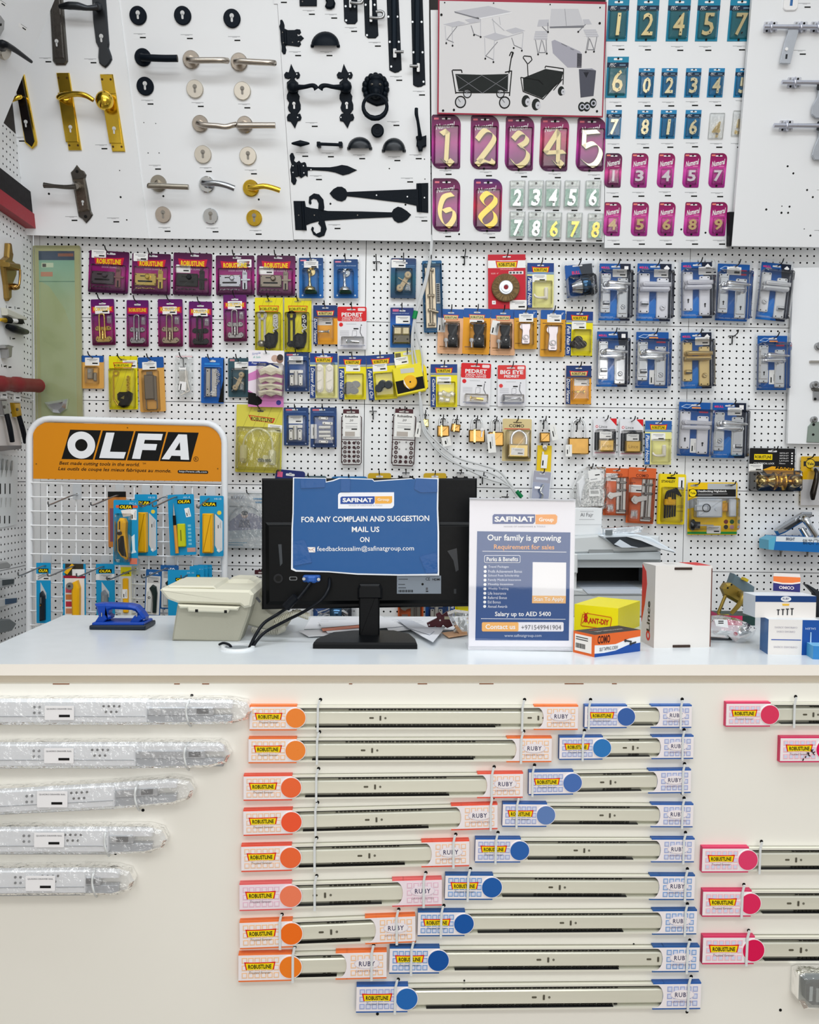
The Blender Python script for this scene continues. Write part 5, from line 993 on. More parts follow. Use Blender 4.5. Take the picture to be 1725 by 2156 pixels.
def padpack(t, st):
    t.part('clear_shell').rect(-.03, -.02, 1.03, 1.03, -.002, .0008, RIM, .05); m = card(t, M('e6e6ea', .4), r=.03); m.poly([(.04, .38), (.96, .34), (.96, .86), (.04, .86)], .0012, .0014, M('2c3038'))
    for i in range(5): m.rect(.08+.18*i, .4, .1+.18*i, .84, .0014, .0016, M('84888e'))
    m.poly([(.7, 0), (1, 0), (1, .2)], .0012, .0015, RED); m.circ(.14, .22, .06, .0012, .0015, M('d83848'), 12); m.circ(.14, .22, .035, .0015, .0017, WHITE, 10); m.text('Lince', .42, .22, .34, .075*t.asp, INK, .0016); hole(m, .5, .07, .3, .018); m.rect(.05, .92, .95, .94, .0012, .0015, M('d890a0'))
    q = t.part('body'); q.rect(.2, .58, .84, .9, .003, .024, M('c4a050', .35, .8), .04, .004); q.text('Lince', .52, .74, .4, .09*t.asp, M('8a6a28', .4, .6), .0246); s = t.part('shackle'); s.bez([(.3, .62, .014), (.3, .45, .014), (.38, .36, .014), (.52, .33, .014), (.66, .36, .014), (.74, .45, .014), (.74, .62, .014)], .045, M('3a3d42', .3, .7), 8); t.part('blister').rect(.08, .3, .92, .92, .001, .03, CLEAR, .05, .008); sticker(t, *st, 0, .045, .0265)
def comopad(t):
    t.part('clear_shell').rect(-.03, -.02, 1.03, 1.02, -.002, .0008, RIM, .05); m = card(t, M('d9c690', .42), r=.03); m.text('COMO', .48, .165, .52, .075*t.asp, M('3a2f28'), .0016, 0, .02); m.rect(.06, .225, .94, .25, .0012, .0015, M('d8604a')); m.rect(.36, .075, .66, .1, .0012, .0016, M('6a5c40'), .03); m.circ(.5, .46, .24, .0012, .0014, M('c89c30'), 20)
    q = t.part('body'); q.rect(.18, .6, .88, .93, .003, .03, M('b39a52', .35, .85), .04, .005); s = t.part('shackle'); s.bez([(.3, .62, .016), (.3, .44, .016), (.4, .33, .016), (.55, .29, .016), (.7, .33, .016), (.8, .44, .016), (.8, .62, .016)], .05, CHROME, 10); t.part('bubble').rect(.1, .26, .95, .95, .002, .038, CLEAR, .06, .01); sticker(t, .5, .78, 2, .048, .031)
def knobset(t):
    t.part('clear_shell').rect(-.03, -.02, 1.03, 1.02, -.002, .0008, RIM, .03); m = card(t, M('151517', .35), r=.02); m.rect(.1, .14, .5, .27, .0012, .0015, YEL); m.text('ROBUSTLINE', .3, .205, .36, .075*t.asp, INK, .0018, 0, .03); m.text('CYLINDRICAL LOCK', .32, .355, .46, .04*t.asp, WHITE, .0016, 0, .01)
    for i, s in enumerate(('587SS-ET', '587CP-ET', '587PB-ET', 'LATCH')): m.text(s, .76, .11+.06*i, .2, .03*t.asp, WHITE, .0016); m.rect(.92, .095+.06*i, .955, .125+.06*i, .0012, .0016, WHITE)
    m.text('70mm', .72, .35, .14, .03*t.asp, WHITE, .0016); m.rect(.92, .335, .955, .365, .0012, .0016, WHITE); m.poly([(.3, .5), (.5, .42), (.98, .46), (.98, .6), (.4, .6)], .0012, .0015, M('e8a818')); m.text('MANI', .76, .46, .36, .06*t.asp, INK, .0018, 4, .02, .3); hole(m, .5, .07, .2, .02, .0018)
    q = t.part('knob'); q.ell(.15, .77, .045, .15, .15, .04, M('d4b878', .15, 1., .04, .06, 30)); q.lathe((.22, .77, .045), (.4, .77, .045), [(0, .05), (.3, .05), (.6, .09), (1, .14)], M('d4b878', .15, 1., .04, .06, 30), 16); q = t.part('latch_body'); q.lathe((.4, .77, .045), (.64, .77, .045), [(0, .17), (.06, .2), (.2, .2), (.24, .13), (.75, .13), (.8, .2), (1, .2)], M('c99a3c', .2, .9), 20); q = t.part('knob'); q.ell(.87, .77, .045, .15, .15, .04, M('d4b878', .15, 1., .04, .06, 30)); q.lathe((.64, .77, .045), (.8, .77, .045), [(0, .12), (.4, .06), (1, .05)], M('d4b878', .15, 1., .04, .06, 30), 16); t.part('blister').rect(0, .52, 1, .99, .001, .085, CLEAR, .05, .02); sticker(t, .14, .46)
def yale(t):
    t.part('clear_shell').rect(-.01, -.01, 1.01, 1.01, -.002, .0008, RIM, .03); m = card(t, M('f5c800', .38), r=.02); m.poly([(0, .35), (.4, .2), (.4, .02), (.98, .02), (.98, .3), (.3, .45), (0, .5)], .0012, .0014, M('b8bcc0')); m.rect(.02, .13, .97, .27, .0014, .0017, M('141414')); m.circ(.1, .2, .085, .0014, .0019, YEL, 22); m.ring(.1, .2, .075, .085, .0019, .0021, INK); m.text('Yale', .1, .2, .11, None, INK, .0022, 0, .02); m.text('Deadlocking Nightlatch', .49, .17, .58, .05*t.asp, WHITE, .002, 0, .02); m.rect(.2, .215, .8, .222, .0017, .002, M('b8b8b8')); m.rect(.2, .235, .5, .242, .0017, .002, M('b8b8b8')); m.rect(0, .94, 1, .985, .0012, .0016, M('1f9a48')); hole(m, .13, .06, .16, .016, .002, M('a8a8a0')); hole(m, .83, .06, .16, .016, .002, M('8c9094'))
    for u, v, h in ((.78, .75, '7a2a20'), (.9, .75, '1f5a2c'), (.78, .85, '2a2a28'), (.9, .85, 'c89aa8')): m.circ(u, v, .045, .0014, .0018, M(h), 14)
    S = M('cdd3da', .35, .5); q = t.part('latch_case'); q.rect(.12, .31, .63, .66, .003, .04, S, .02, .005); q.rect(.07, .42, .34, .55, .03, .046, S, .03, .006); q.ring(.29, .48, .07, .085, .0458, .0466, INK, 20); q.circ(.5, .5, .035, .04, .046, S, 14); q = t.part('bolt'); q.rect(.63, .38, .76, .55, .006, .028, M('d9a03c', .3, .8), .01, .003); q = t.part('strike_box'); q.rect(.78, .31, .93, .65, .003, .03, S, .02, .004); q = t.part('key_cylinder'); q.lathe((.03, .8, .02), (.2, .81, .03), [(0, .1), (.3, .12), (.5, .07), (1, .07)], DKSTEEL, 14); q.rect(.2, .8, .48, .825, .02, .026, STEEL); t.part('blister').rect(.02, .29, .98, .9, .001, .054, CLEAR, .05, .016); sticker(t, .53, .9, 0, .052, .003)
def stanley(t):
    m = card(t, M('f0d60a', .38), r=.06); m.rect(-.0, 0, .06, 1, .0012, .0014, M('d6bc00')); m.rect(.3, .06, .62, .1, .0012, .0016, INK, .04); m.text('STANLEY', .36, .15, .5, .05*t.asp, INK, .0016, 0, .02); m.rect(.72, .62, .9, .625, .0012, .0015, INK)
    for v in (.64, .66, .72, .74): m.rect(.7, v, .92, v+.007, .0012, .0015, M('8a7a10'))
    q = t.part('hex_keys'); D = M('1a1c1e', .35, .5)
    for i in range(5): q.bez([(.24+.09*i, .88-.01*i, .014), (.24+.09*i, .6, .014), (.25+.08*i, .42-.02*i, .016), (.34+.07*i, .34-.012*i, .016), (.56+.06*i, .36+.02*i, .016)], .034, D, 6, 4)
    q = t.part('holder'); q.rect(.2, .5, .6, .62, .006, .026, M('e8b400', .4), .03, .004); q.rect(.3, .46, .42, .56, .02, .028, M('e8b400', .4), .02); t.part('blister').rect(.12, .26, .88, .95, .001, .032, CLEAR, .06, .01); s = t.part('price_sticker'); s.rect(.72, .06, .94, .3, .002, .0026, WHITE); s.rect(.82, .12, .87, .26, .0026, .003, INK)
def boltp(t, size, st, cut=0):
    O = M('d9622c', .4); m = card(t, O, r=.02); m.text('COMO', .5, .14, .46, .055*t.asp, M('6a2a18'), .0016, 0, .02); m.text(size, .16, .29, .2, .06*t.asp, M('6a2a18'), .0016); hole(m, .5, .05, .3, .012, .0016, M('b8b4ac'))
    S = M('a9a7a4', .3, .95); q = t.part('bolt_plate'); q.rect(.5, .2, .88, .96, .002, .006, S, .03, .0015); q = t.part('bolt_bar'); q.tube([(.68, .2, .014), (.68, .9, .014)], .06, M('8c8a88', .3, .9), 10)
    for v in (.3, .46, .9): q = t.part('strap'); q.rect(.52, v-.025, .86, v+.025, .005, .024, S, .03, .005); q.circ(.55, v, .022, .0238, .0246, INK, 8); q.circ(.83, v, .022, .0238, .0246, INK, 8)
    q = t.part('hasp_arm'); q.poly([(.1, .56), (.2, .5), (.34, .52), (.5, .5), (.66, .5), (.66, .58), (.5, .6), (.36, .62), (.3, .66), (.2, .65), (.1, .6)], .016, .021, S, .001); q.circ(.24, .58, .06, .021, .027, S, 12); b = t.part('screw_bag'); b.rect(.14, .76, .4, .92, .002, .01, BAG, .04)
    for i in range(5): b.stroke([(.18+.04*i, .79), (.2+.04*i, .88)], .022, .003, .008, STEEL)
    t.part('blister').rect(.06, .18, .94, .98, .001, .03, CLEAR, .05, .006); sticker(t, *st)
def clips(t):
    rn = random.Random(11); W = M('e6e6e2', .45); q = t.part('plastic_clips'); t.parts[-1][1].stuff = 1
    for i in range(70):
        u, v = .34+rn.random()*.62, .3+rn.random()*.68; q.rot(u, v, .14, .035, .004+rn.random()*.01, .016+rn.random()*.012, W, rn.random()*180, .012, .002)
    b = t.part('bag'); b.poly([(.0, .55), (.2, .12), (.45, 0), (.98, .02), (1, .98), (.12, 1), (.04, .8)], 0, .034, FILM('f6f8f8', .06, .14, .8, 30, .22), .01); s = t.part('paper_label'); s.rot(.62, .22, .36, .34, .035, .036, M('ececea', .5), -8); s.rot(.7, .2, .14, .03, .036, .0364, INK, -8); s.rot(.6, .3, .2, .02, .036, .0364, GRY, -8); s.rot(.62, .62, .32, .22, .035, .036, M('e8e8e6', .5), -4)
    for i in range(6): s.rot(.52+.04*i, .6, .015, .1, .036, .0364, INK, -4)
    s.text('Made in China', .6, .7, .26, .03, INK, .0364, -4)
    c = t.part('crumpled_flap'); c.poly([(.08, .38), (.3, .22), (.34, .4), (.26, .62), (.2, .9), (.12, .7)], .03, .044, M('e4e6e8', .5), .006)
def bluehook(t):
    t.part('clear_shell').rect(-.05, -.02, 1.05, 1.02, -.001, .002, RIM, .05); m = card(t, M('1e62b0', .35), r=.03); m.rect(0, 0, 1, .3, .0012, .0014, M('2c3c8c')); m.rect(.15, .16, .85, .22, .0012, .0016, M('c8d4ec')); hole(m, .5, .06, .3)
    q = t.part('hook'); q.rect(.1, .42, .5, .47, .004, .012, CHROME, .03); q.bez([(.6, .36, .012), (.48, .45, .02), (.44, .55, .024), (.58, .64, .024), (.5, .8, .02), (.4, 1., .016)], .06, CHROME, 8)
def rubyp(t):
    m = card(t, M('dfe2e4', .42), r=.01); m.circ(.28, .12, .2, .0012, .0014, M('c8ccd4'), 22, 0, .45); m.text('RUBY', .24, .12, .32, .055*t.asp, M('2a2c38'), .0016, 0, .01); m.rect(.66, .12, 1, .15, .0012, .0014, M('3a88b8')); m.rect(.72, .18, 1, .21, .0012, .0014, M('3a88b8')); m.rect(.04, .26, .4, .285, .0012, .0014, M('8c9094'))
    m.poly([(.02, .55), (.3, .4), (.65, .38), (.98, .5), (.98, .66), (.02, .7)], .0012, .0014, M('9a98b0')); m.circ(.44, .42, .09, .0014, .0018, M('c8a898'), 14); m.circ(.44, .385, .09, .0018, .002, M('1c1a1c'), 14, 0, .7); m.poly([(.32, .5), (.56, .5), (.6, .64), (.28, .64)], .0014, .0018, M('5a5870')); m.poly([(.05, .7), (.95, .66), (.95, .8), (.05, .84)], .0014, .0016, M('c4ccd0')); m.rect(.02, .9, .5, .915, .0012, .0014, M('4a90b0')); m.rect(.02, .94, .4, .955, .0012, .0014, M('4a90b0')); hole(m, .6, .05, .18, .012)
    q = t.part('wire_ring'); q.bez([(.02, .6, .012), (.1, .4, .012), (.3, .28, .012), (.5, .25, .012), (.74, .3, .012), (.9, .42, .012), (.96, .6, .012), (.94, .78, .012)], .02, M('c8ccd0', .3, .5), 6); t.part('bag').rect(-.02, .03, 1.02, 1, .001, .016, BAG, .03, .004)
PG = 'purple door guard packs'; PB = 'purple swing bar packs'
CH2 = M('b9bcc4', .22, .95); BZ = M('7d7468', .35, .9)
pack(guard, (187, 529, 271, 617), 3, 'purple pack with a dark bronze door guard', 'at the start of the top row', 'door guard pack', PG, metal=M('5a5258', .4, .8), bl=M('8a5c5c', .4, .7), st=(.24, .08))
pack(guard, (278, 534, 359, 620), 2, 'purple pack with a brassy gold door guard', 'beside the dark bronze one', 'door guard pack', PG, metal=M('c8b060', .25, .9), st=(.22, .1))
pack(guard, (365, 533, 446, 622), 2, 'purple pack with a black door guard', 'in the top row', 'door guard pack', PG, metal=M('15181c', .35), st=(.26, .38))
pack(guard, (455, 538, 536, 622), 0, 'purple pack with a chrome door guard', 'above the bronze swing bar', 'door guard pack', PG, metal=CH2, st=(.74, .2))
pack(guard, (541, 538, 622, 623), 1, 'purple pack with a pewter door guard', 'beside the blue door stop packs', 'door guard pack', PG, metal=BZ, st=(.25, .38))
pack(barg, (193, 630, 242, 727), -1.5, 'purple pack with a gold swing bar', 'at the start of the second row', 'swing bar pack', PB, metal=M('e0c070', .18, .95), st=(.48, .23))
pack(barg, (267, 632, 313, 730), .5, 'purple pack with a nickel swing bar and no sticker', 'second in its row', 'swing bar pack', PB, metal=M('b0aeb2', .2, .95), st=None)
pack(barg, (333, 630, 385, 730), 0, 'purple pack with an antique brass swing bar', 'third in its row', 'swing bar pack', PB, metal=M('b8a890', .2, .95), st=(.48, .24))
pack(barg, (398, 635, 447, 732), .5, 'purple pack with a black swing bar', 'fourth in its row', 'swing bar pack', PB, metal=M('14181c', .3), st=(.5, .24))
pack(barg, (471, 621, 520, 719), -.5, 'purple pack with a silver swing bar', 'tucked under the chrome door guard pack', 'swing bar pack', PB, d=.022, metal=M('b4b0b0', .2, .95), st=(.5, .22))
pack(stop, (630, 543, 681, 628), 0, 'blue clear pack with a brass door stop', 'beside the pewter guard', 'door stop pack', 'blue door stop packs', metal=M('c9b684', .2, .95), st=(.5, .18))
pack(stop, (703, 546, 754, 628), 0, 'blue clear pack with a chrome door stop', 'beside the bare hook', 'door stop pack', 'blue door stop packs', metal=CHROME)
pack(roller, (823, 544, 876, 628), 1, 'teal pack with two beige glass rollers', 'near the cable bundle', 'roller pack', st=(.3, .14))
pack(longbolt, (891, 549, 932, 700), -1.5, 'tall blue pack with a long nickel slide bolt', 'behind the cables', 'bolt pack', hk=(.45, .02), d=.012)
pack(brush, (1028, 536, 1107, 650), -.5, 'red pack with a round wire brush', 'above the orange lock packs', 'wire brush pack')
pack(lite, (1110, 554, 1166, 648), .5, 'pale yellow pack with a white plastic hook', 'beside the red brush pack', 'plastic hook pack', word='Plastic Hook', kind='plastic_hook', pale=True, st=(.46, .34))
pack(cyl, (1186, 549, 1256, 632), -5, 'tilted clear pack with a chrome lock cylinder', 'beside the lever sets', 'lock cylinder pack', hk=(.5, .1))
LV = 'carded pairs of lever handles'
SW, PO, GD2 = SATWHITE, M('e8eaec', .14, .9, .03, .015, 9), M('d8bf86', .35, .75)
for b, tl, mt, sy, lk, br, st, st2, sh, wh in (
    ((1257, 549, 1333, 681), .8, PO, 1, 1, 1, (.62, .2), None, 'clear pack of polished levers with thumb turns', 'first in the top lever row'),
    ((1336, 549, 1419, 682), 1.2, SW, 0, 1, 1, (.66, .2), None, 'clear pack of satin flat levers with thumb turns', 'second in the top lever row'),
    ((1430, 546, 1505, 676), -.5, SW, 0, 0, 1, (.74, .19), None, 'clear pack of satin flat levers with keyholes', 'above the cream lever pack'),
    ((1504, 550, 1582, 682), 2.5, PO, 1, 0, 0, (.5, .16), None, 'clear pack of polished levers with keyholes', 'tilted, in the top lever row'),
    ((1593, 548, 1665, 681), 6, M('e2e4e6', .35, .3), 0, 2, 1, None, None, 'strongly tilted clear pack of white satin levers', 'beside the white panel'),
    ((1252, 692, 1327, 820), .5, PO, 1, 1, 1, None, None, 'clear pack of polished levers with a skewed tag', 'below the first lever pack'),
    ((1334, 693, 1413, 823), .8, PO, 1, 1, 0, None, (.53, .78, 90), 'clear pack of polished levers with an upright tag', 'beside the skewed tag one'),
    ((1429, 694, 1504, 824), -.8, GD2, 0, 1, 1, (.66, .19), None, 'clear pack of cream gold levers', 'alone in gold'),
    ((1590, 701, 1662, 827), .3, PO, 1, 0, 0, None, (.52, .74, 90), 'clear pack of polished levers beside the white panel', 'in the second lever row'),
    ((1423, 841, 1502, 966), 2, SW, 0, 0, 0, None, (.5, .78, 90), 'lowest clear pack of satin levers with keyholes', 'above the allen keys'),
    ((1494, 842, 1576, 970), 1, PO, 1, 2, 1, (.63, .19), None, 'lowest clear pack of polished levers', 'above the nightlatch pack')):
    pack(levers, b, tl, sh, wh, 'lever handle pack', LV, hk=(.53, .08), name='door_lever_pack', mat=mt, style=sy, lock=lk, brand=br, st=st, st2=st2)
    if 'skewed' in sh:
        pass
pack(carab, (537, 627, 596, 740), .3, 'yellow pack with a steel door chain and black pouch', 'below the pewter guard', 'door chain pack', metal=M('a8a49c', .3, .9)); pack(carab, (599, 627, 656, 741), .3, 'yellow pack with a black door chain and pouch', 'beside the steel chain one', 'door chain pack', metal=M('1a1c1e', .35, .3))
pack(viewer, (660, 643, 711, 725), 0, 'orange pack with a silver door viewer', 'beside the black door chain', 'door viewer pack', metal=CHROME, st=(.5, .41)); pack(pedret, (711, 646, 772, 736), .3, 'white and red pack with a door viewer, highest of three', 'beside the orange one', 'door viewer pack', metal=CHROME)
pack(magnet, (822, 648, 871, 732), .5, 'blue clear pack with a nickel glass hinge', 'behind the green cable tie', 'hinge pack')
KL = 'orange hasp and cam lock packs'
pack(hasp, (922, 651, 976, 745), 1.5, 'peach pack with a black cam lock, first of its row', 'below the long bolt', 'cam lock pack', KL, bg=PEACH, kind='cam_lock', st=(.14, .36, 92)); pack(hasp, (975, 650, 1032, 746), 2, 'orange pack with a black cam lock', 'between two peach packs', 'cam lock pack', KL, bg=OR, kind='cam_lock', st=(.5, .24)); pack(hasp, (1033, 652, 1085, 748), 1, 'peach pack with a black cam lock and a loose key', 'below the red brush pack', 'cam lock pack', KL, bg=PEACH, kind='cam_lock', st=(.18, .4, 100))
pack(hasp, (1083, 653, 1131, 735), 0, 'orange pack with a small white hasp', 'below the plastic hook pack', 'hasp pack', KL, d=.019, bg=M('d89c24', .38), kind='hasp', st=(.52, .2), size='3"'); pack(hasp, (1138, 653, 1190, 751), 1, 'orange pack with a long grey hasp', 'beside the felt glides', 'hasp pack', KL, bg=M('dc9c24', .38), kind='hasp', st=(.55, .18), size='4"')
pack(lite, (1192, 656, 1248, 749), 1, 'yellow pack with dark nail-on felt glides', 'beside the long hasp', 'felt glide pack', word='Felt Nail On', kind='felt_glides', st=(.48, .32))
pack(hasp, (172, 749, 219, 818), .5, 'tan pack with a small cabinet catch', 'beside the tall green card', 'catch pack', bg=TAN, kind='catch', st=(.48, .18)); pack(ylock, (230, 750, 290, 862), 0, 'yellow pack with a brass door chain and black pouch', 'above the orange sign', 'door chain pack', hk=(.45, .05)); pack(hasp, (293, 752, 347, 867), -2, 'tan pack with a grey toggle latch', 'above the orange sign', 'toggle latch pack', bg=TAN, kind='toggle_latch', st=(.44, .16))
pack(clearbag, (371, 748, 407, 836), 0, 'small clear bag of white fittings', 'in the third row', 'parts bag', hk=(.4, .06)); pack(chainp, (424, 753, 472, 849), 1, 'bright blue pack with a chrome door chain', 'in the third row', 'door chain pack', hk=(.4, .04)); pack(roller, (481, 754, 524, 836), 0, 'grey teal pack with beige rollers', 'half behind the pink corner guard card', 'roller pack', bg=M('31525e', .4), st=(.66, .2))
pack(guards_corner, (523, 738, 598, 857), 1, 'pink and white card of foam corner guards', 'below the yellow chain packs', 'corner guard pack', d=.03); pack(hinge, (600, 742, 651, 824), 0, 'teal blue pack with small brown fittings', 'behind the pink card', 'hinge pack', st=(.46, .2)); pack(lite, (653, 744, 711, 838), .3, 'blue and cream pack with white drawer rollers', 'in the third row', 'drawer roller pack', word='Drawer Roller', kind='drawer_rollers', pale=True, st=(.5, .16))
pack(lite, (714, 749, 771, 841), 0, 'yellow pack with grey round felt pads', 'beside the drawer rollers', 'felt pad pack', word='Felt Nail On', kind='felt_pads', st=(.52, .27)); pack(lite, (774, 747, 834, 841), -4, 'yellow pack with dark rubber chair tips', 'beside the felt pads', 'felt pad pack', word='Felt Nail On', kind='rubber_tips', st=(.46, .28)); pack(drillbox, (827, 739, 898, 836), -6, 'yellow box with a round hole saw window', 'tilted over the cables', 'hole saw box', d=.02, hk=(.5, .05))
pack(lite, (907, 767, 963, 857), 0, 'yellow pack with clear cable clips', 'beside the cable bundle', 'cable clip pack', word='Cable Clips', kind='cable_clips', st=(.5, .38)); pack(pedret, (970, 765, 1033, 856), 2, 'white and red pack with a gold door viewer', 'below the orange cam lock', 'door viewer pack', metal=GOLD); pack(pedret, (1048, 769, 1107, 856), .3, 'white and red pack with a big steel door viewer', 'above the padlocks', 'door viewer pack', metal=M('a8acb2', .2, .95), big=1); pack(viewer, (1192, 770, 1245, 851), .3, 'orange pack with a gold door viewer', 'below the felt glides', 'door viewer pack', metal=GOLD, st=(.6, .42))
pack(cablelock, (497, 853, 594, 995), 1.8, 'large yellow pack with a white cable bicycle lock', 'beside the orange sign', 'cable lock pack', hk=(.5, .04)); pack(hinge, (598, 858, 650, 938), 0, 'blue pack with a small pivot hinge', 'beside the cable lock', 'hinge pack', st=(.48, .32)); pack(hinge, (654, 858, 709, 942), 0, 'blue pack with a stacked pivot hinge and paper slip', 'beside the brown cap card', 'hinge pack', st=None, extra=1)
pack(floatcard, (718, 862, 763, 980), .5, 'brown screw cap card with full rows', 'above the monitor', 'screw cap card'); pack(floatcard, (825, 861, 876, 982), 2.5, 'brown screw cap card half used up', 'beside the cable bundle', 'screw cap card', full=False)
padlock((889, 870, 903, 900), 'tiny silver padlock', 'with a paper tag on the cable bundle', .45, .2, (-.6, 1.2, 8, .75, 2.2), None, M('d8cf98', .25, .9), tilt=0)
padlock((920, 878, 946, 920), 'small brass padlock with a white tag below', 'first of the brass row', .45, .13, (.75, 1.25, -12, .7, .75)); padlock((950, 880, 970, 910), 'smallest brass padlock with little keys', 'tilted on its hook', .45, .16, None, (1.1, .9), tilt=8)
padlock((986, 879, 1021, 932), 'medium brass padlock with a silver key', 'beside the smallest one', .5, .11, None, (.8, .5)); padlock((1027, 880, 1060, 940), 'brass padlock half behind a paper tag', 'beside the cream padlock card', .5, .11, (.2, .9, -5, .5, 1.2)); padlock((1135, 880, 1157, 932), 'slim brass padlock holding a tiny one', 'above the yellow key card', .6, .1, (1.3, .6, -12, .6, 1.5)); padlock((1194, 880, 1239, 957), 'largest brass padlock with a tall shackle', 'beside the carded padlocks', .55, .09, (.02, .9, 0, .3, .55))
pack(comopad, (1058, 882, 1119, 971), 1, 'cream card with a brass padlock', 'in the padlock row', 'padlock pack', hk=(.48, .04)); pack(padpack, (1250, 881, 1298, 959), .5, 'grey carded padlock nearest the largest brass one', '', 'padlock pack', 'grey carded padlocks', st=(.46, .46)); pack(padpack, (1305, 883, 1354, 961), .5, 'grey carded padlock beside the plastic hook card', '', 'padlock pack', 'grey carded padlocks', st=(.48, .5))
pack(lite, (1358, 886, 1414, 978), .5, 'pale yellow card with a white plastic hook', 'beside the carded padlocks', 'plastic hook pack', word='Plastic Hook', kind='plastic_hook', pale=True, old=True, st=(.5, .37))
pack(knobset, (1578, 944, 1673, 1034), .8, 'black and yellow pack with a gold knob lock', 'below the white panel', 'knob lock pack', hk=(.5, .04))
pack(yale, (1448, 1016, 1552, 1126), 0, 'yellow clear pack with a silver nightlatch', 'above the white carton', 'nightlatch pack', hk=(.15, .03)); hook((1536, 1020), 'second steel peg hook on the silver nightlatch pack')
pack(stanley, (1385, 998, 1443, 1104), 1.8, 'yellow pack with black allen keys', 'beside the nightlatch pack', 'hex key pack', hk=(.45, .02))
pack(boltp, (1271, 986, 1324, 1085), 1, 'orange card with a short hasp bolt', 'beside the bag of clips', 'bolt pack', 'orange carded hasp bolts', size='6"', st=(.27, .19)); pack(boltp, (1321, 985, 1379, 1102), 3, 'orange card with a longer hasp bolt', 'beside the allen keys', 'bolt pack', 'orange carded hasp bolts', size='8"', st=(.3, .38), d=.019)
pack(clips, (1204, 982, 1274, 1072), 0, 'bulging clear bag of white plastic clips', 'behind the acrylic sign', 'parts bag', hk=(.55, .02)); pack(bluehook, (1121, 993, 1157, 1070), 5, 'narrow blue pack with a chrome hook', 'behind the acrylic sign', 'hook pack', hk=(.5, .02), d=.016); pack(rubyp, (480, 1034, 560, 1154), .8, 'white pack with a printed child and a wire ring', 'half behind the monitor', 'curtain wire pack', hk=(.55, .03))
pack(floatcard, (532, 1200, 580, 1310), 0, 'brown screw cap card peeking out', 'between the phone and the monitor', 'screw cap card', hk=(.5, .02))
t = It('key_card', 'yellow card with two keys hanging under the slim padlock', 'key card', (1131, 938, 1161, 994), WALL, .012, 2); m = card(t, M('ecc80c', .4)); k = t.part('key')
k.circ(.5, .06, .16, .003, .006, STEEL, 12); k.rot(.42, .42, .12, .7, .003, .006, STEEL, -6); k.circ(.52, .12, .12, .006, .009, GUN, 12); s = t.part('paper_tag'); s.rot(.5, .6, .42, .95, .006, .007, WHITE, 3); s.rot(.4, .66, .09, .36, .007, .0074, INK, 3); t.done()
for p, w in (((793, 552), 'beside the chrome door stop'), ((978, 541), 'above the orange lock packs'), ((1541, 708), 'between two lever packs'), ((786, 866), 'between the brown cap cards'), ((1016, 1002), 'above the monitor corner'), ((1064, 1046), 'just over the acrylic sign')): hook(p, 'bare steel peg hook '+w)
# packs peeking over and under the monitor
def topcard(t, mat, c2=None):
    m = card(t, mat, r=.1); hole(m, .5, .12, .3, .03); 
    if c2: m.rect(.06, .06, .24, .2, .0012, .0015, c2)
pack(topcard, (578, 990, 640, 1070), 5, 'navy card with a pink mark peeking over the monitor', '', 'hardware pack', hk=None, mat=M('1c2a6c'), c2=M('e0608c')); pack(topcard, (637, 1002, 688, 1070), 0, 'grey teal card peeking over the monitor', '', 'hardware pack', hk=(.3, .02), mat=M('4a6470'), c2=M('b88a80')); pack(topcard, (697, 1003, 775, 1070), 0, 'bright blue card peeking over the monitor', '', 'hardware pack', mat=M('2c74b0'))
def oval(t, mat, yel=0):
    m = t.part('backing_card'); m.circ(.5, .45, .5, 0, .004, mat, 24, 0, .9); m.rect(.35, .1, .65, .2, .004, .0046, M('c8c8c8'), .05); m.rect(0, .45, 1, 1, 0, .004, mat)
pack(oval, (830, 992, 880, 1060), 0, 'first black oval card peeking over the monitor', '', 'hardware pack', 'black oval cards', mat=M('15161a', .4), hk=(.5, .05)); pack(oval, (946, 992, 994, 1060), 0, 'second black oval card peeking over the monitor', '', 'hardware pack', 'black oval cards', mat=M('15161a', .4), hk=(.5, .05))
pack(topcard, (775, 996, 824, 1060), 0, 'first yellow-topped clear pack over the monitor', '', 'hardware pack', 'yellow-topped packs', mat=M('c8a41c', .4)); pack(topcard, (892, 996, 940, 1060), 0, 'second yellow-topped clear pack over the monitor', '', 'hardware pack', 'yellow-topped packs', mat=M('c8a41c', .4))
pack(boltp, (838, 1230, 892, 1312), 0, 'red-brown card with silver rollers under the monitor', '', 'bolt pack', hk=None, size='4"', st=(.3, .3)); pack(lite, (948, 1240, 1000, 1320), 0, 'yellow felt pack low beside the acrylic sign', '', 'felt pad pack', hk=None, word='Felt Nail On', kind='felt_pads', st=(.6, .3)); pack(hinge, (896, 1232, 944, 1316), 0, 'dark blue pack low under the monitor', '', 'hinge pack', hk=None, st=None); pack(cyl, (655, 1235, 750, 1320), 0, 'dark boxed lock pack low behind the monitor stand', '', 'lock pack', hk=None)
# tall green card by the corner, white panel at the edge, cable bundle
t = It('window_film_pack', 'tall faded green card with a chrome fitting by the corner', 'hardware pack', (77, 520, 173, 900), WALL, .01, 0); m = card(t, M('c0bfa0', .45), r=.02); m.rect(.08, .025, .86, .075, .0012, .0016, M('1f3f78')); m.rect(.5, .038, .84, .055, .0016, .0018, M('9a5a58')); m.rect(.08, .075, .86, 1, .0012, .0014, GR(((0, 'b9c6b2'), (.7, 'b8cabc'), (.9, '98c6c4'), (1, '70b0bc')))); m.poly([(.1, .19), (.3, .22), (.62, .34), (.82, .48), (.86, 1), (.08, 1)], .0014, .0016, M('bcc6ae', .45)); m.rect(.12, .14, .38, .165, .0014, .0018, M('d89088')); m.rect(.14, .09, .4, .115, .0014, .0018, M('e0ece8')); m.rect(.16, .095, .24, .113, .0018, .002, M('3a3040')); m.rect(.08, .19, .86, .196, .0014, .0019, M('7aa09c'))
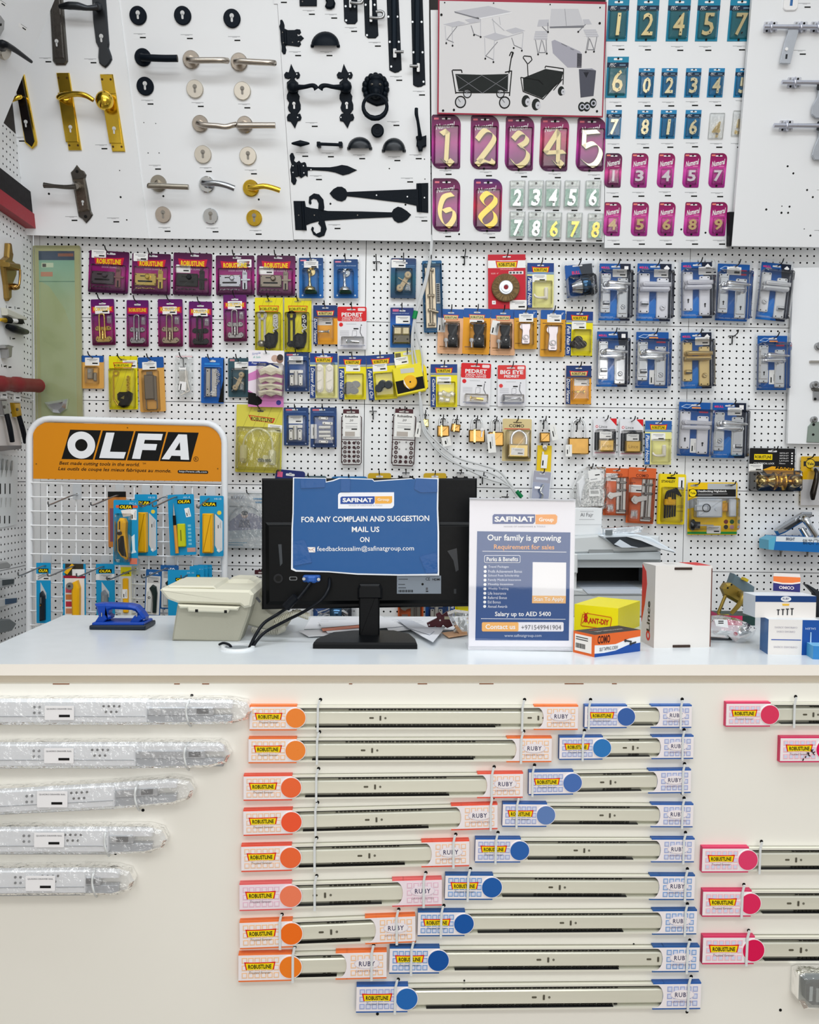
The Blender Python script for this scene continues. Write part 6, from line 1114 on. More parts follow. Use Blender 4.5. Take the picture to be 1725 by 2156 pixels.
q = t.part('door_stop'); q.poly([(.2, .865), (.7, .845), (.66, .9), (.54, .925), (.38, .92), (.28, .895)], .002, .03, CHROME, .01); q.rect(.36, .955, .6, .975, .002, .012, GUN, .03); t.part('blister').rect(-.01, .0, 1.01, 1., .001, .014, FILM('e8ecc8', .02, .12, .1, 10, .05), .03); t.done()
t = It('display_board', 'small white board with steel sliding door fittings at the picture edge', 'display board', (1661, 564, 1760, 934), WALL, .03, 0, None, 'p'); m = t.part('panel'); m.poly([(1671, 564), (1790, 562), (1790, 936), (1659, 934)], -.014, 0, BWH); t.done()
for lab, fn in (('round steel roller at the edge of the small white board', lambda m: m.circ(1727, 728, 8, 0, .016, STEEL, 18, .003)), ('flat steel strip on the small white board', lambda m: m.rect(1707, 759, 1745, 763, 0, .01, SATIN)), ('steel trolley wheel with a bracket on the white board', lambda m: (m.circ(1719, 810, 8, 0, .02, STEEL, 18, .003), m.circ(1719, 810, 3, .02, .022, GUN, 10), m.poly([(1711, 818), (1740, 816), (1740, 826), (1714, 822)], 0, .012, GUN), m.rect(1714, 824, 1730, 842, 0, .008, STEEL, 2), m.circ(1717, 840, 3, .008, .0085, INK, 10))), ('galvanised bracket with a wheel at the foot of the white board', lambda m: (m.circ(1717, 883, 6.5, 0, .016, STEEL, 18, .003), m.circ(1717, 883, 2.5, .016, .018, GUN, 10), m.poly([(1703, 898), (1712, 888), (1740, 888), (1740, 932), (1700, 931)], 0, .006, M('98a69c', .4, .7), .001), m.circ(1714, 894, 3, .006, .007, INK, 8), m.circ(1713, 915, 2.6, .006, .007, INK, 8)))):
    t = It('sliding_door_fitting', lab, 'door hardware', (1700, 800, 1740, 840), WALL, .0305, 0, 'fittings on the small white board', 'p'); fn(t.part('fitting')); t.done(True)
CB2 = M('c9cccd', .4); t = It('cable_bundle', 'bundle of pale grey cables running down the pegboard', 'cables', (880, 600, 920, 640), WALL, 0, 0, None, 'p'); CPATH = [[(908, 500), (905, 540), (895, 590), (880, 640), (872, 680)], [(911, 500), (908, 540), (899, 590), (884, 640), (874, 680)]]
for i, p in enumerate(([(908, 495), (905, 540), (895, 590), (880, 640), (872, 672), (867, 720), (872, 780), (888, 850), (890, 890), (906, 930), (940, 965), (985, 985), (1030, 995), (1065, 1015), (1090, 1046)], [(911, 495), (908, 540), (899, 590), (884, 640), (874, 672), (870, 720), (880, 780), (886, 850), (893, 895), (915, 925), (960, 962), (1010, 978), (1050, 992), (1075, 1020), (1094, 1046)], [(909, 495), (906, 540), (897, 590), (882, 640), (875, 672), (877, 700), (890, 760), (884, 830), (888, 890), (900, 922), (950, 968), (1020, 1005), (1070, 1022), (1097, 1046)])):
    m = t.part('cable'); m.bez([(x, y, .05) for x, y in p], 2.1, CB2, 6, 4)
m = t.part('green_tape'); m.lathe((876, 655, .05), (872, 671, .05), [(0, 5), (1, 5)], M('0f8a4c', .4), 10); m = t.part('green_tape'); m.lathe((1088, 1034, .05), (1099, 1047, .05), [(0, 4.5), (1, 4.5)], M('0f7a48', .4), 10); t.done()
# ------------------------------------------------------------------ wire display stand of cutters
STD = Surf(at_y(270, 1100, 2.74), WALL.R, (0, 0, 1))
fz = -STD.O.z
t = It('display_stand', 'white tube-framed wire display stand with an orange header sign', 'display stand', (60, 875, 480, 1310), STD, 0, 0, None, 'p')
WT = M('e9ecef', .35)
m = t.part('tube_frame'); P = [(61, 1310)]
def arc(cx, cy, r, a0, a1, n=6): return [(cx+r*math.cos(rad(a0+(a1-a0)*i/n)), cy+r*math.sin(rad(a0+(a1-a0)*i/n))) for i in range(n+1)]
P = [(61, 1345), (62, 1100)]+arc(105, 925, 43, 180, 270)+arc(430, 934, 43, 270, 360)+[(473, 1100), (472, 1345)]
m.tube([(x, y, 0) for x, y in P], 7, WT, 10)
b0 = t.map(61, 1345); b1 = t.map(472, 1345); zf = (t.M.inverted() @ Vector((t.M.translation.x, t.M.translation.y, .01))).z
for x in (b0[0], b1[0]): m._tube([(x, 0, b0[1]), (x, 0, zf)], .012, WT, 8); m._tube([(x, -.14, zf), (x, .14, zf)], .012, WT, 8)
m = t.part('wire_grid'); WG = M('f0f2f4', .35)
for i in range(12): x = 99.5+30.55*i; m.tube([(x, 1017+x*.016, 0), (x, 1340, 0)], 1.8, WG, 6)
for i in range(11): y = 1016+30*i; m.tube([(64, y, .006), (471, y+7, .006)], 1.8, WG, 6)
m = t.part('header_sign'); OG = M('d98a12', .4); m.poly([(70, 1008), (70, 912), (76, 900), (94, 889.5), (437, 897), (450, 902), (461, 914), (466, 930), (466, 1014)], -.004, .004, OG)
def c3(x, y): return (x/3.317, 860+y/3.317)
for q in ([(490, 148), (705, 153), (648, 357), (430, 353)], [(718, 154), (935, 158), (878, 362), (660, 357)], [(947, 158), (1162, 163), (1107, 367), (888, 362)], [(1174, 164), (1388, 169), (1332, 372), (1117, 367)]): m.poly([c3(*p) for p in q], .004, .0045, INK)
LW = M('eceef2', .4)
c = c3(568, 256); m.ring(c[0], c[1], 13, 29, .0045, .005, LW, 36, .98)
m.poly([c3(*p) for p in [(742, 168), (800, 169), (768, 302), (880, 305), (865, 350), (693, 346)]], .0045, .005, LW); m.poly([c3(*p) for p in [(966, 174), (1138, 178), (1127, 222), (1012, 219), (1005, 246), (1098, 249), (1088, 292), (994, 290), (980, 353), (922, 351)]], .0045, .005, LW)
m.poly([c3(*p) for p in [(1246, 180), (1306, 182), (1321, 359), (1262, 357), (1261, 332), (1198, 330), (1183, 356), (1129, 354)]], .0045, .005, LW); m.poly([c3(*p) for p in [(1256, 236), (1260, 292), (1222, 291)]], .005, .0053, INK)
c = c3(1369, 353); m.ring(c[0], c[1], 4.4, 5.2, .0045, .005, INK); m.text('R', c[0], c[1], None, 5, INK, .005)
c = c3(696, 390); m.text('Best made cutting tools in the world.', c[0], c[1], 168, 9.5, INK, .0046, 1.2, .01, .25); c = c3(1000, 385); m.text('TM', c[0]+2, c[1], 7, 3.5, INK, .0046)
c = c3(803, 431); m.text('Les outils de coupe les mieux fabriques au monde.', c[0], c[1], 237, 9.5, INK, .0046, 1.2, .01, .25); c = c3(1348, 443); m.rot(c[0], c[1], 64, 6.5, .0046, .005, INK, 1.2, 3); m.text('http://www.olfa.com', c[0], c[1], 58, 5, LW, .0053, 1.2, 0, .2)
for x, y in ((890, 134), (253, 387), (1521, 420)): c = c3(x, y); m.circ(c[0], c[1], 1.3, .0045, .0055, M('6a4a10'), 8)
for x, y, l in ((162, 1018, 1), (252, 1019, 1), (307, 1021, .2), (352, 1022, .9), (376, 1022, .9), (445, 1024, .5), (99, 1167, 1), (161, 1168, 1), (222, 1169, 1), (286, 1176, 1), (359, 1172, 1), (418, 1173, .6)):
    m = t.part('hook_arm'); m.rect(x-9, y, x+9, y+34, .008, .011, M('c8cdd2', .35, .4), 3); m.circ(x, y+22, 2.4, .011, .015, CHROME, 8); m.bez([(x, y+24, .012), (x-12*l, y+26, .07*l), (x-52*l, y+43, .2*l), (x-60*l, y+44, .235*l), (x-61*l, y+38, .24*l)], 1.5, M('8a8e92', .3, .9), 6)
t.done()
CYN = M('1494c8', .38); OY = M('f0b414', .35); CG = 'cutter packs on the wire stand'
def ol(m, u, v, w):
    k = m.it.asp; m.rect(u-w/2, v-.035, u+w/2, v+.035, .0012, .0016, INK); m.text('OLFA', u, v, w*.9, .05*k, YEL, .0018, 0, .04, .2)
def cut(short, where, box, fn, d=.03, tilt=0, mat=None):
    t = It('cutter_pack', short+' '+where, 'cutter pack', box, STD, d, tilt, CG); m = card(t, mat or CYN, r=.05); fn(t, m); t.done()
def lblade(t, m):
    ol(m, .4, .14, .6); m.text('HB-5B', .76, .05, .3, .03*t.asp, M('bfe0f0'), .0016); q = t.part('blade_case'); q.rect(.18, .29, .6, .94, .002, .03, OY, .03, .005); m.circ(.82, .28, .09, .0012, .0016, M('e8d048'), 14); m.poly([(.64, .3), (.96, .42), (.96, .9), (.8, .94), (.64, .82)], .0012, .0018, M('d8dde2', .3, .3)); m.circ(.78, .9, .06, .0016, .002, M('e8f0f4'), 12); sticker(t, .82, .48, 90, .03)
cut('brown-edged pack', 'mostly behind the black and yellow cutter', (228, 1035, 266, 1152), lambda t, m: (m.rect(0, 0, 1, .1, .0012, .0016, INK), m.rect(.1, .3, .9, .9, .0012, .0018, M('7a4a60'))), .02, 0, M('c07a38', .4))
cut('blue pack with an orange blade case', 'behind the black and yellow cutter', (284, 1041, 331, 1170), lblade, .03, .5); cut('blue pack with a wavy orange blade case', 'at the end of the upper row', (421, 1044, 471, 1171), lblade, .03, .5)
def bigcut(t, m):
    m.text('PC-L', .8, .05, .3, .03*t.asp, M('c0e4f4'), .0016); m.rect(.1, .08, .98, .12, .0012, .0015, M('e05a2c')); ol(m, .5, .105, .55); m.poly([(.3, .16), (.7, .13), (.7, .24), (.4, .26)], .0012, .0016, M('e8e4e0'))
    q = t.part('cutter'); q.poly([(.26, .34), (.36, .27), (.54, .28), (.6, .34), (.58, .5), (.66, .74), (.7, .86), (.62, .91), (.4, .85), (.28, .78), (.25, .6)], .003, .03, OY, .006); q.poly([(.32, .6), (.44, .54), (.54, .54), (.6, .72), (.66, .86), (.48, .84), (.34, .76)], .03, .034, INK, .002); q.stroke([(.38, .32), (.38, .46)], .04, .03, .031, INK); q.circ(.4, .5, .08, .03, .04, M('2a1c14'), 12); q.circ(.4, .46, .05, .036, .042, CHROME, 10)
    m.poly([(.74, .56), (.86, .52), (.88, .76), (.94, .8), (.74, .82), (.78, .76)], .0012, .0016, M('d8eef8')); m.rect(.68, .89, .98, .985, .0012, .0016, M('d87860')); m.rect(.08, .91, .26, .935, .0012, .0016, M('c8e4f0')); sticker(t, .82, .22, 90, .034); t.part('blister').rect(.18, .2, .74, .94, .001, .044, CLEAR, .06, .01)
cut('blue pack with a black and yellow snap cutter', 'hanging nearest on the stand', (239, 1053, 291, 1190), bigcut, .12, 1)
def penknife(t, m):
    m.text('AK-4', .72, .05, .26, .03*t.asp, M('c0e4f4'), .0016); ol(m, .62, .12, .52); q = t.part('art_knife'); q.lathe((.24, .14, .012), (.25, .34, .012), [(0, .004), (1, .05)], STEEL, 8); q.lathe((.25, .34, .012), (.26, .5, .012), [(0, .06), (1, .06)], INK, 8); q.lathe((.26, .5, .012), (.3, .96, .012), [(0, .06), (1, .07)], M('e09a3c'), 8); q = t.part('blade_box'); q.rect(.34, .48, .64, .86, .002, .014, M('c8cc18', .4), .04, .003); q.rect(.46, .58, .5, .76, .0138, .0142, M('6a6c20')); m.rect(.66, .88, .98, .95, .0012, .0016, M('c8988c')); sticker(t, .74, .3, 80, .03)
    for i in range(6): m.rect(.72, .5+.06*i, .84, .535+.06*i, .0012, .0015, M('7cc4e0'))
cut('blue pack with an art knife and green blade box', 'in the upper row', (356, 1041, 411, 1169), penknife, .03, -2)
def lknife(col):
    def f(t, m):
        ol(m, .5, .13, .7); m.rect(0, .18, 1, .29, .0012, .0016, M('e8eaec')); sticker(t, .52, .235, 0, .04); m.poly([(.3, .32), (.7, .5), (.7, .6), (.3, .5)], .0014, .002, M('d4d8dc', .3, .3)); q = t.part('cutter'); q.poly([(.32, .5), (.48, .46), (.66, .54), (.66, .94), (.3, .96)], .002, .016, col, .004); q.stroke([(.46, .56), (.45, .66)], .05, .0158, .017, CHROME); q.circ(.45, .69, .07, .016, .022, BRASS, 10)
    return f
cut('tall blue pack with a black cutter', 'first of the lower row', (77, 1185, 107, 1312), lknife(M('18222c', .35)), .03, .5); cut('tall blue pack with a grey cutter', 'behind the hole punch', (203, 1187, 242, 1305), lknife(M('7c848c', .35)), .03, 0)
def rotary(t, m):
    m.rect(.1, 0, .9, .22, .0012, .0014, M('3a3428')); m.poly([(.05, .16), (.4, .0), (.5, .03), (.2, .2)], .0014, .003, OY); m.rect(.02, .22, .98, .27, .0012, .0016, M('9a1c38')); m.rect(.08, .27, .94, 1, .0012, .0016, M('ece6e0'))
    for i, h in enumerate(('c85060', 'd08040', 'b83040', 'c88860')): m.rect(.12, .44+.13*i, .42, .54+.13*i, .0016, .0019, M(h))
    q = t.part('rotary_cutter'); q.poly([(.5, .34), (.7, .3), (.8, .44), (.78, 1.0), (.48, 1.0), (.46, .5)], .002, .024, OY, .006); q.circ(.42, .4, .16, .02, .026, STEEL, 20); q.circ(.42, .4, .05, .026, .03, DKSTEEL, 10); s = t.part('price_sticker'); s.rect(.42, .1, .96, .22, .003, .0036, WHITE)
cut('blue and white pack with a yellow rotary cutter', 'in the lower row', (133, 1187, 181, 1300), rotary, .03, .5)
cut('narrow yellow-topped pack of blades', 'behind the hole punch handle', (255, 1194, 277, 1300), lambda t, m: (m.rect(0, .18, 1, 1, .0012, .0015, M('d8dcd8')), m.text('OLFA', .5, .12, .7, .05*t.asp, INK, .0016, 0, .03), t.part('blade_tube').rect(.25, .22, .75, .9, .002, .012, OY, .1, .003), sticker(t, .5, .52, 90, .03, .0135)), .06, 0, M('e8dc14', .4))
def bluewhite(t, m):
    m.rect(.06, .14, .94, .97, .0012, .0016, M('e8e8e4'), .04); m.text('OLFA', .5, .08, .6, .04*t.asp, WHITE, .0016, 0, .02); q = t.part('cutter'); q.poly([(.3, .4), (.5, .32), (.72, .36), (.8, .5), (.78, .92), (.56, .92), (.54, .56), (.44, .48)], .002, .014, M('1a2a28', .4), .004); q.poly([(.2, .46), (.42, .42), (.48, .56), (.46, .92), (.18, .92)], .002, .01, M('d4d6d2', .4), .003); q.ring(.32, .6, .05, .08, .01, .011, INK); sticker(t, .5, .22, 0, .04)
cut('dark blue pack with a white and black hook cutter', 'just beside the phone', (306, 1199, 339, 1297), bluewhite, .05, 3, M('1c5a98', .38)); cut('dark blue pack with a pale cutter', 'half behind the stacked blue packs', (338, 1190, 376, 1282), bluewhite, .04, 1, M('1c5a98', .38))
def stackc(t, m): m.text('BK 10', .8, .06, .24, .05, M('b8dcec'), .0016); ol(m, .5, .2, .46); m.circ(.5, .4, .14, .0012, .0018, M('e89a28'), 14); m.circ(.68, .38, .1, .0012, .0018, M('e0e4e0'), 12); m.rect(0, .42, 1, .5, .0012, .0016, M('b8a890'))
for i in range(4): cut('blue pack, %s of the stacked packs over the phone' % ('rearmost', 'second from the back', 'third from the back', 'front one')[i], '', ((417, 408, 400, 354)[i], (1189, 1190, 1192, 1200)[i], (447, 438, 430, 414)[i], 1300), stackc, .02+.025*i, 0)
# ------------------------------------------------------------------ things on the counter
TOP = Surf((0, 1.5, TOPZ), (1, 0, 0), (0, 1, 0))
def up(name, label, cat, base, box, yaw=0., group=None, z=TOPZ): return It(name, label, cat, box, upright(base[0], base[1], yaw, z), 0, 0, group, 'p')
# hole punch
PB2 = M('0f40a0', .35); t = up('hole_punch', 'blue two-hole punch standing on the counter', 'hole punch', (246, 1327), (186, 1270, 307, 1328))
m = t.part('base'); m.rect(187, 1317, 306, 1327, -.075, 0, M('1c2734', .4), 3, .003)
m = t.part('base_plate'); m.rect(193, 1311, 303, 1318, -.07, -.006, PB2, 3, .002)
m = t.part('handle'); m.poly([(198, 1272), (222, 1271), (270, 1273), (286, 1277), (296, 1287), (305, 1300), (304, 1307), (298, 1310), (294, 1305), (288, 1297), (284, 1288), (276, 1285), (236, 1283), (228, 1286), (226, 1294), (232, 1298), (231, 1304), (226, 1306), (220, 1300), (212, 1301), (206, 1298), (203, 1286)], -.05, -.02, PB2, .005)
for x in (211, 285): k = t.part('bracket'); k.poly([(x-15, 1315), (x-3, 1297), (x+9, 1296), (x+13, 1304), (x+4, 1315)], -.055, -.015, PB2, .002); k = t.part('pin'); k.tube([(x+3, 1290, -.012), (x+3, 1298, -.012)], 1.5, STEEL, 8)
for x, y in ((298, 1303), (303, 1305)): t.part('rivet').circ(x, y, 1.3, -.02, -.0185, STEEL, 8)
t.done()
# desk phone seen from behind
BE = M('d2d0be', .5, 0, .06, .04, 200); BE2 = M('a6a596', .55, 0, .06, .08, 260); t = up('desk_phone', 'beige office desk phone seen from behind beside the monitor', 'phone', (435, 1350), (336, 1220, 560, 1352), 2)
m = t.part('stand'); m.poly([(374, 1268), (530, 1272), (524, 1296), (504, 1352), (500, 1353), (362, 1349), (363, 1338)], -.06, 0, BE2, .004)
m = t.part('body'); m.poly([(336, 1243), (340, 1239), (526, 1243), (534, 1252), (528, 1278), (514, 1281), (505, 1274), (374, 1270), (352, 1262)], -.17, .012, BE, .005); m.poly([(352, 1240), (355, 1233), (450, 1234), (456, 1241)], -.16, 0, BE, .003)
m = t.part('latch_rail'); m.poly([(374, 1273), (378, 1281), (394, 1281), (396, 1288), (480, 1291), (483, 1285), (500, 1286), (504, 1278)], .004, .016, BE, .003)
for x in (414, 475): m.rect(x-3, 1283+(x-414)*.03, x+3, 1289+(x-414)*.03, .0155, .0165, INK)
m = t.part('side'); m.poly([(520, 1246), (536, 1248), (552, 1274), (604, 1320), (600, 1325), (560, 1327), (520, 1316)], -.2, -.055, BE2, .004)
m = t.part('handset'); m.poly([(471, 1246), (472, 1230), (478, 1223), (490, 1220), (522, 1221), (532, 1226), (556, 1246), (566, 1262), (556, 1266), (534, 1248)], -.19, -.1, BE, .012)
m = t.part('keypad_slot'); m.stroke([(540, 1258), (548, 1268)], 5, -.028, -.027, DKSTEEL)
m = t.part('coil_cord'); WCC = M('dcdac6', .45)
def coil(m, path, r, turns, tr, mat):
    P = [Vector(p) for p in path]; n = turns*10; out = []
    for i in range(n+1):
        f = i/n*(len(P)-1); a = min(int(f), len(P)-2); p = P[a].lerp(P[a+1], f-a); q = 2*math.pi*i/10
        out.append((p.x+r*.35*math.cos(q), p.y+r*math.sin(q), p.z+r*t.k*math.cos(q)))
    m.tube(out, tr, mat, 5)
coil(m, [(576, 1312, -.05), (600, 1300, -.05), (625, 1290, -.06), (650, 1298, -.06)], 7, 22, 1.2, WCC); coil(m, [(600, 1323, -.02), (585, 1330, 0), (555, 1331, 0), (530, 1326, -.02)], 5.5, 26, 1.2, M('a8a79c', .5)); t.done()
# monitor
t = up('monitor', 'black computer monitor seen from behind, in the middle of the counter', 'monitor', (770, 1349), (551, 1007, 1005, 1367), 1)
SH = M('07090c', .4, 0, .05, .03, 300); m = t.part('base'); m.poly([(658, 1364), (661, 1356), (699, 1340), (745, 1336), (830, 1336), (866, 1345), (880, 1357), (878, 1367)], 0, .001, SH)
m.v = []; m.f = []; m.mi = []; m.sm = []
o = t.M.inverted(); bp = [o @ on_top(x, y) for x, y in ((659, 1366), (666, 1358), (702, 1343), (745, 1339), (830, 1339), (862, 1346), (876, 1359), (879, 1367))]
n = len(bp); vs = [(p.x, p.y, p.z+.0005) for p in bp]+[(p.x, p.y, p.z+.009) for p in bp]+[(p.x*.985, p.y*.97, p.z+.013) for p in bp]; m.add(vs, [tuple(range(2*n, 3*n))]+[(i+j*n, (i+1) % n+j*n, (i+1) % n+n+j*n, i+n+j*n) for j in (0, 1) for i in range(n)], SH)
m = t.part('column'); m.rect(756, 1238, 799, 1343, -.03, .004, SH, 2, .003); m.poly([(753, 1240), (757, 1230), (800, 1230), (805, 1240), (805, 1262), (753, 1262)], -.03, .006, M('0b0d10', .36), .004)
m = t.part('panel_housing'); m.poly([(551, 1007), (1005, 1007), (1003, 1277), (551, 1283.5)], -.045, -.018, SH, .004); m.poly([(558, 1100), (998, 1100), (990, 1270), (560, 1274)], -.018, -.008, M('050709', .36), .008)
m.rect(563, 1101, 612, 1102.5, -.0082, -.0065, M('24282c')); m.rect(926, 1099, 990, 1100.5, -.0082, -.0065, M('24282c')); m.poly([(586, 1146), (593, 1146), (595, 1186), (590, 1192)], -.008, -.007, M('3c4044', .4)); m.poly([(942, 1160), (962, 1154), (966, 1200), (960, 1204), (955, 1180)], -.008, -.0072, M('24282d', .2)); m.rect(956, 1240, 961, 1250, -.0079, -.0068, M('2a2d30'))
m = t.part('socket'); m.circ(586, 1218, 10, -.008, -.004, M('14161a', .3), 18); m.circ(586, 1218, 6, -.004, -.003, INK, 14); m = t.part('socket'); m.rect(609, 1214, 626, 1222, -.008, -.0065, M('6a6d70', .3, .7), 3); m.rect(611, 1215.5, 624, 1220.5, -.0065, -.006, INK, 2)
m = t.part('plug', label='blue video plug'); m.rect(637, 1212, 674, 1226, -.008, .012, M('1c4c94', .4), 4, .003); m.circ(640, 1219, 3.4, .012, .016, STEEL, 10); m.circ(671, 1220, 3.4, .012, .016, STEEL, 10); m.rect(646, 1213, 666, 1228, .008, .02, M('2a5aa8', .4), 4, .004)
m = t.part('rating_label'); m.poly([(836, 1212), (929, 1212), (929, 1250), (836, 1250)], -.008, -.0072, M('7b848e', .5))
for y, w in ((1219, 20), (1230, 14), (1237, 16)): m.rect(839, y, 839+w, y+1, -.0072, -.0068, INK)
for i in range(16): m.rect(839+2*i, 1242, 839.7+2*i+(i % 3)*.4, 1247, -.0072, -.0068, INK)
m.text('CE', 901, 1219, 9, 6, INK, -.0067); m.text('HDMI', 919, 1220, 16, 4.5, INK, -.0067, 0, .02); m.circ(890, 1230, 2.6, -.0072, -.0067, INK, 8); m.rect(897, 1237, 901, 1242, -.0072, -.0067, DKSTEEL); m.rect(897, 1244, 902, 1246, -.0072, -.0067, INK); t.done()
# the cables hanging from the monitor into the desk grommet
S = upright(770, 1349, 1)
for lab, P in (('black video cable with a ferrite running down to the desk grommet', [(655, 1226, .015), (640, 1246, .03), (618, 1270, .04), (585, 1293, .03), (556, 1312, .055), (538, 1338, .078), (524, 1367, .084)]), ('plain black power cable running down to the desk grommet', [(694, 1218, -.006), (692, 1240, .02), (676, 1264, .035), (640, 1288, .035), (600, 1308, .025), (560, 1330, .06), (540, 1350, .08), (530, 1367, .084)])):
    t = It('monitor_cable', lab, 'cable', (560, 1220, 700, 1360), S, 0, 0, 'black cables', 'p'); m = t.part('cord'); m.bez(P, 3.4, BLKPL, 8)
    if 'ferrite' in lab: k = t.part('ferrite'); k.lathe((623, 1256, .038), (602, 1279, .036), [(0, 8.5), (1, 9.5)], BLKPL, 12)
    t.done()
t = It('desk_grommet', 'round white cable grommet set in the counter by the phone', 'grommet', (465, 1352, 540, 1378), TOP, 0, 0, None, 'p'); m = t.part('rim'); c = t.map(501, 1365); a = abs(t.map(537, 1365)[0]-c[0])
def rg(m, c, r0, r1, d0, d1, mat, n=32):
    vs = []; fs = []
    for i in range(n):
        q = 2*math.pi*i/n
        for r, d in ((r1, d0), (r1*.97, d1), (r0, d1), (r0, d0)): vs.append(m.L(c[0]+r*math.cos(q), c[1]+r*math.sin(q), d))
    for i in range(n):
        A, B = 4*i, 4*((i+1) % n); fs += [(A, B, B+1, A+1), (A+1, B+1, B+2, A+2), (A+2, B+2, B+3, A+3)]
    m.add(vs, fs, mat)
rg(m, c, a*.78, a, 0, .004, M('e6eaec', .3)); m = t.part('hole'); m._poly([(c[0]+a*.78*math.cos(.2*i), c[1]+a*.78*math.sin(.2*i)) for i in range(32)], .0002, .0006, M('8a9094', .5)); t.done()
t = It('monitor_cable', 'short black cord end curling into the grommet beside the phone', 'cable', (465, 1340, 500, 1370), S, 0, 0, 'black cables', 'p'); m = t.part('cord'); m.bez([(462, 1357, .078), (470, 1354, .085), (480, 1356, .087), (486, 1361, .086), (488, 1369, .084)], 2.6, BLKPL, 8); t.done()
# notice taped to the monitor
t = It('notice_sheet', 'blue printed notice for complaints taped to the monitor back', 'notice', (613, 1005, 925, 1212), S, -.003, 0, None, 'p'); m = t.part('sheet')
m.poly([(617, 1005), (687, 1006.5), (687, 1014), (700, 1011), (714, 1006), (785, 1008), (788, 1012), (830, 1009), (867, 1006.5), (874, 1011), (875, 1006), (924, 1006.4), (923, 1070), (925, 1120), (925, 1211.6), (840, 1212), (752.5, 1210), (692.6, 1205), (623, 1203.5), (613, 1199), (614, 1113), (616, 1080)], -.0012, 0, M('e9edf2', .4)); NB = M('205894', .32, 0, .06, .03, 60)
m.poly([(619.5, 1007), (686, 1008), (686, 1016), (702, 1013), (716, 1008), (784, 1010), (788, 1014), (832, 1011), (867, 1008.5), (921, 1009), (920, 1070), (921.5, 1120), (921.5, 1208), (840, 1209), (752, 1207), (692, 1202.5), (624, 1200), (617, 1196), (617, 1113), (618.5, 1080)], 0, .0003, NB)
m.poly([(712, 1071), (712, 1042), (714, 1038.5), (718, 1037), (830, 1036.5), (830, 1064), (827, 1069), (822, 1070.5)], .0003, .0006, M('eef0f6')); m.poly([(717, 1061), (717, 1048), (720, 1045.5), (789, 1045), (789, 1057), (786, 1061)], .0006, .0009, M('2c4f9e')); m.poly([(789.6, 1060.5), (789.6, 1045), (826, 1044.5), (826, 1057), (823, 1060)], .0006, .0009, M('efb04c')); m.text('SAFINAT', 753, 1053, 63, 9, WHITE, .0011, 0, .04); m.text('Group', 807.5, 1052.5, 25, 7.5, M('f6e8d0'), .0011, 0, .03); m.text('HOUSE OF HARDWARE & TOOLS', 770, 1064, 70, 3, M('a8acb8'), .0009)
for s, x, y, w, h in (('FOR ANY COMPLAIN AND SUGGESTION', 769.5, 1092.5, 269, 12), ('MAIL US', 770, 1114.5, 58, 11.5), ('ON', 768, 1136, 20, 11)): m.text(s, x, y, w, h, WHITE, .0007, -.6 if w > 200 else 0, .018)
m.text('feedbacktosalim@safinatgroup.com', 770, 1156, 204, 13.5, WHITE, .0007, -.4, .004); m.rect(645, 1152, 664, 1163, .0003, .0006, M('ece9e6'), 1); m.stroke([(646, 1153), (654.5, 1158.5), (663, 1153)], .9, .0006, .0008, M('b07868')); m.stroke([(646, 1162), (652, 1157)], .7, .0006, .0008, M('b07868')); m.stroke([(663, 1162), (657, 1157)], .7, .0006, .0008, M('b07868'))
TP = M('1d5594', .18, 0, .05, .15, 60)
for p in ([(633, 1008), (684, 1009), (684, 1026), (634, 1028)], [(718, 1008), (738, 1008), (737, 1036), (718, 1035)], [(876, 1007), (921, 1009), (921, 1036), (886, 1037), (873, 1030)], [(617, 1140), (641, 1137), (646, 1147), (657, 1184), (617, 1192)], [(884, 1172), (921, 1163), (922, 1205), (897, 1207)]): t.part('tape').poly(p, .0003, .0016, TP)
t.done()
# loose papers behind the monitor stand
def sheet(pts, d, label, mat=None, lines=0):
    t = It('paper_sheet', label, 'paper', (760, 1310, 800, 1330), TOP, d, 0, 'loose papers behind the monitor', 'p'); m = t.part('sheet'); m.poly(pts, -.0008, 0, mat or M('e9ebf0', .5)); 
    for i in range(lines):
        f = .2+.14*i; a = Vector(pts[0]).lerp(Vector(pts[3]), f); b = Vector(pts[1]).lerp(Vector(pts[2]), f); c = a.lerp(b, .2); e = a.lerp(b, .75)
        m.stroke([tuple(c), tuple(e)], .8, 0, .0003, M('a8aab2'))
    t.done()
sheet([(655, 1300), (770, 1298), (780, 1322), (640, 1324)], .002, 'white sheet with printed lines, at the phone end', lines=4); sheet([(628, 1328), (760, 1318), (800, 1332), (650, 1340)], .004, 'curled white sheet under the stack, nearest the phone'); sheet([(670, 1310), (800, 1296), (850, 1318), (690, 1332)], .008, 'white sheet with an orange edge line', lines=0)
t = It('paper_sheet', 'sheet with a printed orange band near the stand column', 'paper', (700, 1310, 760, 1330), TOP, .0095, 0, 'loose papers behind the monitor', 'p'); m = t.part('sheet'); m.poly([(676, 1322), (770, 1314), (772, 1320), (680, 1328)], -.0006, 0, M('d98468', .5)); m.poly([(672, 1318), (768, 1309), (770, 1315), (676, 1323)], -.0006, 0, M('e8eaf0')); t.done()
sheet([(800, 1300), (905, 1298), (935, 1318), (820, 1330)], .006, 'white sheet beside the stand column', lines=3); sheet([(836, 1304), (868, 1306), (915, 1328), (905, 1336), (860, 1322)], .012, 'folded grey-white sheet crossing the pile', M('cdd2dc', .5)); sheet([(860, 1322), (940, 1318), (912, 1352), (890, 1340)], .010, 'white sheet with a corner pointing to the front', M('dfe3ea', .5)); sheet([(930, 1332), (975, 1326), (985, 1336), (945, 1342)], .004, 'small orange-edged slip beside the acrylic sign', M('e2b48c', .5)); sheet([(880, 1300), (985, 1297), (985, 1325), (900, 1328)], .003, 'white sheet running under the acrylic sign')
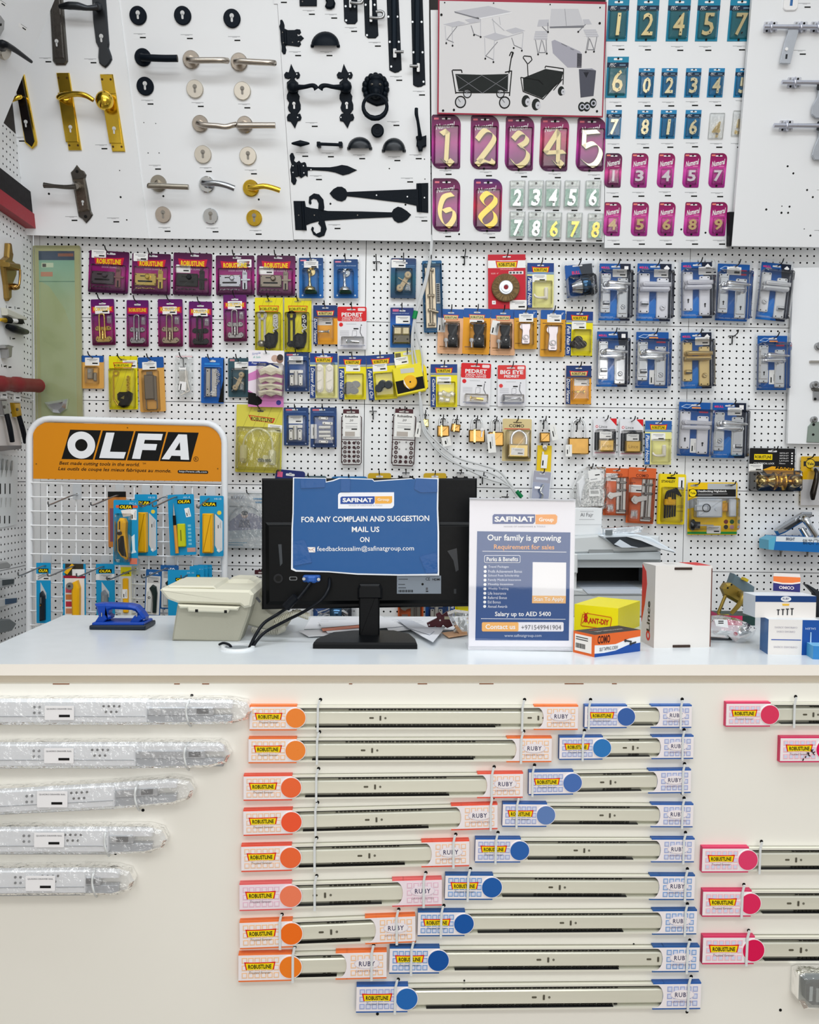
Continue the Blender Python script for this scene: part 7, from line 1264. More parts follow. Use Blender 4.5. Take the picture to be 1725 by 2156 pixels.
MRN = M('4c0f1e', .4); t = up('key_organiser', 'dark maroon folded metal clip lying on the papers', 'bracket', (925, 1328), (898, 1288, 955, 1330), 0); m = t.part('body'); m.poly([(899, 1313), (915, 1305), (921, 1302), (918, 1294), (926, 1289), (931, 1296), (942, 1288), (951, 1288), (953, 1296), (947, 1304), (954, 1318), (942, 1323), (933, 1316), (926, 1326), (918, 1319), (903, 1322)], 0, .012, MRN, .002); m.rect(936, 1298, 947, 1304, .012, .0126, M('c8c4a8')); m.circ(904, 1316, 1.6, .012, .0126, STEEL, 8); m.circ(927, 1306, 1.8, .012, .0126, STEEL, 8); t.done(True)
t = up('parts_bag', 'clear bag of small plastic parts beside the acrylic sign', 'bag', (965, 1336), (944, 1290, 990, 1338), 0); m = t.part('bag'); m.poly([(944, 1296), (960, 1290), (990, 1294), (992, 1336), (970, 1338), (955, 1318)], -.03, .02, FILM('e4e8e8', .06, .15, .8, 40, .35), .008); m = t.part('plastic_pieces'); rn = random.Random(2)
for i in range(14): m.rot(958+rn.random()*28, 1305+rn.random()*26, 12, 4, -.01, .008, M('c8cccb', .4), rn.random()*180, 1.5, .002)
t.done()
# acrylic sign
S2 = upright(1097, 1369.5, 0); t = It('acrylic_sign', 'upright acrylic sign with a blue and white hiring notice', 'sign stand', (986, 1050, 1212, 1370), S2, 0, 0, None, 'p')
m = t.part('sheet'); m.poly([(990, 1053), (1211, 1056), (1206, 1362), (987, 1361)], -.001, 0, M('e6e5ec', .4)); SB = M('2e5088', .35); SO = M('ec9a38', .38); D = .0004
m.poly([(1005, 1118.5), (1201.5, 1121), (1198, 1349), (1001, 1348)], 0, D, SB); m.poly([(1037.5, 1103), (1037.5, 1086), (1041, 1082.5), (1127, 1083), (1127, 1098), (1123, 1103)], 0, D, M('2c4888')); m.poly([(1128, 1103.5), (1128, 1083.5), (1170, 1083), (1174, 1087), (1173, 1100), (1169, 1104)], 0, D, SO); m.text('SAFINAT', 1083, 1093, 83, 11.5, WHITE, 2*D, 0, .04); m.text('Group', 1150.5, 1095, 31, 10.5, M('f8f0e4'), 2*D, 0, .03); m.text('HOUSE OF HARDWARE & TOOLS', 1105, 1108.6, 87, 3.4, M('8c8c98'), D)
m.text('Our family is growing', 1104, 1134, 155, 17, WHITE, 2*D, .4, .018); m.text('Requirement for sales', 1104, 1153, 127, 13, M('f0a860'), 2*D, .3, .012); m.stroke([(1016, 1160.6), (1193, 1162.4)], 1.1, D, 2*D, WHITE); m.rect(1020, 1169, 1096, 1185, D, 2*D, WHITE, 3); m.rect(1021, 1170, 1095, 1184, 2*D, 3*D, SB, 2.4); m.text('Perks & Benefits', 1058, 1177.3, 66, 9, WHITE, 4*D, 0, .015)
for i, s in enumerate(('Travel Packages', 'Profit Achievement Bonus', 'School Fees Scholarship', 'Family Medical Insurance', 'Monthly Incentives', 'Weekly Training', 'Life Insurance', 'Referral Bonus', 'Eid Bonus', 'Annual Awards')):
    y = 1193.8+9.22*i; w = (43, 71, 65, 69, 53, 43, 38, 40, 27, 41)[i]; m.circ(1022-.13*i, y, 3.2, D, 2*D, WHITE, 12); m.text(s, 1028.6-.13*i+w/2, y, w, 6 if i not in (0,) else 6.4, M('dfe4ee'), 2*D)
m.poly([(1122, 1183.5), (1192.5, 1184.5), (1192, 1254.5), (1121, 1254)], D, 2*D, M('f1f0f2')); m.poly([(1121, 1254), (1192, 1254.5), (1191.5, 1270.5), (1120.5, 1270)], D, 2*D, M('f2c084')); m.text('Scan To Apply', 1156, 1262.5, 63, 10.5, WHITE, 3*D, 0, .015)
m.text('Salary up to AED 5400', 1101.5, 1294, 118, 12.5, WHITE, 2*D, 0, .015); m.stroke([(1013, 1302.5), (1191, 1304)], 1, D, 2*D, WHITE); m.rect(1015, 1310, 1187, 1329.5, D, 2*D, M('eceaf0'), 3); m.rect(1015, 1310, 1092, 1329.5, 2*D, 3*D, M('f0b468'), 3); m.text('Contact us', 1054, 1319.5, 63, 10.5, WHITE, 4*D, 0, .018); m.text('+971549941904', 1140, 1321, 84, 10, M('6a6a70'), 4*D); m.text('www.safinatgroup.com', 1101.5, 1339, 78, 7.5, M('cfd6e2'), 2*D)
AC = FILM('ffffff', .03, .03, .0, 5); m = t.part('acrylic_holder'); m.poly([(989, 1049), (1212.5, 1052), (1207, 1370), (985.5, 1369)], .002, .005, AC); m.poly([(989, 1048), (1212.5, 1051), (1212.4, 1053.6), (989, 1050.6)], -.004, .005, M('c9ccd4', .1)); m.poly([(985.5, 1368), (1207, 1369), (1207, 1370.5), (985.5, 1369.5)], -.07, .005, M('cfd2da', .15)); m.poly([(989, 1051), (1212, 1054), (1207, 1368), (986, 1367)], -.004, -.002, M('e2e4ea', .3)); t.done()
# cartons
class FM:
    mode = 'n'
    def __init__(s, W, H): s.W, s.H, s.k, s.asp = W, H, W, H/W
    def map(s, u, v, d=0.): return ((u-.5)*s.W, (.5-v)*s.H)
class FMp(FM):
    pass
def pbox(name, label, N, Lp, Rp, topy, mL, mR, mT, z=TOPZ, cat='box', group=None):
    """carton from the pixels of its nearest, left and right bottom corners"""
    n = on_top(N[0], N[1], z); l = on_top(Lp[0], Lp[1], z)-n; r = on_top(Rp[0], Rp[1], z)-n
    d = ray(N[0], topy); k = ((n.x-CAM.x)*d.x+(n.y-CAM.y)*d.y)/(d.x**2+d.y**2); h = CAM.z+d.z*k-z
    ln = Vector((-r.y, r.x, 0)).normalized(); ll = max(.02, l.dot(ln)); l = ln*ll if abs(l.normalized().dot(r.normalized())) > .12 else l
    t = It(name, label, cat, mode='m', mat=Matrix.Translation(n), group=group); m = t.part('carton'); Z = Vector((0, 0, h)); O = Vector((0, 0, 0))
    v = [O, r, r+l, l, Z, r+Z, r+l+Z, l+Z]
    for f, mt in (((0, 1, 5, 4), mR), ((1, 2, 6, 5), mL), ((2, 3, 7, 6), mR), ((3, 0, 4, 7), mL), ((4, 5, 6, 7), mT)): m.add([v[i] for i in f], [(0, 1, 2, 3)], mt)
    t.n, t.l, t.r, t.h = n, l, r, h
    def face(which, part='print'):
        q = t.part(part)
        if which == 'R': q.it = FM(r.length, h); q.face(r/2+Z/2, r, (0, 0, 1))
        elif which == 'L': q.it = FM(l.length, h); q.face(l/2+Z/2, -l, (0, 0, 1))
        else: q.it = FM(r.length, l.length); q.face((r+l)/2+Z, r, l)
        return q
    t.facep = face; return t
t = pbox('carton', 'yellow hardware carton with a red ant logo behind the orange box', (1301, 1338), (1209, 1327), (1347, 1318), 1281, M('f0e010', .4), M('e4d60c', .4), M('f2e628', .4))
q = t.facep('L'); q.rect(.14, .3, .86, .78, 0, .0004, M('e8d80a')); 
for p in ([(.16, .78), (.2, .36), (.3, .3), (.84, .36), (.86, .42), (.82, .78), (.76, .82), (.2, .8), (.16, .78)],): q.stroke(p, .014, .0004, .0008, M('c83818'))
q.text('ANT-DIY', .57, .56, .46, .12, M('c02814'), .0009, 0, .04); q.circ(.27, .46, .05, .0004, .0009, M('c83018'), 10); q.circ(.27, .58, .045, .0004, .0009, M('c83018'), 10); q.circ(.27, .36, .035, .0004, .0009, M('c83018'), 10)
for a in (-1, 1): q.stroke([(.27, .5), (.27+.08*a, .7)], .014, .0004, .0009, M('c83018')); q.stroke([(.27, .34), (.27+.05*a, .26)], .01, .0004, .0009, M('c83018'))
q.text('HARDWARE CARTON', .3, .95, .5, .04, M('6a6410'), .0006) if 0 else None
t.done()
OB = M('e0662a', .4); t = pbox('carton', 'orange, white and blue screw carton at the counter front', (1252, 1384), (1207, 1373), (1348, 1371), 1337, OB, M('e9ecee', .4), M('2a2424', .4)); q = t.facep('R'); q.poly([(0, 0), (1, 0), (1, .3), (.75, .34), (.45, .52), (.2, .5), (0, .46)], 0, .0003, OB); q.poly([(0, 1), (0, .84), (.2, .86), (.45, .82), (.75, .62), (1, .6), (1, 1)], 0, .0003, M('1d4ea0', .4)); q.text('COMO', .19, .24, .27, .13, M('4a1c10'), .0006, 0, .03); q.text('SELF TAPPING SCREW', .3, .68, .4, .055, INK, .0006)
for a, b in (((.66, .42), (.8, .5)), ((.78, .6), (.9, .55))): q.stroke([a, b], .025, .0003, .001, DKSTEEL); q.circ(a[0], a[1], .025, .0003, .0012, DKSTEEL, 8)
q = t.facep('L', 'price_label'); q.rect(.08, .12, .86, .88, 0, .0006, M('ece8e2')); 
for i in range(9): q.rect(.14+.05*i, .52, .17+.05*i, .74, .0006, .0009, INK)
for v in (.22, .32): q.rect(.14, v, .7, v+.04, .0006, .0009, M('3a3a3a'))
q = t.facep('T'); q.text('SELF TAPPING SCREW', .5, .6, .6, .07, M('c8c0b8'), .0005); q.text('COMO', .3, .3, .2, .05, M('d05a28'), .0005, 0, .02); t.done()
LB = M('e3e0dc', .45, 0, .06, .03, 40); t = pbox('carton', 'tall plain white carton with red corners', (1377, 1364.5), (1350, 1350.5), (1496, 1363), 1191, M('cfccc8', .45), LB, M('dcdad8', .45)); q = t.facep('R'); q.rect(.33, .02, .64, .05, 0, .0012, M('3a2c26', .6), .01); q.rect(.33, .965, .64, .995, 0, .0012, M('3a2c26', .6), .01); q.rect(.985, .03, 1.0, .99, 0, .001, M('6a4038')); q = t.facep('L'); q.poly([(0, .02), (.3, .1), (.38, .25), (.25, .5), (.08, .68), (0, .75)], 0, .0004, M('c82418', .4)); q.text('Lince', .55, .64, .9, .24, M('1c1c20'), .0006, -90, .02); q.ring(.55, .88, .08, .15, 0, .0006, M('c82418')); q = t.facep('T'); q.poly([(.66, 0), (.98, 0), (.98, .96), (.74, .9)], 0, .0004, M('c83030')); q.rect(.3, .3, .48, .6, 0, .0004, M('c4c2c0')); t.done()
BW = M('e4e0dc', .45); BB = M('1b4f9c', .38)
t = pbox('carton', 'white and blue screw carton under the stacked one', (1617, 1378), (1600, 1367), (1725, 1380), 1304, M('2a5f98', .4), BW, M('d8dcdf', .4), group=None); zt2 = TOPZ+t.h; q = t.facep('R'); q.rect(.66, 0, 1.3, 1, 0, .0004, BB) if 0 else q.rect(.66, 0, 1., 1, 0, .0004, BB); q.rect(.06, .56, .64, .585, 0, .0004, M('2a50a0')); 
for v, w in ((.22, .34), (.34, .26), (.78, .36)): q.text('CHIPBOARD SCREWS', .34, v, w+.1, .035, M('a8a4b0'), .0006, 180)
q.text('SALEM', .82, .24, .2, .04, M('c8d4ec'), .0006, 180); q.lathe((.82, .34, .002), (.82, .74, .002), [(0, .012), (.85, .014), (.9, .05), (1, .05)], M('9cc0e0'), 6); t.done()
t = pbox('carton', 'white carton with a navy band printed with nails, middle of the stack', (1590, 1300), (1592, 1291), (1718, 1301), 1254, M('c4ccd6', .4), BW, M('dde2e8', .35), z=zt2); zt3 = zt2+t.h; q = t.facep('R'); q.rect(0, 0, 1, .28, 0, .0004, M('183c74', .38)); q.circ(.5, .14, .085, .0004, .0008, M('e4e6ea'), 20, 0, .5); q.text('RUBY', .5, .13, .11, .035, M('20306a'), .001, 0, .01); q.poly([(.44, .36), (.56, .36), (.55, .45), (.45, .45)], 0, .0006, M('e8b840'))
for i in range(4): x = .38+.075*i; q.rect(x-.008, .66-.05*i/3, x+.008, .88, 0, .0008, DKSTEEL); q.rect(x-.025, .62-.06*i/3, x+.025, .66-.05*i/3, 0, .0008, DKSTEEL)
t.done()
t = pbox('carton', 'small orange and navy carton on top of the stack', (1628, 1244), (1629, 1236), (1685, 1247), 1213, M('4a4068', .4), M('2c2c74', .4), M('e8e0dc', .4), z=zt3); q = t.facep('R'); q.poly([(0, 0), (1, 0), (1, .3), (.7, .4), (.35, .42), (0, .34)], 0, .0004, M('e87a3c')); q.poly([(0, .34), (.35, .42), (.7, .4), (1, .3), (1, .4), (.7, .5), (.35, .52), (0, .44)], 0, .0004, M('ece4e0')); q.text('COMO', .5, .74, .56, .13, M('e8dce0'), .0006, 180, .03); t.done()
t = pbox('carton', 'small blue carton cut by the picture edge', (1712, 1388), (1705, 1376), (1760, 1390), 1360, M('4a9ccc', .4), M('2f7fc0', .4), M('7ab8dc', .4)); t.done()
# brassy lock set and bag beside the stack
OLV = M('8a7430', .35, .6); t = up('lock_set', 'olive brass lever lock set leaning against the carton stack', 'door lock', (1548, 1312), (1510, 1205, 1592, 1312), 0); q = t.part('faceplate'); q.poly([(1547, 1208), (1590, 1236), (1587, 1264), (1538, 1234)], -.05, -.02, M('5a6e78', .35, .3), .003); q = t.part('backplate'); q.poly([(1523, 1240), (1530, 1229), (1542, 1228), (1590, 1262), (1580, 1285), (1530, 1256)], -.02, .005, OLV, .006)
for x, y in ((1533, 1238), (1541, 1231)): q.circ(x, y, 2, .005, .006, INK, 8)
q = t.part('lever'); q.bez([(1562, 1252, .01), (1566, 1256, .04), (1556, 1274, .045), (1540, 1292, .04)], [8, 7, 5, 4], OLV, 10); q = t.part('strap'); q.bez([(1528, 1254, 0), (1519, 1276, .005), (1514, 1294, .008), (1536, 1296, .02)], 3.5, OLV, 8); q = t.part('catch'); q.rot(1572, 1221, 9, 6, -.02, 0, M('b8a018', .4), 30); t.done()
t = pbox('carton', 'flat pink and teal carton beneath the brass lock set', (1520, 1316), (1514, 1305), (1590, 1317), 1296, M('b02858', .4), M('d03060', .4), M('2c4844', .4)); q = t.facep('R'); q.rect(.62, 0, 1, 1, 0, .0004, M('1e3c38')); t.done()
t = up('parts_bag', 'crumpled clear bag with a chrome fitting before the carton stack', 'bag', (1550, 1352), (1500, 1304, 1600, 1356), 0); q = t.part('fitting'); q.ell(1568, 1326, .0, 12, 10, .014, CHROME, 14, 8); q.lathe((1556, 1334, .0), (1580, 1322, 0), [(0, 6), (1, 10)], CHROME, 14); q.circ(1550, 1335, 4, .0, .004, M('c02848'), 10); q = t.part('bag'); q.poly([(1500, 1318), (1506, 1308), (1540, 1306), (1576, 1312), (1598, 1326), (1592, 1342), (1575, 1354), (1555, 1354), (1538, 1340), (1510, 1338)], -.05, .02, FILM('eef0f2', .06, .12, .9, 30, .12), .012); q = t.part('paper_label'); q.poly([(1504, 1304), (1532, 1305), (1534, 1322), (1508, 1318)], .02, .022, M('e6e8ea', .4)); q.rect(1513, 1307, 1524, 1309, .022, .0224, INK); q.rect(1513, 1311, 1524, 1313, .022, .0224, INK); q = t.part('strip'); q.poly([(1498, 1342), (1545, 1346), (1548, 1351), (1500, 1348)], -.03, -.02, DKSTEEL); t.done()
t = up('steel_corner_bracket', 'dark steel bracket end poking past the stack at the picture edge', 'hardware', (1722, 1300), (1700, 1228, 1725, 1300), 0, None, TOPZ); q = t.part('bracket'); q.poly([(1697, 1230), (1703, 1231), (1728, 1246), (1740, 1300), (1722, 1300), (1716, 1250)], -.1, -.08, M('23272c', .4), .002); t.done(True)
# printer on a low back table with a tissue box and papers
PR = Surf(at_y(1300, 1200, 2.5), (1, 0, 0), (0, 0, 1)); t = It('back_table', 'grey back table behind the counter carrying the printer', 'table', (1200, 1290, 1480, 1330), PR, 0, 0, None, 'p'); a = t.map(1195, 1300); b = t.map(1490, 1300); zf = -t.M.translation.z; m = t.part('table_top'); m.box(a[0], b[0], -.04, .42, a[1]-.025, a[1], M('9a9c9e', .4))
for x in (a[0]+.03, b[0]-.03):
    for y in (0, .38): q = t.part('leg'); q.box(x-.02, x+.02, y-.02, y+.02, zf, a[1]-.025, M('55585c', .4))
t.done()
t = It('printer', 'large pale grey office printer behind the acrylic sign', 'printer', (1208, 1125, 1395, 1300), PR, 0, 0, None, 'p'); PG2 = M('c9ced0', .4); PG3 = M('a9b0b4', .4); dp = -.38
m = t.part('scanner_lid'); m.poly([(1206, 1130), (1262, 1126), (1390, 1128), (1393, 1160), (1206, 1166)], dp, .0, PG2, .006); m.rect(1240, 1157, 1292, 1165, -.002, .003, M('8d9294', .4), 2)
m = t.part('scanner_body'); m.poly([(1207, 1166), (1392, 1162), (1392, 1180), (1207, 1180)], dp, .008, M('b9c1c5', .4), .003); m.poly([(1207, 1180), (1392, 1180), (1390, 1195), (1207, 1195)], dp, -.004, PG3)
m = t.part('output_bay'); m.rect(1207, 1195, 1392, 1240, dp, -.2, INK); m.rect(1207, 1195, 1214, 1240, dp, 0, M('d2d6d8', .4), 2); m.rect(1384, 1195, 1392, 1240, dp, 0, PG3)
m = t.part('front_panel'); m.rect(1207, 1240, 1392, 1299.5, dp, .01, PG2, 3, .005); m.rect(1207, 1252, 1392, 1254, .0095, .0108, M('7c8286')); m = t.part('paper_tray'); m.poly([(1228, 1240), (1350, 1240), (1350, 1250), (1238, 1250)], -.15, .012, M('cfd8e4', .5)); m = t.part('side_bracket'); m.rect(1203, 1166, 1217, 1208, -.02, .02, M('d4d8da', .35), 3, .004); t.done()
t = It('tissue_box', 'white tissue box on the printer, beneath the bag of clips', 'tissue box', (1212, 1068, 1269, 1127), PR, -.05, 0, None, 'p'); m = t.part('carton'); m.poly([(1204, 1070), (1269, 1070), (1267, 1126), (1204, 1128)], -.11, 0, M('dde0e2', .45), .002); q = t.part('print'); q.text('Al Fajr', 1236, 1085, 27, 10, M('5a5a60'), .0006); q.rect(1222, 1076, 1250, 1077, 0, .0005, M('b0b2b6')); q.rect(1220, 1093, 1252, 1094, 0, .0005, M('b0b2b6')); q.rect(1204, 1104, 1268, 1105, 0, .0005, M('c0c3c6')); t.done()
t = It('paper_stack', 'crumpled printed papers with a clear sleeve on the printer', 'papers', (1262, 1108, 1425, 1165), PR, .03, 0, None, 'p')
m = t.part('sheet'); m.poly([(1262, 1128), (1275, 1124), (1340, 1124), (1372, 1132), (1424, 1162), (1420, 1164), (1370, 1150), (1300, 1152), (1284, 1142)], -.12, -.02, M('d4dee6', .45), .004); m = t.part('sheet'); m.poly([(1276, 1132), (1330, 1130), (1356, 1134), (1380, 1150), (1330, 1154), (1296, 1150)], -.02, -.012, M('2a3036', .5)); m.poly([(1294, 1146), (1306, 1136), (1330, 1150), (1345, 1153), (1310, 1153)], -.012, -.008, M('cfd8e2', .5)); m.poly([(1320, 1130), (1350, 1132), (1400, 1152), (1424, 1163), (1390, 1155), (1350, 1138)], -.012, -.006, M('e2e9ef', .45))
m = t.part('clear_sleeve'); m.poly([(1269, 1113), (1300, 1111), (1345, 1108), (1357, 1111), (1352, 1120), (1300, 1126), (1270, 1128)], -.05, -.02, FILM('dfeaf4', .08, .1, .5, 40, .4), .004); m.rect(1276, 1116, 1290, 1126, -.02, -.015, M('6c7478')); t.done()
# blue and white carton with a chrome handle fixed on the pegboard
t = It('display_carton', 'blue and white carton with a chrome lever set, bolted to the pegboard', 'box', (1620, 1080, 1725, 1165), WALL, .04, 0, None, 'p'); m = t.part('carton'); m.poly([(1635, 1129), (1760, 1132), (1760, 1165), (1630, 1158)], -.03, .06, M('1d6fb8', .38)); m.poly([(1635, 1129), (1760, 1132), (1760, 1143), (1634, 1140)], .06, .0604, M('e4ecf2', .4)); m.poly([(1619, 1137), (1635, 1129), (1630, 1158), (1619, 1157)], -.02, .059, M('5fb4d4', .4)); m.text('BRIGHT', 1665, 1135, 18, 6, M('2a3a5a'), .0612, 2, .02); m.text('\u9501\u82af\u95e8\u9501', 1712, 1141, 42, 11, M('14243c'), .0612, 2)
m = t.part('lever_plate'); m.poly([(1634, 1118), (1637, 1112), (1692, 1078), (1712, 1078), (1712, 1088), (1655, 1122), (1640, 1128)], .02, .035, M('b8bcc2', .12, 1., .03, .05, 20), .006); m.poly([(1650, 1114), (1690, 1090), (1702, 1088), (1660, 1116)], .035, .037, DKSTEEL)
m = t.part('lever'); m.bez([(1693, 1092, .04), (1698, 1096, .06), (1708, 1112, .065), (1718, 1128, .06)], [9, 8, 6, 6], CHROME, 12); m.bez([(1688, 1112, .045), (1700, 1132, .05)], [6, 6], CHROME, 10)
for x in (1644, 1700): m = t.part('bolt'); m.lathe((x, 1159, .0), (x, 1172, .0), [(0, 4), (.3, 4), (.3, 2.5), (1, 2.5)], STEEL, 8)
t.done()
pack(lambda t: (t.part('clear_shell').rect(-.02, -.01, 1.02, 1.01, -.001, .003, CLEAR, .04), [ (m.rect(0, .47, 1, 1, .0012, .0014, M('d8d8da')), m.rect(.08, .1, 1, .2, .0014, .0018, INK), m.circ(.28, .15, .15, .0018, .002, YEL, 18), m.ring(.28, .15, .13, .15, .002, .0022, INK), m.text('Yale', .28, .15, .2, None, INK, .0024, 0, .02)) for m in (card(t, M('f0c808', .38), r=.03),)], [(q.bez([(.3, .26, .03), (.3, .34, .045), (.26, .5, .05), (.2, .75, .045), (.22, .88, .04)], [.05, .06, .08, .09, .05], M('3a3632', .25, .9), 10), q.rect(.24, .22, 1.2, .3, .02, .035, CHROME, .03)) for q in (t.part('lever'),)], t.part('knob').circ(.8, .78, .2, .003, .02, M('8c8884', .3, .9), 18, .005)), (1686, 961, 1756, 1064), 0, 'yellow and white pack with a dark lever', 'cut by the picture edge', 'door lever pack', hk=(.2, .03))
# ------------------------------------------------------------------ drawer slides tied to the counter front
TIE = M('d8dcdc', .35); HOLES = []
RAIL = M('efefe2', .3, .3, .08, 0, 6, (.6, 1, 9), .04); GROOVE = M('a09f90', .35, .4); RAILB = M('e8e8d8', .25, .35, .06, 0, 7, (.5, 1, 6), .1)
def tie(t, u, h0=-.06, h1=1.04, lean=.1, d=.002):
    m = t.part('cable_tie'); w = .085
    m.poly([(u-w/2+lean*.6, h0-.16), (u+w/2+lean*.6, h0-.16), (u+w/2, h0+.12), (u+w/2, h1), (u-w/2, h1), (u-w/2, h0+.12)], d, d+.0016, TIE)
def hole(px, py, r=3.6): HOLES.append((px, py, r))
CFR = {'o': ('ef7a3e', 'f08838', 'f3c8a0'), 'r': ('ea5a44', 'ee6a3a', 'f2c8a8'), 'k': ('e66a6a', 'f0805c', 'e4c0d0'), 'b': ('2f5fa8', '2f5fa6', 'a3aed6'), 'c': ('2a5c9c', '1c5aa6', '7fa4d4'), 'p': ('d83a66', 'e02a58', 'f0bcc8')}
HFX = [0]
def slide(kind, Lx, ly0, ly1, Rx, ry0, ry1, ties, label, cir=None, group='boxed drawer slides', slots=(.45,), d=.0115):
    cf, cc, cg = CFR[kind]; cc = cir or cc
    ly0 += max(0, (ly0-1480)/600*4); ry0 += max(0, (ry0-1480)/600*4)
    cx, cy = (Lx+Rx)/2, (ly0+ly1+ry0+ry1)/4; h = ((ly1-ly0)+(ry1-ry0))/2; w = Rx-Lx; tilt = math.degrees(math.atan2((ry0+ry1-ly0-ly1)/2, w))
    t = It('drawer_slide', label, 'drawer slide', (cx-w/2, cy-h/2, cx+w/2, cy+h/2), FP, d, tilt, group, 'h'); T = t.W/t.H; L = 1.84; R = 1.78
    m = t.part('rail'); a, b = L-.3, T-R+.5
    m.rect(a, .05, b, .97, -d, -.008, GROOVE); m.rect(a, .05, b, .13, -.008, -.001, RAIL); m.rect(a, .89, b, .97, -.008, -.001, RAIL); m.rect(a, .125, b, .155, -.008, -.0009, INK); m.rect(a+(b-a)*.1, .865, b-(b-a)*.2, .895, -.008, -.0009, INK if kind in 'or' else DKSTEEL)
    m.rect(a, .26, b, .78, -.008, -.0015, RAILB, 0, .002)
    q = m; n = max(4, int((b-a-2.2)/.16)); s0 = a+1.2+(T-3.6)*.12
    for i in range(int(n*.82)):
        u = s0+i*.15
        if u+.1 > b-.6: break
        for v in (.175, .8): q.rect(u, v, u+(.12 if i % 4 else .09), v+.045, -.008, -.0035, M('34342e', .35, .5))
    for f in slots:
        u = L+.3+(T-L-R)*f; q = t.part('slot_holes'); q.rect(u-.28, .48, u-.1, .55, -.002, -.0011, M('5a5648', .4), .03); q.rect(u+.12, .42, u+.2, .62, -.002, -.0009, M('8a8878', .3, .8), .03); q.rect(u+.14, .44, u+.18, .6, -.001, -.0007, M('4a4840'), .02); q.circ(u+.36, .52, .045, -.002, -.001, M('6a685c'), 10)
    CF = M(cf, .4); CW = M('f0eaec' if kind != 'k' else 'f0e2ea', .4); CG = M(cg, .45)
    def sleeve(x0, x1, right):
        m = t.part('card_sleeve')
        H = t.H
        if not right: pts = [(x0, .02), (x1, .02), (x1, 1), (x0, 1)]; side = (x0, x1)
        else: pts = [(x1, .02), (x1, 1), (x0, 1), (x0+.12, .97)]+[(x0+.12+.26*math.cos(rad(a)), .51-.46*math.sin(rad(a))) for a in range(-90, 91, 15)]+[(x0+.12, .05), (x0, .02)]
        if not right: m.rect(x0, .0, x1, 1.0, -d, .0, CF)
        else: m.rect(x0+.38, .0, x1, 1, -d, .0, CF); m.rect(x0, .0, x0+.4, .06, -d, 0, CF); m.rect(x0, .95, x0+.4, 1., -d, 0, CF)
        P2 = [(u, .06+(v-.02)/.98*.885) for u, v in pts]; m.poly(P2, 0, .0004, CW)
        c0, c1 = (x0+.1, x0+1.42) if not right else (x1-1.28, x1-.1); nc = 6 if not right else 5
        for i in range(nc):
            for j in range(3):
                u = c0+(c1-c0)*(i+.5)/nc; v = .24+.265*j; m.rot(u, v, .19, .2, .0004, .0007, CG); m.rot(u, v, .12, .12, .0007, .0009, CW if kind in 'ork' else M('d2d8ec', .45))
        if not right:
            u = x0+.74; m.poly([(u-.54, .29), (u-.3, .31), (u+.3, .31), (u+.54, .29), (u+.48, .57), (u+.2, .555), (u-.2, .555), (u-.48, .57)], .0009, .0012, RED); m.poly([(u-.49, .335), (u, .345), (u+.49, .335), (u+.44, .565), (u, .55), (u-.44, .565)], .0012, .0014, M('f8dc0c')); m.text('ROBUSTLINE', u, .45, .8, .15, INK, .0016, 0, .03, 0, 1.03); m.text('Trusted forever', u, .67, .76, .09, M('77777c'), .0011, 0, 0, .25)
        else:
            u = x1-.69; m.circ(u, .44, .45, .0009, .0012, M('d8d0dc'), 28, 0, .41); m.circ(u, .44, .42, .0012, .0014, CW, 28, 0, .4); m.text('RUBY', u, .44, .56, .17, M('33335c'), .0016, 0, .012, 0, 1.15); m.text('DRAWER SLIDES', u, .71, .78, .07, M('a08a90'), .0011)
    sleeve(0, L, False)
    if Rx < 1600: sleeve(T-R, T, True)
    m = t.part('colour_disc'); m.circ(L-.04, .5, .41, .0004, .0016, CW, 30); m.circ(L-.04, .5, .385, .0016, .0019, M(cc, .3), 30)
    k = (Rx-Lx)/T
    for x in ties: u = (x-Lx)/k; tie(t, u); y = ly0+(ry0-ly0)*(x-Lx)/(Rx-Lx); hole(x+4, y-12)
    t.done(); return t
o1 = 'orange boxed drawer slide, '
slide('o', 530, 1485, 1538, 1221, 1485, 1537, (671, 1101), o1+'longest one, at the top', slots=(.3, .97)); slide('o', 527, 1553, 1607, 1165, 1551, 1605, (669, 1099), o1+'second from the top', slots=(.3,)); slide('r', 516, 1631, 1686, 1104, 1625, 1680, (667, 1037), 'red-orange boxed drawer slide, third from the top', slots=(.38,)); slide('r', 515, 1704, 1760, 1050, 1690, 1746, (665, 1035), 'red-orange boxed drawer slide, fourth from the top', 'f05a36', slots=(.45,)); slide('r', 510, 1778, 1836, 990, 1766, 1824, (663, 956), 'red-orange boxed drawer slide, fifth from the top', slots=(.5,)); slide('k', 506, 1858, 1918, 932, 1846, 1907, (663, 893), 'pinkish orange boxed drawer slide, third from the bottom', slots=(.2,)); slide('o', 506, 1938, 1998, 876, 1922, 1985, (590, 836), o1+'second shortest', 'f0701c', slots=(.35,)); slide('o', 503, 2006, 2067, 815, 1997, 2061, (617, 783), o1+'shortest, at the bottom of its column', 'f08024', slots=())
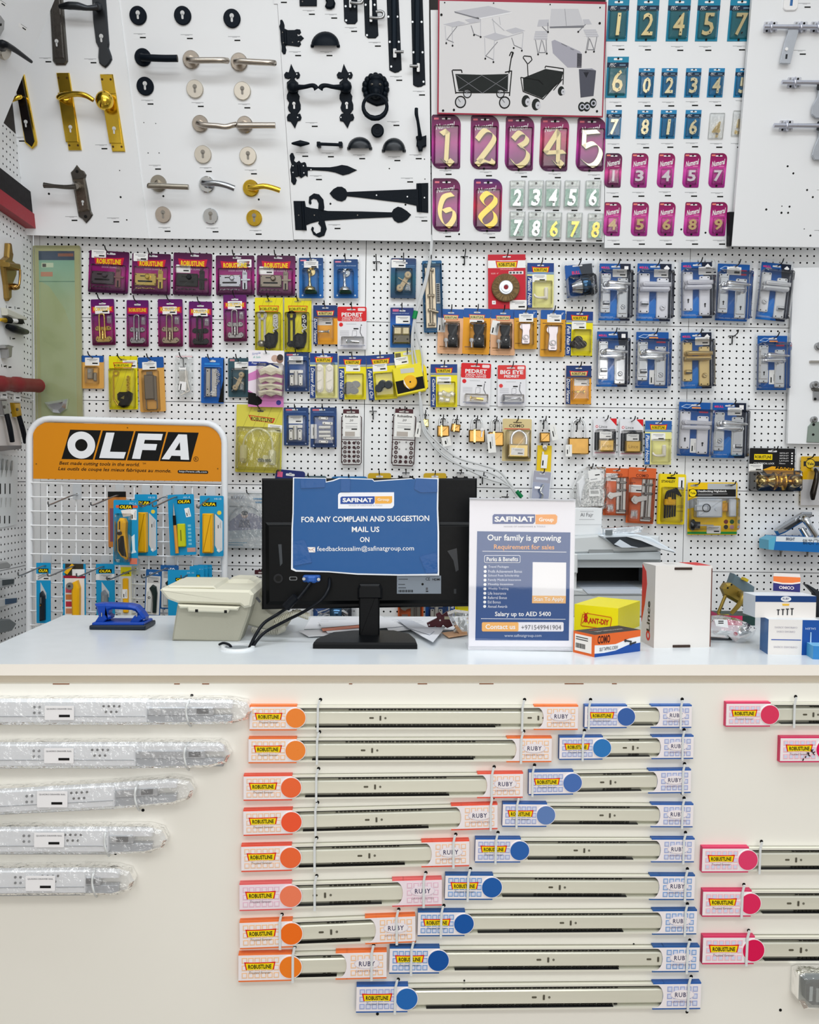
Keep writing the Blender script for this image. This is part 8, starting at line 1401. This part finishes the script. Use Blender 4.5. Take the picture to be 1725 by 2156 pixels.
BL = [(1232, 1485, 1533, 1457, 1484, 1533, (1240, 1433), 'shortest, at the top', 'b', ()), (1179, 1550, 1600, 1461, 1548, 1598, (1227, 1437), 'second from the top', 'b', (.4,)), (1115, 1622, 1675, 1456, 1619, 1669, (1122, 1438), 'third from the top', 'b', (.35,)), (1060, 1689, 1741, 1461, 1691, 1742, (1089, 1437), 'fourth from the top', 'b', (.5,)), (1003, 1763, 1816, 1464, 1763, 1816, (1045, 1440), 'fifth, in the middle of its column', 'b', (.4,)), (940, 1839, 1894, 1465, 1839, 1896, (987, 1444), 'fourth from the bottom', 'c', (.35,)), (883, 1916, 1971, 1470, 1912, 1968, (931, 1444), 'third from the bottom', 'c', (.5,)), (824, 1991, 2050, 1476, 1988, 2047, (869, 1449), 'second from the bottom', 'c', (.45, .97)), (755, 2071, 2132, 1480, 2064, 2125, (835, 1452), 'longest, at the bottom', 'b', (.5,))]
for i, (a, b, c, e, f, g, ti, w, kd, sl) in enumerate(BL): slide(kd, a, b, c, e, f, g, ti, 'blue boxed drawer slide, '+w, ('3a62a8', '2f78bc', '4a70b4', '6080b8', '2c62ac', '1f5ca8', '1656a4', '1252a0', '2468b4')[i], slots=sl)
for a, b, c, ti, w, cr in ((1532, 1479, 1530, (1672,), 'at the top of the pink ones', 'dc3a5e'), (1645, 1551, 1605, (), 'with black pen marks', 'dc1458'), (1482, 1782, 1837, (1600,), 'below the bare gap', 'e0406c'), (1483, 1872, 1930, (1563,), 'second from the bottom of the pink ones', 'de2a5c'), (1483, 1968, 2030, (1573,), 'lowest pink one', 'd81450')):
    t = slide('p', a, b, c, 2050, b-1, c-1, ti, 'pink boxed drawer slide, '+w, cr, slots=(.2,))
    if 'pen' in w:
        pm = It('x', 'x', 'x', (1645, 1551, 1725, 1605), FP, .0145, 0, None, 'p'); mm = MB(pm); mm.stroke([(1693, 1597), (1691, 1602)], 2, 0, .0004, INK); mm.stroke([(1698, 1592), (1696, 1596)], 2, 0, .0004, INK); mm.stroke([(1700, 1586), (1704, 1585), (1703, 1590), (1707, 1592)], 2, 0, .0004, INK); mm.stroke([(1708, 1578), (1716, 1590)], 1.6, 0, .0004, INK); mm.stroke([(1713, 1578), (1709, 1583)], 1.6, 0, .0004, INK); mm.stroke([(1712, 1586), (1717, 1583)], 1.6, 0, .0004, INK)
        o = bpy.data.objects.new('pen_marks', mm.mesh('pen_marks')); COL.objects.link(o); o.parent = t.root; o.matrix_parent_inverse = t.root.matrix_world.inverted() if 0 else Matrix.Identity(4); o.matrix_local = t.M.inverted() @ pm.M
# bagged undermount slides
ZN = M('f0f2f4', .36, .15, .1, .1, 50); ZND = M('aeb3b8', .34, .5, .1, .1, 40)
def bagged(y0, y1, xe, xr, xb, yr, tiex, lab, tilt, label, holeup):
    t = It('bagged_slide', label, 'drawer slide', (0, y0, xb, y1), FP, .02, 0, 'zinc drawer slides in clear bags', 'p'); S = lambda x, y: (x, y+math.tan(rad(tilt))*(x-xe))
    m = t.part('carriage'); m.poly([S(-260, y0), S(xe-4, y0), S(xe, y0+4), S(xe, y1-4), S(-260, y1-4)], -.018, .006, ZN, .002); m.poly([S(-260, y1-18), S(xe-2, y1-18), S(xe-2, y1-16.5), S(-260, y1-16.5)], .006, .0072, ZND); m.poly([S(-260, y1-4), S(xe, y1-4), S(xe, y1), S(-260, y1)], -.018, .001, ZND)
    for i in range(7): 
        x, y = S(xe-90+11*(i % 4)+(0 if i < 4 else 5), y0+11+(0 if i < 4 else 12)); m.circ(x, y, 2.6, .006, .0068, DKSTEEL, 10)
        x, y = S(lab[0]-22+11*(i % 2), y0+13+(i % 2)*0+(12 if i > 3 else 0)); m.circ(x, y, 2.8, .006, .0068, M('84888c'), 10)
    m = t.part('rail'); ya, yb = yr; m.poly([S(xe-2, ya), S(xr, ya+2), S(xr, ya+16), S(xe-2, ya+16)], -.016, -.004, ZN, .001); m.poly([S(xe-2, ya+14), S(xr-40, ya+14), S(xr-40, ya+30), S(xe-2, ya+30)], -.016, -.001, M('c2c6ca', .3, .8), .001); m.poly([S(xe-2, ya+30), S(xr, ya+30), S(xr-2, yb), S(xe-2, yb)], -.016, -.006, ZND, .001); m.poly([S(xr-75, ya+16), S(xr-50, ya+16), S(xr-50, ya+27), S(xr-75, ya+27)], -.001, .0, DKSTEEL)
    m = t.part('bag'); m.poly([S(-262, y0-3), S(xe, y0-4), S(xr-10, ya-3), S(xb-10, ya+5), S(xb, (ya+yb)/2), S(xb-8, yb-6), S(xb-45, yb+4), S(xe, y1+2), S(-262, y1+2)], -.018, .0085, FILM('fafcff', .08, .14, .8, 60, .16), .006)
    m = t.part('price_label'); x0, ly0, x1, ly1 = lab; m.rect(x0, ly0, x1, ly1, .009, .0096, M('f0f0f2', .45), 2); m.text('QUADRO DRAWER RAIL', (x0+x1)/2, ly0+7, (x1-x0)*.86, 3.6, M('4a4a50'), .0099, 0, .01); m.rect(x0+30, ly1-11, x0+53, ly1-6, .0096, .01, INK)
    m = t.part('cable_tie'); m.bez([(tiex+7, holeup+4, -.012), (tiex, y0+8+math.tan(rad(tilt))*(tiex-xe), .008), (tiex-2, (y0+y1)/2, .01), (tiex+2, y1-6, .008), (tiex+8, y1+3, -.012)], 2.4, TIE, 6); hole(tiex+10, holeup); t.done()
bagged(1476, 1526, 308, 489, 529, (1476, 1522), 394, (94, 1486, 156, 1516), 0, 'longest bagged zinc drawer slide, at the top', 1465); bagged(1568, 1618, 284, 472, 484, (1567, 1614), 390, (93, 1575, 155, 1607), 0, 'second bagged zinc drawer slide from the top', 1559); bagged(1654, 1703, 240, 372, 408, (1650, 1698), 286, (78, 1666, 142, 1700), -3, 'middle bagged zinc drawer slide, tilted upward', 1643); bagged(1747, 1799, 227, 320, 350, (1746, 1795), 222, (72, 1753, 135, 1784), 0, 'fourth bagged zinc drawer slide from the top', 1735); bagged(1833, 1885, 179, 250, 281, (1834, 1884), 196, (54, 1844, 116, 1876), -.5, 'shortest bagged zinc drawer slide, at the bottom', 1823)
t = It('bagged_fitting', 'dark metal fitting in a thick clear bag at the lower corner', 'hardware pack', (1684, 2054, 1760, 2131), FP, .01, 0, None, 'p'); m = t.part('fitting'); m.poly([(1698, 2072), (1704, 2066), (1760, 2064), (1760, 2120), (1712, 2118), (1700, 2108)], 0, .02, M('4a5052', .35, .6), .003); m.rect(1706, 2078, 1711, 2108, .02, .021, M('d8dcdc')); m.rect(1720, 2082, 1750, 2110, .02, .0215, M('b8bab8', .4), 2); m = t.part('bag'); m.poly([(1688, 2058), (1700, 2054), (1780, 2054), (1780, 2131), (1698, 2130), (1686, 2110)], -.008, .028, FILM('c8d0d0', .08, .1, .6, 40, .22), .008); t.done()
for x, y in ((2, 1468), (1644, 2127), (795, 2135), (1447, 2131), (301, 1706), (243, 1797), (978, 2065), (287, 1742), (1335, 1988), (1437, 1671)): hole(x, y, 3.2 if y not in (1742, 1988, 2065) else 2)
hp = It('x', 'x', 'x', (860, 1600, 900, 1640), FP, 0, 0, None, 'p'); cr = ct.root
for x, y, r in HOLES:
    mm = MB(hp); mm.circ(x, y, r, 0, .0008, INK, 12); o = bpy.data.objects.new('tie_hole', mm.mesh('tie_hole')); COL.objects.link(o); o.parent = cr; o.matrix_local = cr.matrix_world.inverted() @ hp.M  # flat black disc, painting in the unlit inside of each tie hole
# ------------------------------------------------------------------ samples along the left wall
def lw(name, label, cat, box, d=.0, group=None):
    t = It(name, label, cat, box, LEFT, d, 0, group, 'p'); t.k = .00165; return t
t = lw('display_board', 'small white sample panel carrying the brass knocker', 'display board', (0, 500, 50, 800), .006); m = t.part('panel'); m.poly([(-60, 488), (48, 505), (50, 800), (-60, 815)], -.005, 0, BWH)
for x, y in ((18, 646), (36, 648), (26, 712), (8, 770), (18, 772)): q = t.part('price_label'); q.rect(x-5, y-3, x-3.6, y+3, 0, .0005, INK); q.rect(x, y, x+6, y+2, 0, .0005, INK)
t.done()
t = lw('door_knocker', 'brass urn-shaped door knocker on the white panel', 'door knocker', (9, 510, 45, 633), .007); m = t.part('backplate'); m.poly([(20, 512), (26, 512), (28, 530), (30, 536), (28, 548), (38, 556), (36, 580), (28, 600), (26, 616), (26, 628), (21, 634), (18, 628), (17, 612), (16, 600), (10, 560), (10, 547), (18, 540), (19, 528)], 0, .016, M('9a7c40', .3, .85), .005); m = t.part('striker'); m.poly([(20, 552), (44, 556), (45, 568), (40, 570), (20, 562)], .016, .04, M('94783c', .3, .85), .004); m.bez([(42, 568, .04), (42, 585, .044), (40, 600, .044), (34, 606, .036)], 2.4, BRASS, 8); m.ell(30, 604, .024, 9, 7, .02, BRASS); t.done()
t = lw('strip_lock', 'pale plastic strip sample below the brass knocker', 'hardware', (13, 646, 59, 674), .007); m = t.part('strip'); m.poly([(14, 648), (24, 652), (58, 668), (58, 674), (40, 673), (16, 664)], 0, .02, M('cfcfc4', .4), .004); t.done(True)
t = lw('door_bolt', 'black and white barrel sample with a yellow end', 'hardware', (0, 668, 45, 682), .007); m = t.part('barrel'); m.lathe((0, 673, .012), (44, 678, .012), [(0, 3), (.25, 5), (.25, 5)], M('c8a020', .4), 10); m.lathe((11, 674, .012), (22, 675, .012), [(0, 6), (1, 6)], INK, 10); m.lathe((22, 675, .012), (35, 676, .012), [(0, 5), (1, 5)], WHITE, 10); m.lathe((34, 676, .012), (45, 677, .012), [(0, 6), (1, 6)], INK, 10); t.done(True)
t = lw('door_handle_sample', 'black oblong handle sample under the barrel', 'hardware', (13, 682, 58, 704), .007); m = t.part('grip'); m.bez([(15, 687, .012), (28, 692, .02), (44, 697, .02), (57, 699, .012)], [5, 8, 8, 5], BLKPL, 10); t.done(True)
t = lw('steel_stop', 'grey steel T-shaped stop on the white panel', 'hardware', (12, 727, 31, 754), .007); m = t.part('stop'); m.poly([(12, 728), (20, 726), (31, 729), (27, 734), (26, 752), (18, 754), (17, 736), (12, 733)], 0, .025, M('9a9a98', .35, .7), .004); t.done(True)
t = lw('rubber_tube', 'maroon ribbed tube sticking out near the corner', 'tube', (0, 797, 84, 826), .05); m = t.part('tube'); m.lathe((-30, 806, .0), (80, 812, .0), [(0, 14), (.18, 14), (.2, 16), (.3, 16), (.32, 14), (.5, 14), (.52, 16), (.62, 16), (.64, 14.5), (1, 14.5)], M('7c262a', .5), 14); m.lathe((79, 812, 0), (81, 812, 0), [(0, 15), (1, 15)], M('8e3034', .5), 14); m.lathe((81, 812, 0), (81.6, 812, 0), [(0, 6), (1, 6)], INK, 10); t.done(True)
for lab, a, b, c, mt in (('first pair of black-handled pliers below the maroon tube', (8, 842), (14, 872), (26, 930), STEEL), ('second black-handled pliers with a brassy head', (36, 848), (40, 876), (54, 932), M('b8901c', .35, .6))):
    t = lw('pliers', lab, 'pliers', (a[0]-8, a[1], c[0]+4, c[1]), .03, 'pliers on the left wall'); m = t.part('head'); m.poly([(a[0]-6, a[1]), (a[0]+7, a[1]), (b[0]+7, b[1]), (b[0]-5, b[1]+2)], 0, .015, mt, .003); m.circ((a[0]+b[0])/2, (a[1]+b[1])/2, 3, .015, .02, GUN, 8); m = t.part('grip'); m.bez([(b[0], b[1], .01), ((b[0]+c[0])/2+1, (b[1]+c[1])/2, .016), (c[0], c[1], .016)], [5, 5.5, 5], BLKPL, 8)
    s = t.part('paper_tag'); s.poly([(a[0]-6, a[1]-22), (a[0]+7, a[1]-20), (a[0]+8, a[1]-2), (a[0]-6, a[1]-4)], .016, .018, M('e0e2e2', .5)); s.rect(a[0]-2, a[1]-12, a[0]+5, a[1]-9, .018, .0185, INK); t.done()
t = lw('wall_bin', 'pale plastic bin fixed below the pliers', 'bin', (0, 880, 48, 946), .005); m = t.part('bin'); m.poly([(-40, 872), (46, 880), (45, 940), (-40, 940)], 0, .02, M('dcd6d2', .45)); m.poly([(-40, 940), (46, 938), (45, 945), (-40, 955)], 0, .05, M('6c6a6a', .5)); t.done(True)
t = lw('bit_card', 'white card of small drill bits by the orange sign', 'drill bit card', (0, 958, 38, 1105), .005); m = t.part('card'); m.poly([(-50, 950), (39, 962), (34, 1105), (-50, 1120)], -.004, 0, M('dfe3e4', .45)); GRB = M('9a9c9a', .35, .6)
for i in range(4): q = t.part('drill_bit'); q.lathe((5+9.5*i-8, 964+2*i, .004), (2+9.5*i-8, 1004, .004), [(0, 1.5), (.6, 2.4), (.62, 1.2), (1, .4)], GRB, 6); q = t.part('drill_bit'); q.lathe((2+9.5*i-8, 1048, .004), (1+9.5*i-8, 1068, .004), [(0, 1.2), (1, .4)], GRB, 6)
for i in range(3): m.rect(0+10*i, 1018, 2+10*i, 1040, 0, .0006, INK); m.rect(-1+10*i, 1086, 1+10*i, 1102, 0, .0006, INK)
t.done()
for i, (lab, pts, mt, mt2) in enumerate((('uppermost grey shelf-end sample low on the left wall', [(-30, 1190), (16, 1182), (24, 1189), (22, 1196), (-30, 1202)], 'a2a4a4', None), ('second shelf-end sample with a dark slot', [(-30, 1222), (32, 1218), (31, 1232), (6, 1238), (-30, 1240)], 'b4b8ba', '3a4448'), ('third shelf-end sample with a blue and brown end', [(-30, 1262), (38, 1258), (39, 1268), (10, 1278), (-30, 1284)], 'c8caca', '2c4a68'), ('lowest big grey hexagonal profile sample', [(-30, 1308), (22, 1303), (36, 1313), (26, 1328), (-30, 1340)], '6f7678', None))):
    t = lw('profile_sample', lab, 'profile sample', (0, pts[0][1]-10, 40, pts[0][1]+20), .01, 'profile samples low on the left wall'); m = t.part('profile'); m.poly(pts, 0, .04, M(mt, .4, .3), .003)
    if mt2: q = t.part('end_face'); q.poly([(pts[1][0]-26, pts[1][1]+3), (pts[1][0]-2, pts[1][1]+1), (pts[1][0]-3, pts[1][1]+11), (pts[1][0]-26, pts[1][1]+15)], .04, .042, M(mt2, .4))
    t.done()
